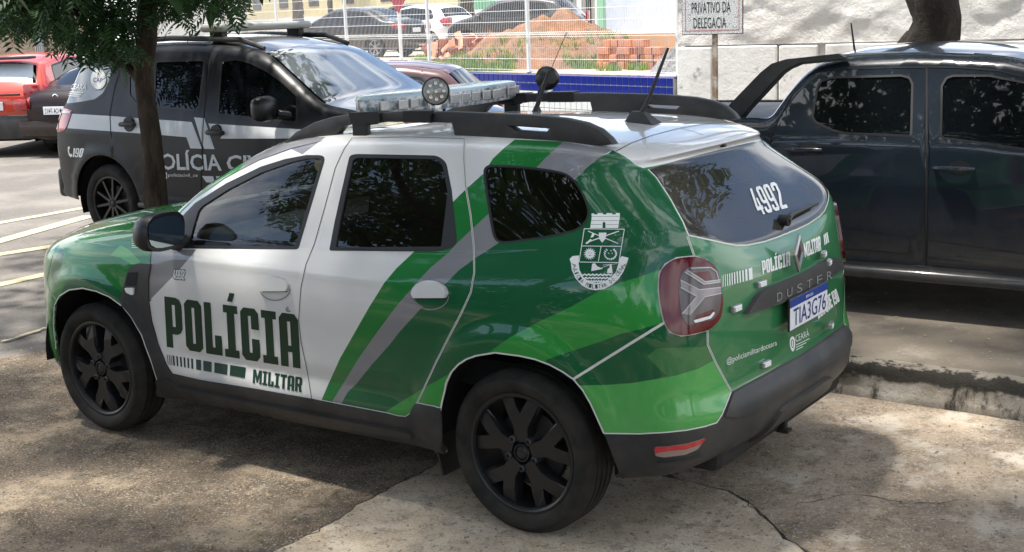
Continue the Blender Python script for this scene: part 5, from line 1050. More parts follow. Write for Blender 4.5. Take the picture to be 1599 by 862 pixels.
bb_ = SK.px(dense([(1245, 559), (1200, 584), (1160, 604.5), (1144, 613.5), (1136, 636), (1131, 650), (1150, 652), (1176, 644), (1200, 628), (1245, 599)], 5, False)); bb_ = bb_[bb_[:, 0] > .03]; bb_ = np.concatenate([[[0, bb_[0, 1]]], bb_, [[0, bb_[-1, 1]]]]); patch('bumper_beam', bb_, [M_['plastic']], bump, off=.008, thick=.02, mirror=True)
for u, v in ((1223.5, 641), (1291, 597)):
    q = SK.ev(SK.px([(u, v)], True))[0]; m = MB(); m.lathe([(.001, .012), (.011, .012), (.013, -.03)], Matrix.Translation(q) @ Matrix.Rotation(-PI / 2, 4, 'Y'), 14); m.build('parking_sensor', M_['rubber'], bump, True)
for l in (True, False): patch('sill_moulding', SK.px(rounded([(279, 600), (400, 624), (560, 655), (645, 671), (650, 680), (560, 667), (400, 635), (286, 612)], 4, 2)), [M_['plastic']], car, off=.030, thick=.02, left=l, mirror=not l)
# ---- tailgate furniture
gu_ = SK.px(dense([(1243, 430), (1230, 435.5), (1196.5, 448.5), (1184, 456), (1176, 463.5), (1159, 490.5), (1183.5, 482.6), (1211, 473.5), (1241, 461)], 5, False)); gu_ = gu_[gu_[:, 0] > .03]
gu_ = np.concatenate([[[0, gu_[0, 1]]], gu_, [[0, gu_[-1, 1]]]]); gar = patch('tailgate_handle_bar', gu_, [M_['plastic']], tg, off=.026, thick=.03, mirror=True)
def pt(m, c, x=-.86): return m
def yz_text(name, polys, w, h, quad, mt, par, x, t=.0015):
    """flat shapes standing in a plane x = const; quad in photo pixels"""
    f = homog([(0, 0), (w, 0), (w, h), (0, h)], quad); mb = MB()
    for P, H in polys:
        rings = [np.array(P)] + [np.array(q) for q in H]; A = np.concatenate(rings); E = []; n = 0
        for r in rings: E += [(n + i, n + (i + 1) % len(r)) for i in range(len(r))]; n += len(r)
        r = delaunay_2d_cdt([Vector(p) for p in A], E, [], 0, 1e-5); V = np.array([tuple(p) for p in r[0]]); T = np.array([q for q in r[2] if len(q) == 3])
        if not len(T): continue
        c_ = V[T].mean(1); ok = in_poly(c_, rings[0])
        for q in rings[1:]: ok &= ~in_poly(c_, q)
        T = T[ok]; Q = np.array([on_plane(a, b, 0, x) for a, b in f(V)]); 
        fn = np.cross(Q[T[:, 1]] - Q[T[:, 0]], Q[T[:, 2]] - Q[T[:, 0]]); fl_ = fn[:, 0] > 0; T[fl_] = T[fl_][:, ::-1]; mb.add(Q, [tuple(map(int, q)) for q in T])
    return mb.build(name, mt, par)
gl_, wh = glyphs('DUSTER', 0); 
for k, ch in enumerate('DUSTER'):
    gp, wh = glyphs(ch, 0); bx = 1203 + k * 15.6; by = 471.0 - k * 6.55
    decal('bar_letter', SK, [([(bx + p[0] * 8.5, by - p[0] * 3.4 - p[1] * 13) for p in P], [[(bx + p[0] * 8.5, by - p[0] * 3.4 - p[1] * 13) for p in h] for h in H], 0) for P, H in gp], mat('bar_letter_grey', (.22, .22, .22), rough=.4) if k == 0 else bpy.data.materials['bar_letter_grey'], gar, off=.0285, step=5)
px_ = -.868
plate_q = [(1217.9, 529), (1277.2, 493.7), (1266, 453.8), (1203, 480.2)]
Q4 = [on_plane(a, b, 0, px_) for a, b in plate_q]; hz = (Q4[0][2] + Q4[1][2]) / 2, (Q4[2][2] + Q4[3][2]) / 2
pm = MB(); pm.box((px_ + .006, 0, (hz[0] + hz[1]) / 2), (.008, .405, .135), bev=.003); plate = pm.build('number_plate', M_['rubber'], tg)
zc = (hz[0] + hz[1]) / 2
def flat_yz(name, P, mt, par, x): m = MB(); m.add([(x, y, z) for y, z in P], [tuple(range(len(P)))]); return m.build(name, mt, par)
def yzr(y0, y1, z0, z1): return [(y0, z0), (y0, z1), (y1, z1), (y1, z0)]
flat_yz('plate_face', yzr(.198, -.198, zc - .063, zc + .063), M_['wplate'], plate, px_ - .0002 + .0006); flat_yz('plate_band', yzr(.198, -.198, zc + .030, zc + .063), M_['bplate'], plate, px_ - .0012)
def yz_glyph(name, txt, y0, y1, z0, z1, mt, par, x, bold=0., slant=0.):
    gp, wh = glyphs(txt, bold); mb = MB()
    for P, H in gp:
        rings = [P] + H; A = np.concatenate(rings); E = []; n = 0
        for r in rings: E += [(n + i, n + (i + 1) % len(r)) for i in range(len(r))]; n += len(r)
        r = delaunay_2d_cdt([Vector(p) for p in A], E, [], 0, 1e-6); V = np.array([tuple(p) for p in r[0]]); T = np.array([q for q in r[2] if len(q) == 3]); c_ = V[T].mean(1); ok = in_poly(c_, P)
        for q in H: ok &= ~in_poly(c_, q)
        mb.add([(x, y0 + (y1 - y0) * a, z0 + (z1 - z0) * b) for a, b in V], [tuple(map(int, q)) for q in T[ok]])
    return mb.build(name, mt, par)
yz_glyph('plate_lettering', 'TIA3G76', .165, -.180, zc - .052, zc + .020, M_['tblue'], plate, px_ - .0012, .02)
yz_glyph('plate_lettering', 'BRASIL', .04, -.04, zc + .040, zc + .052, M_['wplate'], plate, px_ - .0024)
# badge
bc = on_plane(1243, 395, 0, -.84); bd = MB()
for k, (w_, h_, x_) in enumerate(((.050, .080, -.006), (.050, .080, -.016), (.036, .062, -.020), (.026, .045, -.013))):
    bd.v += [(bc[0] + x_, bc[1] + w_, bc[2]), (bc[0] + x_, bc[1], bc[2] + h_), (bc[0] + x_, bc[1] - w_, bc[2]), (bc[0] + x_, bc[1], bc[2] - h_)]
for i in range(3):
    for k in range(4): bd.f.append((i * 4 + k, i * 4 + (k + 1) % 4, i * 4 + 4 + (k + 1) % 4, i * 4 + 4 + k)); bd.m.append(0)
bd.f.append((12, 13, 14, 15)); bd.m.append(1); bd.v = [tuple(map(float, v)) for v in bd.v]; bd.build('diamond_badge', [M_['silverbit'], M_['rubber']], tg)
# small bolted strobes
for u, v in ((1186, 443), (1147, 481), (1193, 568), (1294, 508), (1283, 397), (1291, 410)):
    uv = SK.px([(u, v)])[0]; q = SK.ev(uv)[0] if u < 1240 else on_plane(u, v, 0, -.83 if v < 450 else -.84); nrm_ = Vector((-1, .12 if u < 1240 else -.25, 0)).normalized()
    A = Matrix.Translation(Vector(q) + nrm_ * .008) @ nrm_.to_track_quat('X', 'Z').to_matrix().to_4x4(); m = MB(); m.box((0, 0, 0), (.018, .062, .026), bev=.004, M=A); o = m.build('strobe_lamp', M_['silverbit'], tg)
    m = MB(); m.box((.009, 0, 0), (.004, .044, .016), M=A @ Matrix.Translation((.010, 0, 0))); m.build('strobe_lens', M_['decal'], o)
# wiper
wa = list(lift(SK, SK.px([(1222, 349), (1230, 340), (1250, 331), (1271, 322)], True), .022))
wm = MB(); wm.tube(wa, [.018, .014, .011, .006], 6); wm.tube([wa[0] + np.array([.03, 0, 0]), wa[0] - np.array([.012, 0, 0])], .024, 12); wm.build('wiper', M_['rubber'], tg, True)
m = MB(); m.box(on_plane(1128, 227, 0, -.455), (.03, .03, .014), bev=.005); m.build('washer_nozzle', M_['rubber'], tg)
# spoiler underside lip shade line is the skin itself; wheel side lamp on the vent
vp = SK.px(rounded(B2([(748, 755), (820, 755), (815, 812), (790, 805), (760, 790)]), 2)); patch('side_repeater', vp, [M_['decal']], car, off=.014, thick=.012, mirror=True)
vp = SK.px(B2([(775, 635), (850, 635), (835, 740), (752, 740), (755, 690)])); patch('vent_grille', vp, [M_['gap']], car, off=.008, thick=.0, mirror=True)
# ---- lettering and shapes on the doors
pol, w = block('POLÍCIA', .095); decal('police_lettering', SK, quadmap(pol, w, 1, [(260.9, 541.5), (469.8, 575.5), (465.2, 491.5), (256.7, 462.5)]), M_['dletter'], doorF, step=7)
pol, w = block('MILITAR', .07); decal('police_lettering', SK, quadmap(pol, w, 1, [(394.9, 598), (471.5, 612.7), (472.6, 589.5), (395.8, 576.6)]), M_['dletter'], doorF, step=6)
bars = [(0, .010), (.03, .040), (.055, .064), (.08, .103), (.13, .152), (.18, .203), (.23, .253), (.28, .303), (.33, .358), (.395, .46), (.49, .595), (.63, .79), (.82, 1.0)]
decal('barcode_strip', SK, quadmap([(np.array(R4(a, 0, b, 1)), []) for a, b in bars], 1, 1, [(262.5, 569), (382.6, 590.5), (384.2, 573.8), (260.9, 553.6)]), M_['dletter'], doorF, step=8)
pol, w = block('4992', .08); decal('fleet_number', SK, quadmap([(inset(P, -.05), []) for P, H in pol], w, 1, [(270.5, 436.2), (289, 437.2), (289.5, 421.5), (270.5, 420.5)]), M_['blk'], doorF, off=.0012, step=6)
decal('fleet_number', SK, quadmap(pol, w, 1, [(271, 435.6), (288.6, 436.6), (289, 422), (271, 421)]), M_['decal'], doorF, off=.002, step=6)
def words(txt, quad, mt, par, bold=.0, off=.0015, fn='lettering', step=6):
    gp, wh = glyphs(txt, bold, 2); return decal(fn, SK, quadmap(gp, 1, 1, quad), mt, par, off=off, step=step)
words('CEARÁ', [(206, 378), (231, 378.6), (231, 371), (206, 370.4)], M_['decal'], car, .03)
for k in range(3): decal('lettering', SK, [([(206, 380.6 + k * 2.6), (228 - k * 3, 381.2 + k * 2.6), (228 - k * 3, 382.1 + k * 2.6), (206, 381.5 + k * 2.6)], [], 0)], M_['decal'], car)
# rear lettering
pol, w = block('POLÍCIA', .07); decal('police_lettering', SK, quadmap(pol, w, 1, [(1190.5, 428.5), (1233.8, 414.6), (1233.0, 392.5), (1188.7, 407.8)]), M_['decal'], tg, step=5)
pol, w = block('MILITAR', .06); decal('police_lettering', SK, quadmap(pol, w, 1, [(1256.5, 401.8), (1282, 391), (1280.2, 368.5), (1254, 380)]), M_['decal'], tg, step=5)
decal('barcode_strip', SK, quadmap([(np.array(R4(a, 0, b, 1)), []) for a, b in ((0, .25), (.35, .6), (.7, .95))], 1, 1, [(1287, 383), (1294.5, 378), (1291.8, 362), (1285.5, 367)]), M_['decal'], tg, step=5)
b2 = [(0, .015), (.045, .065), (.10, .125), (.165, .195), (.235, .27), (.31, .345), (.39, .43), (.475, .52), (.565, .61), (.66, .71), (.76, .83), (.875, 1)]
decal('barcode_strip', SK, quadmap([(np.array(R4(a, 0, b, 1)), []) for a, b in b2], 1, 1, [(1127, 448.8), (1175, 436), (1174, 418), (1126.5, 430)]), M_['decal'], tg, step=5)
BLK['1'] = (.30, [([(.06, 0), (.30, 0), (.30, 1), (.06, 1), (0, .85), (.06, .85)], [])]); BLK['0'] = BLK['O']
pol, w = block('DISQUE 190', .06, .22); decal('police_lettering', SK, quadmap(pol, w, 1, [(1277, 498.5), (1311, 470), (1305, 450.5), (1274.3, 474)]), M_['decal'], tg, step=5)
words('@policiamilitardoceara', [(1134.6, 571.5), (1212.8, 541.5), (1212, 530), (1134, 559)], M_['decal'], tg, .012)
words('CEARÁ', [(1242, 534.5), (1263.2, 524.5), (1262, 512), (1241, 521.5)], M_['decal'], tg, .03)
for k in range(3): decal('lettering', SK, [([(1242.5, 538 + k * 4), (1263.5 - k * 5, 528 + k * 6.2), (1263.5 - k * 5, 529.2 + k * 6.2), (1242.5, 539.3 + k * 4)], [], 0)], M_['decal'], tg)
decal('state_emblem', SK, [(smooth_closed([(1233, 530), (1237, 525), (1240.5, 529), (1241, 541), (1237.5, 549), (1233.5, 542)], 3), [smooth_closed([(1235, 532), (1237, 530), (1239, 532), (1239, 540), (1237.5, 544), (1235.2, 540)], 2)], 0), ([(1236, 532), (1238, 531.5), (1238, 541), (1236.4, 542)], [], 0)], M_['decal'], tg)
pol, w = block('4992', .10); decal('fleet_number', SK, quadmap(pol, w, 1, [(1186, 336.6), (1230, 324.5), (1210.5, 283.8), (1167, 296)]), M_['decal'], tg, step=6)
# state police crest on the rear quarter
K = lambda pts: Z(pts, (860, 310), 5.387)
def thickln(a, b, w):
    a = np.array(a, float); b = np.array(b, float); d = b - a; d /= np.linalg.norm(d); n_ = np.array([-d[1], d[0]]) * w / 2; return [tuple(a + n_), tuple(b + n_), tuple(b - n_), tuple(a - n_)]
cr = [([(333, 250), (345, 170), (345, 128), (365, 125), (367, 135), (395, 135), (395, 124), (440, 124), (440, 135), (470, 135), (470, 124), (518, 124), (518, 135), (548, 135), (550, 124), (582, 124), (580, 165), (568, 250)], [[(437, 249), (437, 207), (450, 195), (462, 207), (462, 249)], R4(345, 150, 575, 153), R4(342, 185, 572, 188), R4(340, 218, 430, 221), R4(470, 218, 570, 221)])]
for a, b in (((283, 255), (620, 260)), ((283, 255), (240, 535)), ((620, 260), (575, 535)), ((262, 400), (600, 403)), ((425, 403), (402, 530)), ((245, 535), (575, 540))): cr.append((thickln(a, b, 6), []))
cr += [(thickln((300, 372), (575, 275), 9), []), (thickln((315, 275), (570, 380), 7), []), ([(292, 380), (335, 340), (352, 352), (305, 384)], []), ([(335, 330), (352, 290), (372, 300), (360, 325)], []), ([(406, 288), (470, 288), (462, 340), (434, 372), (408, 340)], [])]
cr.append(([(330 + (54 if i % 2 else 34) * math.cos(i * PI / 16), 466 + (54 if i % 2 else 34) * math.sin(i * PI / 16)) for i in range(32)], [R4(318, 455, 323, 460), R4(338, 455, 343, 460), R4(320, 478, 342, 481)]))
for s in (-1, 1):
    for k in range(7):
        t = -.9 + k * .38; x = 503 + s * 48 * math.cos(t); y = 468 + 44 * math.sin(t); cr.append(([(x - 9, y - 4), (x + s * 6, y - 12), (x + 9, y + 2), (x - s * 2, y + 9)], []))
for x, y in ((508, 440), (488, 462), (518, 462)): cr.append(([(x - 6, y), (x, y - 6), (x + 6, y), (x, y + 6)], []))
cr += [([(342, 612), (350, 550), (372, 543), (392, 570), (440, 592), (400, 600)], []), ([(475, 628), (480, 592), (495, 586), (500, 553), (513, 553), (517, 590), (522, 628)], []), (thickln((425, 585), (498, 558), 3), []), (thickln((440, 560), (498, 556), 3), []), (thickln((515, 556), (560, 548), 3), [])]
for k, (xa, xb) in enumerate(((255, 520), (268, 505), (300, 470))):
    up = [(xa + (xb - xa) * i / 16, 636 + k * 27 + (5 if i % 2 else -5)) for i in range(17)]; cr.append((up + [(x, y + 13) for x, y in up[::-1]], []))
outer = [(172, 545), (178, 600), (210, 672), (262, 730), (320, 762), (382, 772), (450, 762), (520, 725), (575, 675), (615, 612), (640, 545), (655, 500), (600, 485), (585, 500), (572, 545)]
innr = [(548, 620), (500, 672), (440, 704), (385, 710), (325, 700), (275, 662), (243, 600), (236, 545), (240, 480), (185, 485), (160, 510)]
cr.append((outer + innr, []))
crest = decal('crest', SK, [(K(P), [K(h) for h in H], 0) for P, H in cr], M_['decal'], car, off=.0015, step=9)
path = smooth_closed([(205, 545), (212, 600), (240, 665), (290, 712), (340, 736), (385, 741), (445, 732), (505, 700), (555, 650), (590, 590), (610, 545), (400, 300)], 8)[:81]
cum = np.r_[0, np.cumsum(np.linalg.norm(np.diff(path, axis=0), axis=1))]; txt = 'POLÍCIA MILITAR DO CEARÁ'; tp = []
for k, ch in enumerate(txt):
    if ch == ' ': continue
    d = cum[-1] * (k + .8) / (len(txt) + .6); p = np.array([np.interp(d, cum, path[:, 0]), np.interp(d, cum, path[:, 1])]); q = np.array([np.interp(d + 4, cum, path[:, 0]), np.interp(d + 4, cum, path[:, 1])]) - p; q /= np.linalg.norm(q); nn = np.array([q[1], -q[0]])
    gp, wh = glyphs(ch, .02, 1)
    for P, H in gp: tp.append((K([tuple(p + q * (a[0] - .5) * 20 + nn * (a[1] - .5) * 34) for a in P]), [K([tuple(p + q * (a[0] - .5) * 20 + nn * (a[1] - .5) * 34) for a in h]) for h in H], 0))
decal('crest_lettering', SK, tp, M_['dletter'], crest, off=.003, step=9)
# ================================================================= trees
def limb(mb, P, R, n=10, seed=0, knot=.12):
    P = [Vector(p) for p in P]; Q = []; S = []
    for i in range(len(P) - 1):
        k = max(2, int((P[i + 1] - P[i]).length / .12))
        for t in range(k): f = t / k; Q.append(P[i].lerp(P[i + 1], f)); S.append(R[i] * (1 - f) + R[i + 1] * f)
    Q.append(P[-1]); S.append(R[-1]); n0 = len(mb.v); mb.tube(Q, S, n)
    for i in range(n0, len(mb.v)):
        v = Vector(mb.v[i]); k = (i - n0) // n; k = min(k, len(Q) - 1); d = v - Q[k]; mb.v[i] = tuple(Q[k] + d * (1 + knot * noise.noise(v * 3.1 + Vector((seed, 0, 0))) + knot * noise.noise(v * 9 + Vector((0, seed, 0)))))
def compound_leaf(mb, p, d, up, L, r, curve=.25):
    """a pinnate leaf: midrib with paired curved leaflets"""
    d = d.normalized(); side = d.cross(up).normalized(); up = side.cross(d).normalized(); n = 7; prev = p
    for k in range(1, n + 1):
        f = k / n; q = p + d * L * f - up * curve * L * f * f; l = L * .40 * (1 - .45 * abs(f - .45))
        for s in (-1, 1):
            a = q; t = a + side * s * l * .9 + d * l * .55 - up * l * .30; m_ = a.lerp(t, .5) + d * l * .10 * -1; w = (q - prev).normalized() * l * .15
            mb.add([a, m_ - w, t, m_ + w * 1.2], [(0, 1, 2, 3)])
        prev = q
def crown_leaves(mb, c, R, n, size, r, hole=.0, seed=0, flat=1.0):
    k = 0
    while k < n:
        v = Vector(r.normal(0, 1, 3)).normalized() * (r.random() ** .45); p = Vector((c[0] + v.x * R[0], c[1] + v.y * R[1], c[2] + v.z * R[2]))
        if noise.noise(p * .75 + Vector((seed, 0, 0))) + .5 * noise.noise(p * 1.9) < hole: k += .15; continue
        d = Vector(r.normal(0, 1, 3)) + Vector((0, 0, -.35)); d.normalize(); u = Vector(r.normal(0, 1, 3)); s_ = d.cross(u).normalized(); l = size * r.uniform(.6, 1.3); w = l * .20
        mb.add([p, p + d * l * .5 + s_ * w, p + d * l, p + d * l * .5 - s_ * w], [(0, 1, 2, 3)]); k += 1
# the neem between the two police cars
yt = -2.35; T0 = lambda u, v, y=yt: Vector(on_plane(u, v, 1, y))
neem = thing('neem_tree', 'slim neem tree with dark feathery leaves standing between the two police cars', 'tree', (0, 0, 0))
m = MB(); b0 = T0(243, 300); b0.z = -.1
limb(m, [Vector((b0.x, b0.y, -.1)), T0(243, 330), T0(241, 270), T0(236, 210), T0(226, 150), T0(224, 110), T0(229, 60), T0(230, 0), T0(224, -70), T0(230, -160)], [.15, .105, .098, .088, .080, .080, .088, .075, .065, .05], 14, 1)
limb(m, [T0(222, 128), T0(205, 108), T0(178, 92, yt + .1), T0(150, 60, yt + .2), T0(110, 10, yt + .3)], [.05, .045, .035, .028, .02], 8, 2)
limb(m, [T0(230, 20), T0(262, -30), T0(320, -70, yt - .2), T0(380, -110, yt - .3)], [.045, .035, .03, .02], 8, 3)
limb(m, [T0(228, -40), T0(190, -90, yt + .5), T0(120, -150, yt + .9)], [.045, .035, .02], 8, 4); m.build('trunk', S_['bark'], neem, True, 80)
m = MB(); r = np.random.default_rng(21)
def spray(cx, cy, rx, ry, n, L, y0=yt, dy=.45):
    for k in range(n):
        a = r.uniform(0, 2 * PI); q = math.sqrt(r.random()); u, v = cx + rx * q * math.cos(a), cy + ry * q * math.sin(a); p = T0(u, v, y0 + r.uniform(-dy, dy))
        d = Vector((r.normal(0, 1), r.normal(0, .8), r.normal(-.35, .45))); compound_leaf(m, p, d, Vector((r.normal(0, .3), r.normal(0, .3), 1)), L * r.uniform(.7, 1.2), r)
spray(28, 0, 60, 34, 110, .29); spray(60, -50, 110, 48, 130, .33); spray(128, 12, 78, 38, 130, .29); spray(168, 48, 40, 28, 66, .27); spray(188, 76, 20, 18, 18, .22); spray(130, -70, 160, 55, 240, .30); spray(118, 56, 20, 13, 14, .22)
spray(300, -46, 90, 38, 140, .26); spray(345, 0, 32, 24, 30, .22); spray(268, 10, 26, 26, 28, .22); spray(14, 26, 20, 24, 18, .22)
crown_leaves(m, tuple(T0(210, -330)), (3.1, 3.1, 1.7), 9000, .22, r, -.02, 5)
m.build('crown', S_['leaf'], neem)
# the old thick tree by the white wall, its crown high above the parked cars
big = thing('shade_tree', 'old thick grey trunk leaning behind the dark pickup, crown above the frame', 'tree', (0, 0, 0))
yb = -10.6; T1 = lambda u, v, y=yb: Vector(on_plane(u, v, 1, y)); m = MB(); q0 = T1(1455, 140); 
limb(m, [Vector((q0.x, yb, .1)), T1(1448, 110), T1(1455, 70), T1(1462, 30), T1(1450, -10), T1(1450, -120), T1(1440, -260)], [.46, .40, .30, .27, .27, .25, .22], 22, 7, .22)
limb(m, [T1(1418, 95), T1(1412, 75), T1(1425, 52)], [.10, .12, .08], 10, 8); limb(m, [T1(1450, 10), T1(1490, -30), T1(1560, -90), T1(1640, -260)], [.2, .19, .15, .10], 12, 9)
limb(m, [T1(1450, -120), T1(1380, -300, yb + 1), T1(1250, -520, yb + 3)], [.2, .15, .08], 10, 10); limb(m, [T1(1440, -260), T1(1470, -500, yb + 2), T1(1500, -700, yb + 4)], [.2, .15, .08], 10, 11)
m.build('trunk', S_['bark2'], big, True, 80)
r = np.random.default_rng(31); m = MB()
crown_leaves(m, (.2, -4.9, 7.0), (6.6, 5.3, 1.8), 27000, .24, r, .03, 3); 
m.build('crown', S_['leaf'], big)
# trees on the near side of the yard, seen mirrored in the panes and throwing the dappled shade
def plain_tree(name, label, x, y, h, R, n, seed, th=.22, size=.26, hole=0.0, lm='leaf2', off=(0, 0, 0), extra=()):
    e = thing(name, label, 'tree', (x, y, 0)); m = MB(); r = np.random.default_rng(seed)
    limb(m, [(0, 0, -.1), (.1, .05, h * .3), (-.05, .1, h * .6), (0, 0, h)], [th * 1.3, th, th * .85, th * .6], 12, seed)
    for k in range(6): a = k * 1.05 + seed; limb(m, [(0, .05, h * (.5 + .07 * k)), (R[0] * .35 * math.cos(a), R[1] * .35 * math.sin(a), h * .85), (R[0] * .75 * math.cos(a) + off[0], R[1] * .75 * math.sin(a) + off[1], h * 1.05 + off[2])], [th * .5, th * .35, th * .12], 7, seed + k)
    m.build('trunk', S_['bark'], e, True, 80); m = MB(); crown_leaves(m, (off[0], off[1], h + R[2] * .35 + off[2]), R, n, size, r, hole, seed); [crown_leaves(m, q_[0], q_[1], q_[2], size, r, -.2, seed) for q_ in extra]; m.build('crown', S_[lm], e); return e
plain_tree('yard_tree', 'broad leafy tree on the near side of the yard, mirrored in the car windows', 5.2, 8.6, 6.6, (6.4, 4.4, 2.0), 26000, 3, hole=.03, off=(-3.4, -4.6, .6), extra=[((-5.0, -8.0, 8.0), (2.4, 2.2, .8), 2300)])  # extra leaf cluster added out of view to shade the ground behind the car
plain_tree('yard_tree', 'tall dense tree beyond the front of the police car, mirrored in its glass', 9.5, 11.0, 6.6, (4.6, 3.8, 3.4), 19000, 4, hole=-.10)
plain_tree('yard_tree', 'round crowned tree at the near corner of the yard, mirrored in the rear quarter glass', 1.0, 14.0, 6.8, (5.0, 3.4, 3.8), 21000, 6, hole=-.10)
plain_tree('yard_tree', 'spreading tree behind the police car, mirrored in its rear window', -9.5, 1.6, 4.4, (3.2, 4.6, 2.2), 14000, 5, hole=.04)
hd_ = thing('unseen_bush', 'unseen green bush added behind the camera, leftmost of the row', 'bush', (-9.5, 10.8, 0), 0, 'unseen bushes added behind the camera'); m = MB(); r = np.random.default_rng(77)  # unseen bush row, added to darken side reflections and cut ambient fill
limb(m, [(0, 0, 0), (.05, 0, .8), (0, .1, 1.6)], [.09, .06, .03], 7, 5); m.build('unseen_bush_stem', S_['bark'], hd_, True, 80); m = MB(); crown_leaves(m, (0, 0, 1.5), (2.3, 1.3, 1.6), 5200, .26, r, -.4, 2); m.build('unseen_bush_foliage', S_['leaf'], hd_)
hd_['label'] = 'unseen green bush in a row added behind the camera to darken reflections'
for k in range(1, 8):
    o = hd_.copy(); C.objects.link(o); o.location = (-9.5 + 3.3 * k, 10.8 + .5 * math.sin(k * 2.1), 0); o.rotation_euler = (0, 0, k * 1.3); o.scale = (1, 1, 1 + .12 * math.sin(k * 1.7))
    for ch in hd_.children: c_ = ch.copy(); C.objects.link(c_); c_.parent = o
# thin dark trunks in the lot behind the fence
for k, (u, vb, w, lab) in enumerate(((733, 66, .30, 'dark slim trunk in front of the green gate'), (470, 70, .28, 'dark slim trunk behind the black sedan, against the grey wall'), (520, 62, .16, 'thinnest dark trunk beside the yellow house'))):
    P = gnd(u, vb, LZ); e = thing('lot_tree', lab, 'tree', tuple(P)); m = MB(); limb(m, [(0, 0, -.1), (.05, 0, 1.4), (-.05, .1, 3), (.1, 0, 4.6)], [w * 1.2, w, w * .8, w * .5], 10, k); m.build('trunk', S_['bark'], e, True, 80)
    m = MB(); r = np.random.default_rng(50 + k); crown_leaves(m, (0, 0, 5.6), (2.4, 2.4, 1.5), 1800, .35, r, 0, k); m.build('crown', S_['leaf2'], e)
# ================================================================= the other cars
class Slab:
    """side of a car as a sheet over its outline; parameters are (x, z) in the car's own frame, x running to the tail, the seen side at +y"""
    def __init__(s, origin, rz, out, prof, plan, r=.10, flare=()):
        s.o = np.array(origin, float); s.a = rz; c, q = math.cos(rz), math.sin(rz); s.M = np.array([[c, -q, 0], [q, c, 0], [0, 0, 1]]); s.out = np.array(out, float); s.z, s.w = zip(*prof); s.plan = plan; s.r = r; s.flare = flare
        s.cp = s.M.T @ (CP - s.o)
    def dist(s, Q):
        d = np.full(len(Q), 9.0); P = s.out; n = len(P)
        for i in range(n):
            a, b = P[i], P[(i + 1) % n]
            if max(a[1], b[1]) < s.z[1] + .12: continue          # the sill stays square
            ab = b - a; t = np.clip(((Q - a) @ ab) / (ab @ ab + 1e-12), 0, 1); d = np.minimum(d, np.linalg.norm(Q - a - t[:, None] * ab, axis=1))
        return d
    def Y(s, Q):
        w = np.interp(Q[:, 1], s.z, s.w); x0, x1, k = s.plan; L = np.maximum(x0 + .55 - Q[:, 0], 0) / .55; R_ = np.maximum(Q[:, 0] - (x1 - .55), 0) / .55
        w = w - k * (L ** 2 + R_ ** 2); t = 1 - np.clip(s.dist(Q) / s.r, 0, 1); w = w - s.r * (1 - np.sqrt(np.maximum(1 - t * t, 0)))
        for fx, fz, fr, fa in s.flare: rr = np.hypot(Q[:, 0] - fx, Q[:, 1] - fz); w = w + fa * ss((rr - fr + .06) / .05) * ss((fr + .12 - rr) / .10) * (Q[:, 1] < fz + fr + .1)
        return w
    def ev(s, uv): uv = np.atleast_2d(uv); return np.stack([uv[:, 0], s.Y(uv), uv[:, 1]], 1)
    def nrm(s, uv):
        uv = np.atleast_2d(uv); e = 5e-4; gx = (s.Y(uv + [e, 0]) - s.Y(uv - [e, 0])) / (2 * e); gz = (s.Y(uv + [0, e]) - s.Y(uv - [0, e])) / (2 * e); n = np.stack([-gx, np.ones(len(uv)), -gz], 1); return n / np.linalg.norm(n, axis=1)[:, None]
    def px(s, P, both=False):
        out = []
        for u, v in P:
            d = s.M.T @ ray(u, v); y = s.w[len(s.w) // 2]
            for _ in range(25):
                q = s.cp + d * (y - s.cp[1]) / d[1]; y = .5 * y + .5 * float(np.interp(q[2], s.z, s.w))
            out.append((q[0], q[2]))
        return np.array(out)
def pcut(skin, regions, step=.07, extra=()):
    """triangulate the outline with all region borders as edges"""
    lo, hi = skin.out.min(0), skin.out.max(0); G = np.stack(np.meshgrid(np.arange(lo[0], hi[0], step), np.arange(lo[1], hi[1], step)), -1).reshape(-1, 2); O = inset(dense(skin.out, step), .002); G = G[in_poly(G, inset(O, .008))]
    rim = [inset(O, skin.r * q) for q in (.06, .18, .36, .55, .8, 1.0)]; G = np.concatenate([G] + rim); lines = [O] + [np.array(P) for P, _ in regions] + [np.array(P) for P in extra]; A = [G]; E = []; n = len(G)
    for P in lines: A.append(P); E += [(n + i, n + (i + 1) % len(P)) for i in range(len(P))]; n += len(P)
    r = delaunay_2d_cdt([Vector(p) for p in np.concatenate(A)], E, [], 0, 1e-5); V = np.array([tuple(p) for p in r[0]]); T = np.array([f for f in r[2] if len(f) == 3]); c = V[T].mean(1); T = T[in_poly(c, O)]; c = V[T].mean(1); lab = np.full(len(T), -1)
    for k, (P, _) in enumerate(regions): lab[in_poly(c, np.array(P))] = k
    return V, T, lab
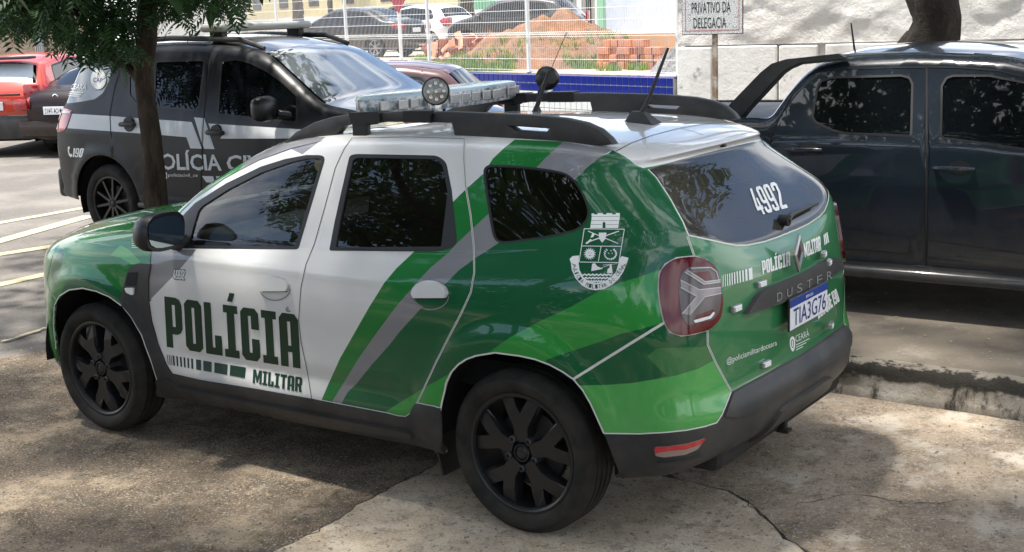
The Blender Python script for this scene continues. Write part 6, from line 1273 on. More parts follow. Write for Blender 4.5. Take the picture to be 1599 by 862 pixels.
def strip(name, skin, i0, i1, mats, par, crown=.05, inner=None, off=0.0, nx=14, mi=0, raise_=0.0, tlim=1.0):
    """the top and ends of the body: runs along the outline from arc length i0 to i1 and across the car"""
    P = skin.D; cum = skin.cum; k = max(2, int((i1 - i0) / .05)); S = np.linspace(i0, i1, k + 1); X = np.interp(S, cum, P[:, 0]); Zz = np.interp(S, cum, P[:, 1])
    T = np.stack([np.gradient(X), np.gradient(Zz)], 1); T /= np.linalg.norm(T, axis=1)[:, None] + 1e-9; Nn = np.stack([T[:, 1], -T[:, 0]], 1) * skin.sgn; ye = skin.Y(np.stack([X, Zz], 1) - Nn * .0022); vs = []; fs = []
    for a in range(k + 1):
        for b in range(nx + 1):
            t = (b / nx * 2 - 1) * tlim; q = crown * (1 - abs(t) ** 2.6) + off; vs.append((X[a] + Nn[a, 0] * q, t * ye[a], Zz[a] + Nn[a, 1] * q))
    for a in range(k):
        for b in range(nx): i = a * (nx + 1) + b; f = (i, i + nx + 1, i + nx + 2, i + 1); fs.append(f if skin.sgn > 0 else f[::-1])
    mb = MB(); mb.add(vs, fs, mi); return mb.build(name, mats, par, True, 40)
def simple_car(e, skin, bodym, glassm, regions, glass_arcs, parent_names, lamps=(), crown=.05, nx=14, liv_=None, panes=True):
    """regions: [(uv outline, part name)] ; glass_arcs: [(arc0, arc1, name)] where the strip is glass"""
    D = dense(skin.out, .04); skin.D = np.concatenate([D, D[:1]]); skin.cum = np.r_[0, np.cumsum(np.linalg.norm(np.diff(skin.D, axis=0), axis=1))]
    A = .5 * np.sum(skin.D[:-1, 0] * skin.D[1:, 1] - skin.D[1:, 0] * skin.D[:-1, 1]); skin.sgn = 1 if A > 0 else -1
    V, T, lab = pcut(skin, regions, extra=[q for q, _ in (liv_ or [])]); cen = V[T].mean(1); pcx = np.zeros(len(T), int)
    mats = [bodym] + [m for _, m in (liv_ or [])]
    for k, (P, _) in enumerate(liv_ or []): pcx[in_poly(cen, np.array(P))] = k + 1
    parts = {}
    for nm in ['side_panel'] + parent_names:
        ids = [-1] if nm == 'side_panel' else [k for k, (_, n) in enumerate(regions) if n == nm]
        m = np.isin(lab, ids)
        if not m.any(): continue
        for left in (True, False):
            if nm == 'hole': continue
            pr = e; mm = mats; off = 0; th = .012; plain = False
            base = nm.split(':')[0]
            if base in ('window', 'quarter_window'): mm = [glassm]; off = -.006; th = .003; plain = True; pr = parts.get((nm.split(':')[1] if ':' in nm else None, left), e)
            if base == 'window_frame': mm = [M_['rubber']]; off = .001; th = 0; plain = True; pr = parts.get((nm.split(':')[1] if ':' in nm else None, left), e)
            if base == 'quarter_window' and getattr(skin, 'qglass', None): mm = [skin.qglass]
            if base == 'cladding': mm = [M_['plastic']]; off = .008; th = .03; plain = True
            if base == 'tail_lamp': mm = [skin.lamp]; off = .006; th = .02; plain = True
            o = panel(base, skin, V, T[m], pcx[m] * (0 if plain else 1), mm, pr, off=off, thick=th, left=left, mirror=not left)
            parts[(nm, left)] = o
    return parts
def arc_at(skin, x, z): return float(skin.cum[np.argmin(np.hypot(skin.D[:, 0] - x, skin.D[:, 1] - z))])
ZD = lambda pts, o, s: [(o[0] + x / s, o[1] + y / s) for x, y in pts]
mgrey = mat('matte_charcoal_wrap', (.013, .0135, .016), rough=.38, coat=.05, spec=.35, bump=(3, .04, .004)); suvglass = mat('dark_mirror_glass', (.003, .004, .005), rough=.015, spec=.55); wsg = mat('pale_windscreen_glass', (.10, .115, .125), rough=.03, spec=1.0, coat=1)
sgrey = mat('light_grey_wrap', (.62, .64, .66), rough=.45)
# ---------------------------------------------------------------- the black civil police car
sv = thing('police_car', 'charcoal police car with a light grey side stripe parked behind the slim tree', 'police car', (7.5, -3.95, 0), math.radians(1.7), 'police cars')
outS = rounded([(.90, .42), (.98, .62), (.96, 1.02), (.90, 1.22), (.82, 1.40), (.70, 1.68), (.60, 1.84), (.40, 1.89), (-.2, 1.92), (-.9, 1.93), (-1.5, 1.89), (-1.9, 1.80), (-2.64, 1.37), (-3.1, 1.31), (-3.5, 1.20), (-3.72, 1.02), (-3.78, .62), (-3.70, .38), (-3.3, .36), (-2.2, .36), (-.4, .38), (.6, .40)], [.05, .1, .1, .1, .1, .1, .12, .2, .3, .3, .3, .12, .1, .2, .2, .12, .1, .05, 0, 0, 0, 0])
skS = Slab((7.5, -3.95, 0), math.radians(1.7), outS, [(.25, .88), (.45, .93), (.9, .95), (1.1, .94), (1.25, .90), (1.75, .72), (1.95, .62)], (-3.7, 1.0, .10), r=.09, flare=((.13, .40, .48, .02), (-2.72, .40, .48, .02)))
skS.qglass = mat('painted_glare_glass', (.20, .23, .25), rough=.06, coat=1)  # pale base colour stands in for bright sky reflected in the pane
skS.lamp = mat('red_white_lamp', (.42, .02, .04), rough=.12, coat=1)
S1 = lambda pts: ZD(pts, (60, 100), 3.448); S7 = lambda pts: ZD(pts, (0, 60), 4.31)
def hole(cx, cz, r, zb): return [(cx + r * math.cos(a), cz + r * math.sin(a)) for a in np.linspace(PI + .1, -.1, 22)] + [(cx + r, zb), (cx - r, zb)]
px = skS.px
regS = [(px([(171.7, 80), (171.7, 175.4), (173, 204), (177.5, 247), (222, 300), (313, 306), (315, 230.5), (318, 175.4), (328, 80)]), 'rear_door'),
        (px([(329, 80), (319.5, 175.4), (316.5, 230.5), (315, 312), (470, 345), (500, 200), (462, 140), (430, 80)]), 'front_door'),
        (hole(.13, .40, .47, -.2), 'hole'), (hole(-2.72, .40, .47, -.2), 'hole'), (np.array([(-2.2, .2), (-.36, .2), (-.36, .50), (-2.2, .50)]), 'cladding'),
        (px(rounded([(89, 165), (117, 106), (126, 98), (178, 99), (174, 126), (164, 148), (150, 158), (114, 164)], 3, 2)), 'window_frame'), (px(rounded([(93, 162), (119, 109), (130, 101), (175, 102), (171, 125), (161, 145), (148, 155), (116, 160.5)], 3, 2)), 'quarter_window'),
        (px(rounded([(200, 97), (240, 94), (321, 92), (311, 175), (240, 168), (212, 165), (200, 150)], 3, 2)), 'window_frame:r'), (px(rounded([(203, 100), (238, 97.5), (240, 160), (213, 160), (203, 148)], 3, 2)), 'window:r'), (px(rounded([(245, 97.5), (318, 95.5), (309, 171), (241, 164.5)], 3, 2)), 'window:r'),
        (px(rounded([(344.5, 94), (370, 91), (394, 97), (419, 110), (441, 125.5), (466, 148), (466, 193), (407, 188), (338, 180)], 3, 2)), 'window_frame:f'), (px(rounded([(347.7, 97), (369.7, 94), (391.6, 100), (416.7, 112.8), (438.6, 128.4), (462, 150), (462, 189), (407, 184), (341.5, 177)], 3, 2)), 'window:f'),
        (px(rounded(S7([(338, 635), (342, 500), (390, 472), (482, 486), (445, 590), (420, 622)]), 2, 2)), 'tail_lamp')]
livS = [(px(S1([(178, 268), (390, 280), (520, 290), (825, 312), (880, 456), (818, 454), (797, 394), (630, 380), (390, 362), (148, 346)])), sgrey), (px(S1([(838, 287), (893, 292), (948, 458), (893, 456)])), sgrey), (px(S1([(915, 320), (1420, 352), (1600, 366), (1600, 395), (1310, 401), (945, 402)])), sgrey), (px(S1([(880, 603), (940, 604), (950, 640), (903, 636)])), sgrey), (px(S1([(955, 604), (1010, 604), (1025, 640), (970, 640)])), sgrey)]
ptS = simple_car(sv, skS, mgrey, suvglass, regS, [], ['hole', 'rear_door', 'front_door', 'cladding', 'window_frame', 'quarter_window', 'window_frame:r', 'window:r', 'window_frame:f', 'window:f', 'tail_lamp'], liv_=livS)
aS = lambda x, z: arc_at(skS, x, z)
def ends(e, sk, segs, crown=.05):
    for nm, i0, i1, m, off, tl_ in segs: strip(nm, sk, i0, i1, m, e, crown=crown, off=off, tlim=tl_)
tot = aS(-3.70, .38)
roofw = mat('grey_roof_paint', (.10, .10, .105), rough=.3, coat=1)  # roof and bonnet in a paler grey than the sides
ends(sv, skS, [('rear_body', 0, aS(.88, 1.26), mgrey, 0, 1), ('rear_window', aS(.88, 1.26), aS(.68, 1.72), suvglass, 0, 1), ('roof_panel', aS(.68, 1.72), aS(-1.86, 1.81), roofw, 0, 1), ('windscreen', aS(-1.86, 1.81), aS(-2.62, 1.38), wsg, 0, .97), ('bonnet', aS(-2.62, 1.38), aS(-3.70, 1.06), roofw, 0, 1), ('front_bumper', aS(-3.70, 1.06), tot, mgrey, 0, 1)])
def underside(e, x0, x1, w, z0, z1, wells):
    m = MB(); m.box(((x0 + x1) / 2, 0, (z0 + z1) / 2), (x1 - x0, w * 1.15, z1 - z0)); m.box(((wells[0] + wells[1]) / 2, 0, (z0 + z1) / 2), (abs(wells[0] - wells[1]) - 1.05, w * 1.9, z1 - z0)); m.build('underbody', M_['dark'], e)
    for wx in wells:
        m = MB(); n = 14; pr = [(wx + .5 * math.cos(a), .40 + .48 * math.sin(a)) for a in np.linspace(-.3, PI + .3, n + 1)]; vs = [(x, s * w, z) for s in (1, -1) for x, z in pr]; m.add(vs, [(i, i + 1, n + 2 + i, n + 1 + i) for i in range(n)]); m.build('wheel_arch_liner', M_['dark'], e)
underside(sv, -3.5, .8, .88, .35, .8, (.13, -2.72))
m = MB(); m.box((-1.2, 0, .98), (3.2, 1.5, .3)); m.build('cabin_floor', M_['dark'], sv)
for x in (.13, -2.72):
    for s in (1, -1): wheel(sv, x, s * .80, .385, s, R=.385, rr=.262, w=.25, style=1, turn=.2)
def lamp_extra(P, m_, nm='lamp_lens'): patch(nm, px(P), [m_], sv, off=.012, thick=0, skin=skS, step=.05)
lamp_extra(rounded(S7([(342, 612), (350, 510), (392, 480), (400, 500), (372, 560), (365, 618)]), 1.5, 2), M_['decal']); lamp_extra(S7([(395, 492), (476, 494), (470, 506), (395, 508)]), M_['decal'])
def slab_decal(nm, polys, m_, par, sk=skS, off=.003, step=6): return decal(nm, sk, polys, m_, par, off=off, step=step)
def sl_words(txt, quad, m_, par, bold=.0, sk=skS, fn='lettering'):
    gp, wh = glyphs(txt, 0, 2); g_ = .75 if bold > .05 else 0; return decal(fn, sk, [(inset(P, -g_), [inset(h, g_ * .5) for h in H], mi) for P, H, mi in quadmap(gp, 1, 1, quad)], m_, par, off=.003, step=8)
sl_words('POLÍCIA', [(238.0, 264), (345.7, 266), (341.8, 236), (237.5, 234)], sgrey, ptS[('rear_door', True)], .055)
sl_words('CIVIL', [(355, 266), (434, 267), (434, 243.6), (355, 242.7)], sgrey, ptS[('front_door', True)], .055)
pol, w = block('190', .10); slab_decal('lettering', quadmap(pol, w, 1, [(112.5, 245.3), (130, 245.5), (132, 231.5), (114.5, 231.3)]), M_['decal'], sv)
slab_decal('phone_symbol', [(S1([(153, 447), (163, 443), (166, 455), (160, 461), (163, 480), (172, 487), (178, 482), (181, 494), (170, 503), (158, 492), (152, 470)]), [], 0)], M_['decal'], sv)
sl_words('policiacivil_ce', [(263, 277.3), (309, 277.8), (309, 271), (263, 270.5)], M_['decal'], ptS[('rear_door', True)], .01)
slab_decal('camera_symbol', [(rounded(S1([(664, 584), (694, 584), (694, 618), (664, 618)]), 1.5, 2), [rounded(S1([(668, 588), (690, 588), (690, 614), (668, 614)]), 1.2, 2)], 0), (smooth_closed(S1([(672, 601), (679, 593), (686, 601), (679, 609)]), 2), [smooth_closed(S1([(675, 601), (679, 597), (683, 601), (679, 605)]), 2)], 0)], M_['decal'], ptS[('rear_door', True)])
qg = ptS[('quarter_window', True)]
slab_decal('round_sticker', [(np.array([(154 + 12 * math.cos(a), 124 + 15.5 * math.sin(a)) for a in np.linspace(0, 2 * PI, 26, endpoint=False)]), [], 0)], M_['decal'], qg, off=.004)
sl_words('CAP', [(146, 128), (160, 129), (161, 122), (147, 121)], M_['bplate'], qg, .02).location = (0, .004, 0)
sl_words('CEARÁ', [(106, 139.5), (134, 140.5), (137, 130), (110, 129)], M_['decal'], qg, .03)
for k in range(3): slab_decal('lettering', [([(105 - k * .6, 143 + k * 3), (130 - k * 3, 144 + k * 3), (130 - k * 3, 145.2 + k * 3), (105 - k * .6, 144.2 + k * 3)], [], 0)], M_['decal'], qg)
pale = mat('window_glare_film', (.34, .38, .42), rough=.15, coat=1)
# mirrors, handles, rails, light bar of the charcoal car
for s in (1, -1):
    d_ = ptS[('front_door', s > 0)]; c_ = px([(437, 171)])[0]
    m = MB(); m.box((c_[0], s * 1.06, c_[1] + .02), (.16, .26, .22), bev=.07); m.build('door_mirror', M_['rim'], d_, True, 60); m = MB(); m.tube([(c_[0] - .05, s * .96, c_[1] - .03), (c_[0] - .12, s * .86, c_[1] - .06)], .04, 8); m.build('mirror_arm', M_['rim'], d_, True)
    for (u, v), dn in (((203, 194), 'rear_door'), ((338, 207), 'front_door')):
        q = px([(u, v)])[0]; m = MB(); m.box((q[0], s * .955, q[1]), (.22, .05, .045), bev=.018); m.lathe([(.001, .0), (.07, .0), (.075, -.03)], Matrix.Translation((q[0], s * .945, q[1])) @ Matrix.Rotation(-s * PI / 2, 4, 'X'), 16); m.build('door_handle', M_['rubber'], ptS[(dn, s > 0)], True)
    rl = MB(); rl.tube([(.45, s * .60, 1.87), (.25, s * .60, 1.935), (-.6, s * .60, 1.965), (-1.5, s * .59, 1.935), (-1.78, s * .58, 1.85)], [.02, .026, .026, .026, .02], 8); rl.build('roof_rail', M_['plastic'], sv, True)
bx = -1.15; m = MB(); m.box((bx, 0, 2.045), (.30, 1.24, .075), bev=.03); b_ = m.build('light_bar', mat('grey_bar_lens', (.38, .39, .36), rough=.3, coat=.5), sv, True, 60)
for y in (.52, -.52): m = MB(); m.box((bx, y, 1.975), (.16, .08, .09), bev=.01); m.build('bar_foot', M_['rubber'], b_)
m = MB(); m.tube([(-.35, .1, 1.95), (-.5, .1, 2.05), (-.62, .1, 2.42)], [.02, .008, .003], 6); m.lathe([(.10, 0), (.09, .015), (.02, .02)], Matrix.Translation((-.35, .1, 1.955)), 14); m.build('roof_aerial', M_['rubber'], sv, True)
m = MB(); m.box((.96, 0, .55), (.10, 1.7, .30), bev=.05); m.build('rear_bumper', M_['plastic'], sv, True)
st = MB(); st.box((-1.3, .98, .42), (1.75, .16, .06), bev=.025); st.build('side_step', M_['plastic'], sv, True); st = MB(); st.tube([(.95, .3, .48), (1.22, .3, .48)], .03, 8); st.build('tow_bar', M_['rubber'], sv, True)

# ---------------------------------------------------------------- the dark pickup on the raised pavement
bluegrey = paint('dark_blue_grey_paint', (.010, .016, .025), rough=.25); PO = (1.03, -3.52, .19); pz = math.radians(1.3)
pk = thing('pickup_truck', 'dark blue grey pickup truck with silver roof rails standing on the raised pavement', 'pickup', PO, pz)
outP = rounded([(.92, .42), (.96, .70), (.93, 1.10), (.88, 1.165), (-.50, 1.18), (-.60, 1.36), (-.72, 1.50), (-.92, 1.555), (-1.4, 1.575), (-1.9, 1.545), (-2.15, 1.48), (-2.74, 1.10), (-3.2, 1.03), (-3.55, .88), (-3.66, .6), (-3.6, .28), (-3.2, .22), (-.4, .22), (.7, .34)], [.05, .1, .05, .03, .04, .1, .1, .2, .3, .3, .1, .1, .2, .15, .1, .05, 0, 0, 0])
skP = Slab(PO, pz, outP, [(.20, .84), (.32, .875), (.55, .895), (.80, .90), (1.0, .89), (1.1, .865), (1.5, .66), (1.62, .58)], (-3.6, .95, .08), r=.07, flare=((0, .34, .44, .02), (-2.8, .34, .44, .02)))
skP.lamp = M_['lampred']; pxP = skP.px; P4 = lambda pts: ZD(pts, (1100, 0), 3.192); P8 = lambda pts: ZD(pts, (1100, 180), 3.192)
regP = [(pxP([(1275.4, 112.8), (1263, 122), (1237.8, 147), (1219, 181.7), (1206.5, 203.6), (1198, 240), (1205, 300), (1235, 395), (1310, 404), (1445, 420), (1446, 300), (1447, 104), (1400, 105.5), (1330, 107.5), (1294, 109.6)]), 'rear_door'),
        (pxP([(1448.5, 104), (1447.5, 300), (1446.5, 420), (1600, 437), (1760, 470), (1800, 300), (1790, 262), (1710, 165), (1640, 130), (1560, 110), (1500, 105)]), 'front_door'),
        (hole(0, .34, .43, -.2), 'hole'), (hole(-2.8, .34, .43, -.2), 'hole'), (np.array([(-2.36, .1), (-.43, .1), (-.43, .315), (-2.36, .315)]), 'cladding')]
wR = rounded(P4([(568, 440), (588, 408), (640, 392), (980, 382), (1018, 392), (1031, 420), (1025, 672), (700, 659), (638, 643), (556, 603), (545, 580)]), 2, 2)
wF = rounded([(1471, 213.5), (1472.3, 134.7), (1479, 123.2), (1488.5, 120), (1545, 120), (1600, 131), (1660, 157), (1720, 199), (1748, 241), (1700, 244), (1599, 231)], 2, 2)
regP += [(pxP(inset(wR, -3.5)), 'window_frame:r'), (pxP(wR), 'window:r'), (pxP(inset(wF, -3.5)), 'window_frame:f'), (pxP(wF), 'window:f')]
ptP = simple_car(pk, skP, bluegrey, suvglass, regP, [], ['hole', 'rear_door', 'front_door', 'cladding', 'window_frame:r', 'window:r', 'window_frame:f', 'window:f'])
aP = lambda x, z: arc_at(skP, x, z)
ends(pk, skP, [('tailgate', 0, aP(.92, 1.12), bluegrey, 0, 1), ('bed_cover', aP(.90, 1.15), aP(-.50, 1.18), M_['plastic'], -.03, .97), ('cab_back', aP(-.51, 1.19), aP(-.72, 1.50), suvglass, -.02, .95), ('roof_panel', aP(-.70, 1.49), aP(-2.15, 1.48), bluegrey, 0, 1), ('windscreen', aP(-2.15, 1.48), aP(-2.74, 1.10), suvglass, 0, .97), ('bonnet', aP(-2.74, 1.10), aP(-3.55, .88), bluegrey, 0, 1), ('front_bumper', aP(-3.55, .88), aP(-3.6, .28), bluegrey, 0, 1)], .045)
underside(pk, -3.4, .8, .82, .24, .6, (0, -2.8))
for x in (0, -2.8):
    for s in (1, -1): wheel(pk, x, s * .76, .34, s, R=.34, rr=.225, w=.21, style=2, turn=.3)
def on_pk(P, y):      # pixel -> (x, z) in the truck's frame on a plane y
    out = []
    for u, v in P: d = skP.M.T @ ray(u, v); q = skP.cp + d * (y - skP.cp[1]) / d[1]; out.append((q[0], q[2]))
    return out
RX = Matrix.Rotation(PI / 2, 4, 'X')
for s in (1, -1):
    y = .70; A_ = on_pk(P4([(60, 585), (275, 362), (330, 318), (400, 296), (660, 268), (705, 290), (700, 302), (480, 322), (425, 345), (390, 368), (225, 545), (180, 600), (130, 605)]), y); m = MB(); m.prism(A_, -y if s > 0 else y - .07, -y + .07 if s > 0 else y, RX)
    o = m.build('styling_bar', M_['plastic'], pk); bm = bmesh.new(); bm.from_mesh(o.data); bmesh.ops.recalc_face_normals(bm, faces=bm.faces); bmesh.ops.bevel(bm, geom=[e for e in bm.edges if e.calc_face_angle(0) > .9], offset=.012, segments=2, affect='EDGES'); bm.to_mesh(o.data); bm.free()
    y = .56; A_ = on_pk(P4([(662, 274), (760, 263), (1050, 258), (1345, 266), (1325, 290), (1060, 280), (760, 284), (680, 296)]), y); m = MB(); m.prism(A_, -y if s > 0 else y - .05, -y + .05 if s > 0 else y, RX); rl = m.build('roof_rail', mat('brushed_rail', (.50, .52, .54), rough=.3, metal=.8) if 'brushed_rail' not in bpy.data.materials else bpy.data.materials['brushed_rail'], pk)
    A_ = on_pk(P4([(1345, 264), (1430, 268), (1540, 300), (1600, 350), (1560, 355), (1480, 325), (1325, 292)]), y); m = MB(); m.prism(A_, -y - .002 if s > 0 else y - .05, -y + .05 if s > 0 else y + .002, RX); m.build('rail_end', M_['plastic'], rl)
    for (u, v), dn, w_ in (((1257, 233), 'rear_door', 27), ((1490.5, 262.5), 'front_door', 32)):
        a, b = pxP([(u - w_, v), (u + w_, v + 1.5)]); dd = ptP[(dn, s > 0)]; yy = float(skP.Y(np.array([a]))[0])
        m = MB(); m.tube([(a[0], s * (yy + .012), a[1]), ((a[0] * 3 + b[0]) / 4, s * (yy + .032), (a[1] * 3 + b[1]) / 4), ((a[0] + 3 * b[0]) / 4, s * (yy + .032), (a[1] + b[1] * 3) / 4), (b[0], s * (yy + .012), b[1])], [.012, .016, .016, .012], 8); m.build('door_handle', bluegrey, dd, True)
        C0 = pxP([(u + 8 + w_ * .55 * math.cos(t), v - 1 + 11 * math.sin(t)) for t in np.linspace(0, 2 * PI, 20, endpoint=False)]); patch('handle_recess', C0, [M_['rubber']], dd, off=.0012, thick=0, skin=skP, left=s > 0, mirror=s < 0, step=.05)
rdg = P_ = on_pk(ZD([(290, 236), (790, 318), (812, 330), (800, 345), (290, 262)], (1240, 300), 4.454), .90)
cr_ = ZD([(250, 232), (780, 315), (815, 332), (790, 420), (250, 372)], (1240, 300), 4.454); patch('door_moulding', pxP(cr_), [bluegrey], ptP[('rear_door', True)], off=.016, thick=.02, skin=skP, step=.05)
cr_ = ZD([(935, 334), (1599, 428), (2300, 545), (2300, 660), (1599, 530), (935, 440)], (1240, 300), 4.454); patch('door_moulding', pxP(cr_), [bluegrey], ptP[('front_door', True)], off=.016, thick=.02, skin=skP, step=.05)
for s in (1, -1): m = MB(); m.box((-1.4, s * .925, .262), (1.95, .09, .075), bev=.03); m.box((-1.4, s * .86, .29), (1.9, .06, .05)); m.build('side_step', bluegrey, pk, True, 60)
m = MB(); q = on_pk([(1337, 84), (1329, 36)], .0); m.tube([(q[0][0], 0, q[0][1] - .05), (q[1][0], 0, q[1][1])], [.009, .005], 6); m.build('roof_aerial', M_['rubber'], pk)
for s in (1, -1): m = MB(); m.box((-2.42, s * .98, 1.03), (.14, .2, .15), bev=.05); m.build('door_mirror', bluegrey, ptP[('front_door', s > 0)], True, 60)

def slab_joint(sk, P, par, w=.008):
    q = MB(); ribbon(q, sk, sk.px(dense(P, 6, False)), w, .003, 0, False, False); q.build('panel_joint', M_['gap'], par, True)
slab_joint(skP, [(1447.3, 105), (1447, 300), (1446, 420)], pk, .011); slab_joint(skP, [(1447, 105), (1400, 105.5), (1330, 107.5), (1294, 109.8), (1275.4, 112.8), (1263, 122), (1237.8, 147), (1219, 181.7), (1206.5, 203.6), (1198, 240)], pk, .009); slab_joint(skP, [(1449, 104.5), (1500, 105.5), (1560, 110.5), (1640, 130), (1710, 165)], pk, .009)
slab_joint(skS, [(328.5, 90), (318.7, 175.4), (315.7, 230.5), (314, 305)], sv, .010); slab_joint(skS, [(190.5, 100), (179, 137.7), (171.7, 175.4), (173, 204.4), (177.5, 246)], sv, .010)
# ---------------------------------------------------------------- cars further off
OUT = dict(
 sedan=([(2.15, .35), (2.26, .6), (2.24, .95), (2.12, 1.06), (1.68, 1.09), (.98, 1.41), (.3, 1.47), (-.35, 1.43), (-1.2, 1.02), (-1.9, .90), (-2.2, .72), (-2.25, .4), (-2.15, .24), (2.0, .24)], [(1.38, 1.08), (.90, 1.35), (.3, 1.405), (-.3, 1.36), (-.98, 1.04), (-.9, .99), (1.25, 1.02)], (1.35, -1.35), (1.62, 1.115, .98, 1.41), (-.40, 1.42, -1.18, 1.03), (1.30, .30)),
 hatch=([(1.82, .38), (1.92, .6), (1.90, .92), (1.78, 1.08), (1.42, 1.42), (.9, 1.50), (.2, 1.52), (-.4, 1.46), (-1.2, 1.02), (-1.75, .88), (-1.97, .7), (-2.0, .4), (-1.9, .24), (1.7, .24)], [(1.30, 1.08), (1.12, 1.34), (.2, 1.43), (-.32, 1.38), (-.98, 1.05), (0, .99)], (1.20, -1.28), (1.74, 1.12, 1.45, 1.39), (-.44, 1.44, -1.18, 1.03), (1.2, .3)))
def far_car(label, loc, rz, kind, col, cat, sc_=1.0, lampc=(.30, .01, .015), cover=None, plate=True, rough=.3, group=None, wst=2):
    out, win, ax, rg, wg, _ = OUT[kind]; out = rounded(out, [.06, .1, .1, .08, .12, .15, .3, .2, .12, .2, .1, .1, .05, .0]); name = {'sedan': 'sedan_car', 'hatch': 'hatchback_car', 'suv': 'suv_car'}[kind]
    e = thing(name, label, cat, tuple(loc), rz, group); e.scale = (sc_,) * 3; sk = Slab(loc, rz, out, [(.2, .76), (.4, .82), (.75, .85), (.95, .84), (1.05, .80), (1.45, .60), (1.6, .55)], (-2.1, 2.0, .12), r=.10)
    sk.lamp = mat('tail_lamp_lens', lampc, rough=.15, coat=1) if 'tail_lamp_lens' not in bpy.data.materials else bpy.data.materials['tail_lamp_lens']
    win = rounded(win, .05, 2); mid = .18; a_, b_ = [np.array([p for p in inset(win, .0) if (p[0] > mid) == f]) for f in (True, False)]
    lx = out[:, 0].max(); lp = [(lx + .05, .80), (lx + .05, 1.12), (lx - .16, 1.10), (lx - .30, 1.0), (lx - .12, .82)] if kind == 'hatch' else [(lx + .05, .78), (lx + .05, 1.0), (lx - .30, .98), (lx - .34, .90), (lx - .10, .80)]
    regs_ = [(np.array([(mid + .02, .30), (mid + .02, 1.5), (ax[0] - .1, 1.5), (ax[0] - .1, .75), (ax[0] - .42, .30)]), 'rear_door'), (np.array([(mid, .30), (mid, 1.5), (-1.1, 1.5), (-.9, .30)]), 'front_door'), (hole(ax[0], .31, .37, -.2), 'hole'), (hole(ax[1], .31, .37, -.2), 'hole'),
             (inset(win, -.025), 'window_frame'), (inset(win, .0), 'window'), (np.array(lp), 'tail_lamp')]
    bm_ = paint('car_paint', col, rough) ; pts = simple_car(e, sk, bm_, suvglass, regs_, [], ['hole', 'rear_door', 'front_door', 'window_frame', 'window', 'tail_lamp'])
    A_ = lambda x, z: arc_at(sk, x, z); t_ = A_(-1.9, .24)
    ends(e, sk, [('rear_body', 0, A_(rg[0], rg[1]), bm_, 0, 1), ('rear_window', A_(rg[0], rg[1]), A_(rg[2], rg[3]), cover or suvglass, 0, .92), ('roof_panel', A_(rg[2], rg[3]), A_(wg[0], wg[1]), bm_, 0, 1), ('windscreen', A_(wg[0], wg[1]), A_(wg[2], wg[3]), suvglass, 0, .95), ('bonnet', A_(wg[2], wg[3]), A_(-1.97, .74), bm_, 0, 1), ('front_bumper', A_(-1.97, .74), t_, bm_, 0, 1)])
    underside(e, -1.8, lx - .2, .76, .22, .6, ax)
    for x in ax:
        for s in (1, -1): wheel(e, x, s * .72, .31, s, R=.31, rr=.215, w=.19, style=wst, ms=('tyre', 'rim' if wst == 3 else 'silverbit'), turn=.3)
    for s in (1, -1):
        m = MB(); m.box((lx + .02, s * .66, .95 if kind == 'hatch' else .88), (.06, .26, .30 if kind == 'hatch' else .18), bev=.03); m.build('tail_lamp', sk.lamp, e, True)
        m = MB(); m.box((-.88, s * .90, 1.02), (.12, .18, .13), bev=.04); m.build('door_mirror', bm_, e, True, 60)
    m = MB(); m.box((lx - .02, 0, .48), (.14, 1.5, .28), bev=.06); m.build('rear_bumper', bm_, e, True)
    if plate: m = MB(); m.box((lx + .065, 0, .78), (.012, .40, .13), bev=.004); m.build('number_plate', M_['wplate'], e)
    return e, sk, lx, bm_
def place(corner_px, z, rz_head, kind_len, side_off, back):      # centre from a rear corner
    pass
hd = lambda a: np.array([math.cos(a), math.sin(a), 0])
def by_rear(u, v, z, head_deg, half_len, lat):
    """ground point at the rear corner/centre -> centre of the car; lat metres to the left of the heading"""
    a = math.radians(head_deg); P = gnd(u, v, z); P = P + hd(a) * half_len + hd(a + PI / 2) * lat; P[2] = z; return P, a + PI
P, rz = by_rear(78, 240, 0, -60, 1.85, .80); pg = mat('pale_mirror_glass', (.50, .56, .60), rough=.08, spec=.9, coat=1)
er, skr, lxr, bmr = far_car('red hatchback with a black lower bumper parked at the left edge', P, rz, 'hatch', (.42, .038, .020), 'car', 1.09, cover=pg, group=None)
m = MB(); m.box((lxr + .01, 0, .45), (.2, 1.62, .38), bev=.06); m.build('bumper_cover', M_['plastic'], er, True); m = MB(); m.box((lxr + .10, -.1, .95), (.05, 1.2, .03)); m.build('trim_strip', M_['plastic'], er)
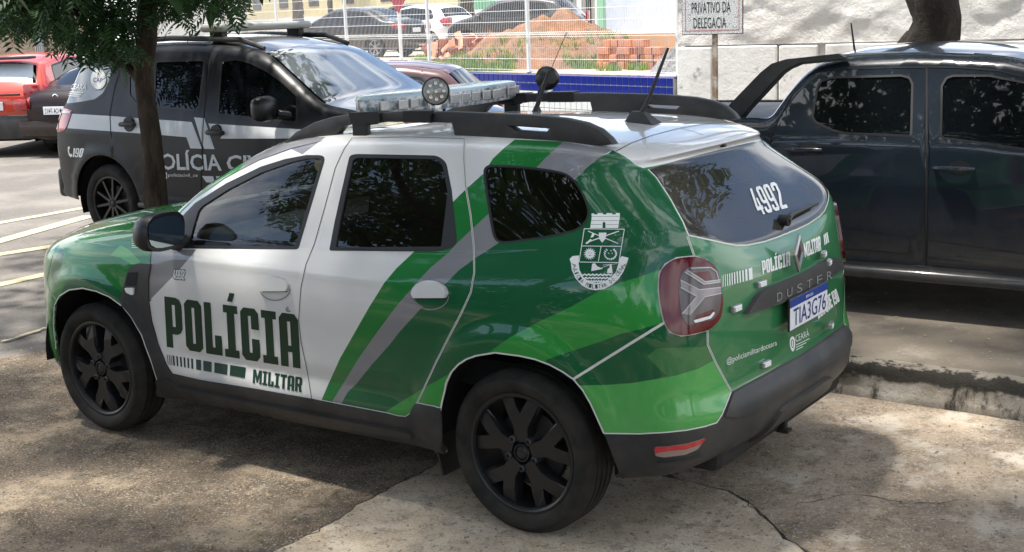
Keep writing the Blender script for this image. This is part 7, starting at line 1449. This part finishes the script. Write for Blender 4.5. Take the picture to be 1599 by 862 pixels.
m = MB(); m.box((lxr - .35, 0, 1.50), (.30, 1.12, .045), bev=.02); m.build('roof_spoiler', M_['plastic'], er, True)
P, rz = by_rear(88, 246, 0, -72, 2.25, -.1)
em_, skm, lxm, bmm_ = far_car('dark maroon sedan parked between the red hatchback and the charcoal police car', P, rz, 'sedan', (.009, .003, .004), 'car', rough=.5)
bmm_.node_tree.nodes['Principled BSDF'].inputs['Coat Weight'].default_value = .25
yz_glyph('plate_lettering', 'OCA-7412', .18, -.18, .745, .815, M_['blk'], em_, lxm + .0725, .01) if 0 else None
gp, wh = glyphs('OCA 7412', .01, 1); q = MB()
for Pp, H in gp: q.add([(lxm + .074, .17 - .34 * a, .735 + .08 * b) for a, b in Pp], [tuple(range(len(Pp)))[::-1]])
q.build('plate_lettering', M_['blk'], em_)
q = MB(); q.lathe([(.055, .0), (.06, .01), (.045, .012)], Matrix.Translation((lxm - .02, 0, .99)) @ Matrix.Rotation(PI / 2, 4, 'Y'), 20); q.build('round_badge', M_['chrome'], em_)
P = CP + ray(556, 120) * 17.6; P[2] = 0; far_car('dull rose car half hidden behind the windscreen of the charcoal police car', P, math.radians(205), 'hatch', (.07, .022, .025), 'car', .97)
def lot_car(rw, deg, label, kind, col, sc_=1.0, **k):
    A = gnd(*rw, LZ); a = math.radians(deg); ax = OUT[kind][2]; c_ = A + hd(a) * ax[0] * sc_; c_[2] = LZ; c_ = c_ + hd(a - PI / 2) * -.0; s_ = hd(a + PI / 2) * .75
    s_ = s_ if (CP - c_) @ s_ > 0 else -s_; return far_car(label, c_ - s_, a + PI, kind, col, 'car', sc_, **k)
lot_car((588, 91), 4, 'black sedan with silver wheels behind the fence, nearest of the cars there', 'sedan', (.012, .013, .016), 1.0)
lot_car((676, 80), -6, 'white hatchback behind the fence beside the heap of roof tiles', 'hatch', (.70, .71, .73), 1.0)
lot_car((856, 80), 12, 'dark grey hatchback behind the big heap of orange earth', 'hatch', (.03, .03, .032), 1.05)
lot_car((662, 69), 4, 'dark car at the back, half hidden by the white hatchback', 'hatch', (.02, .025, .03), 1.1)
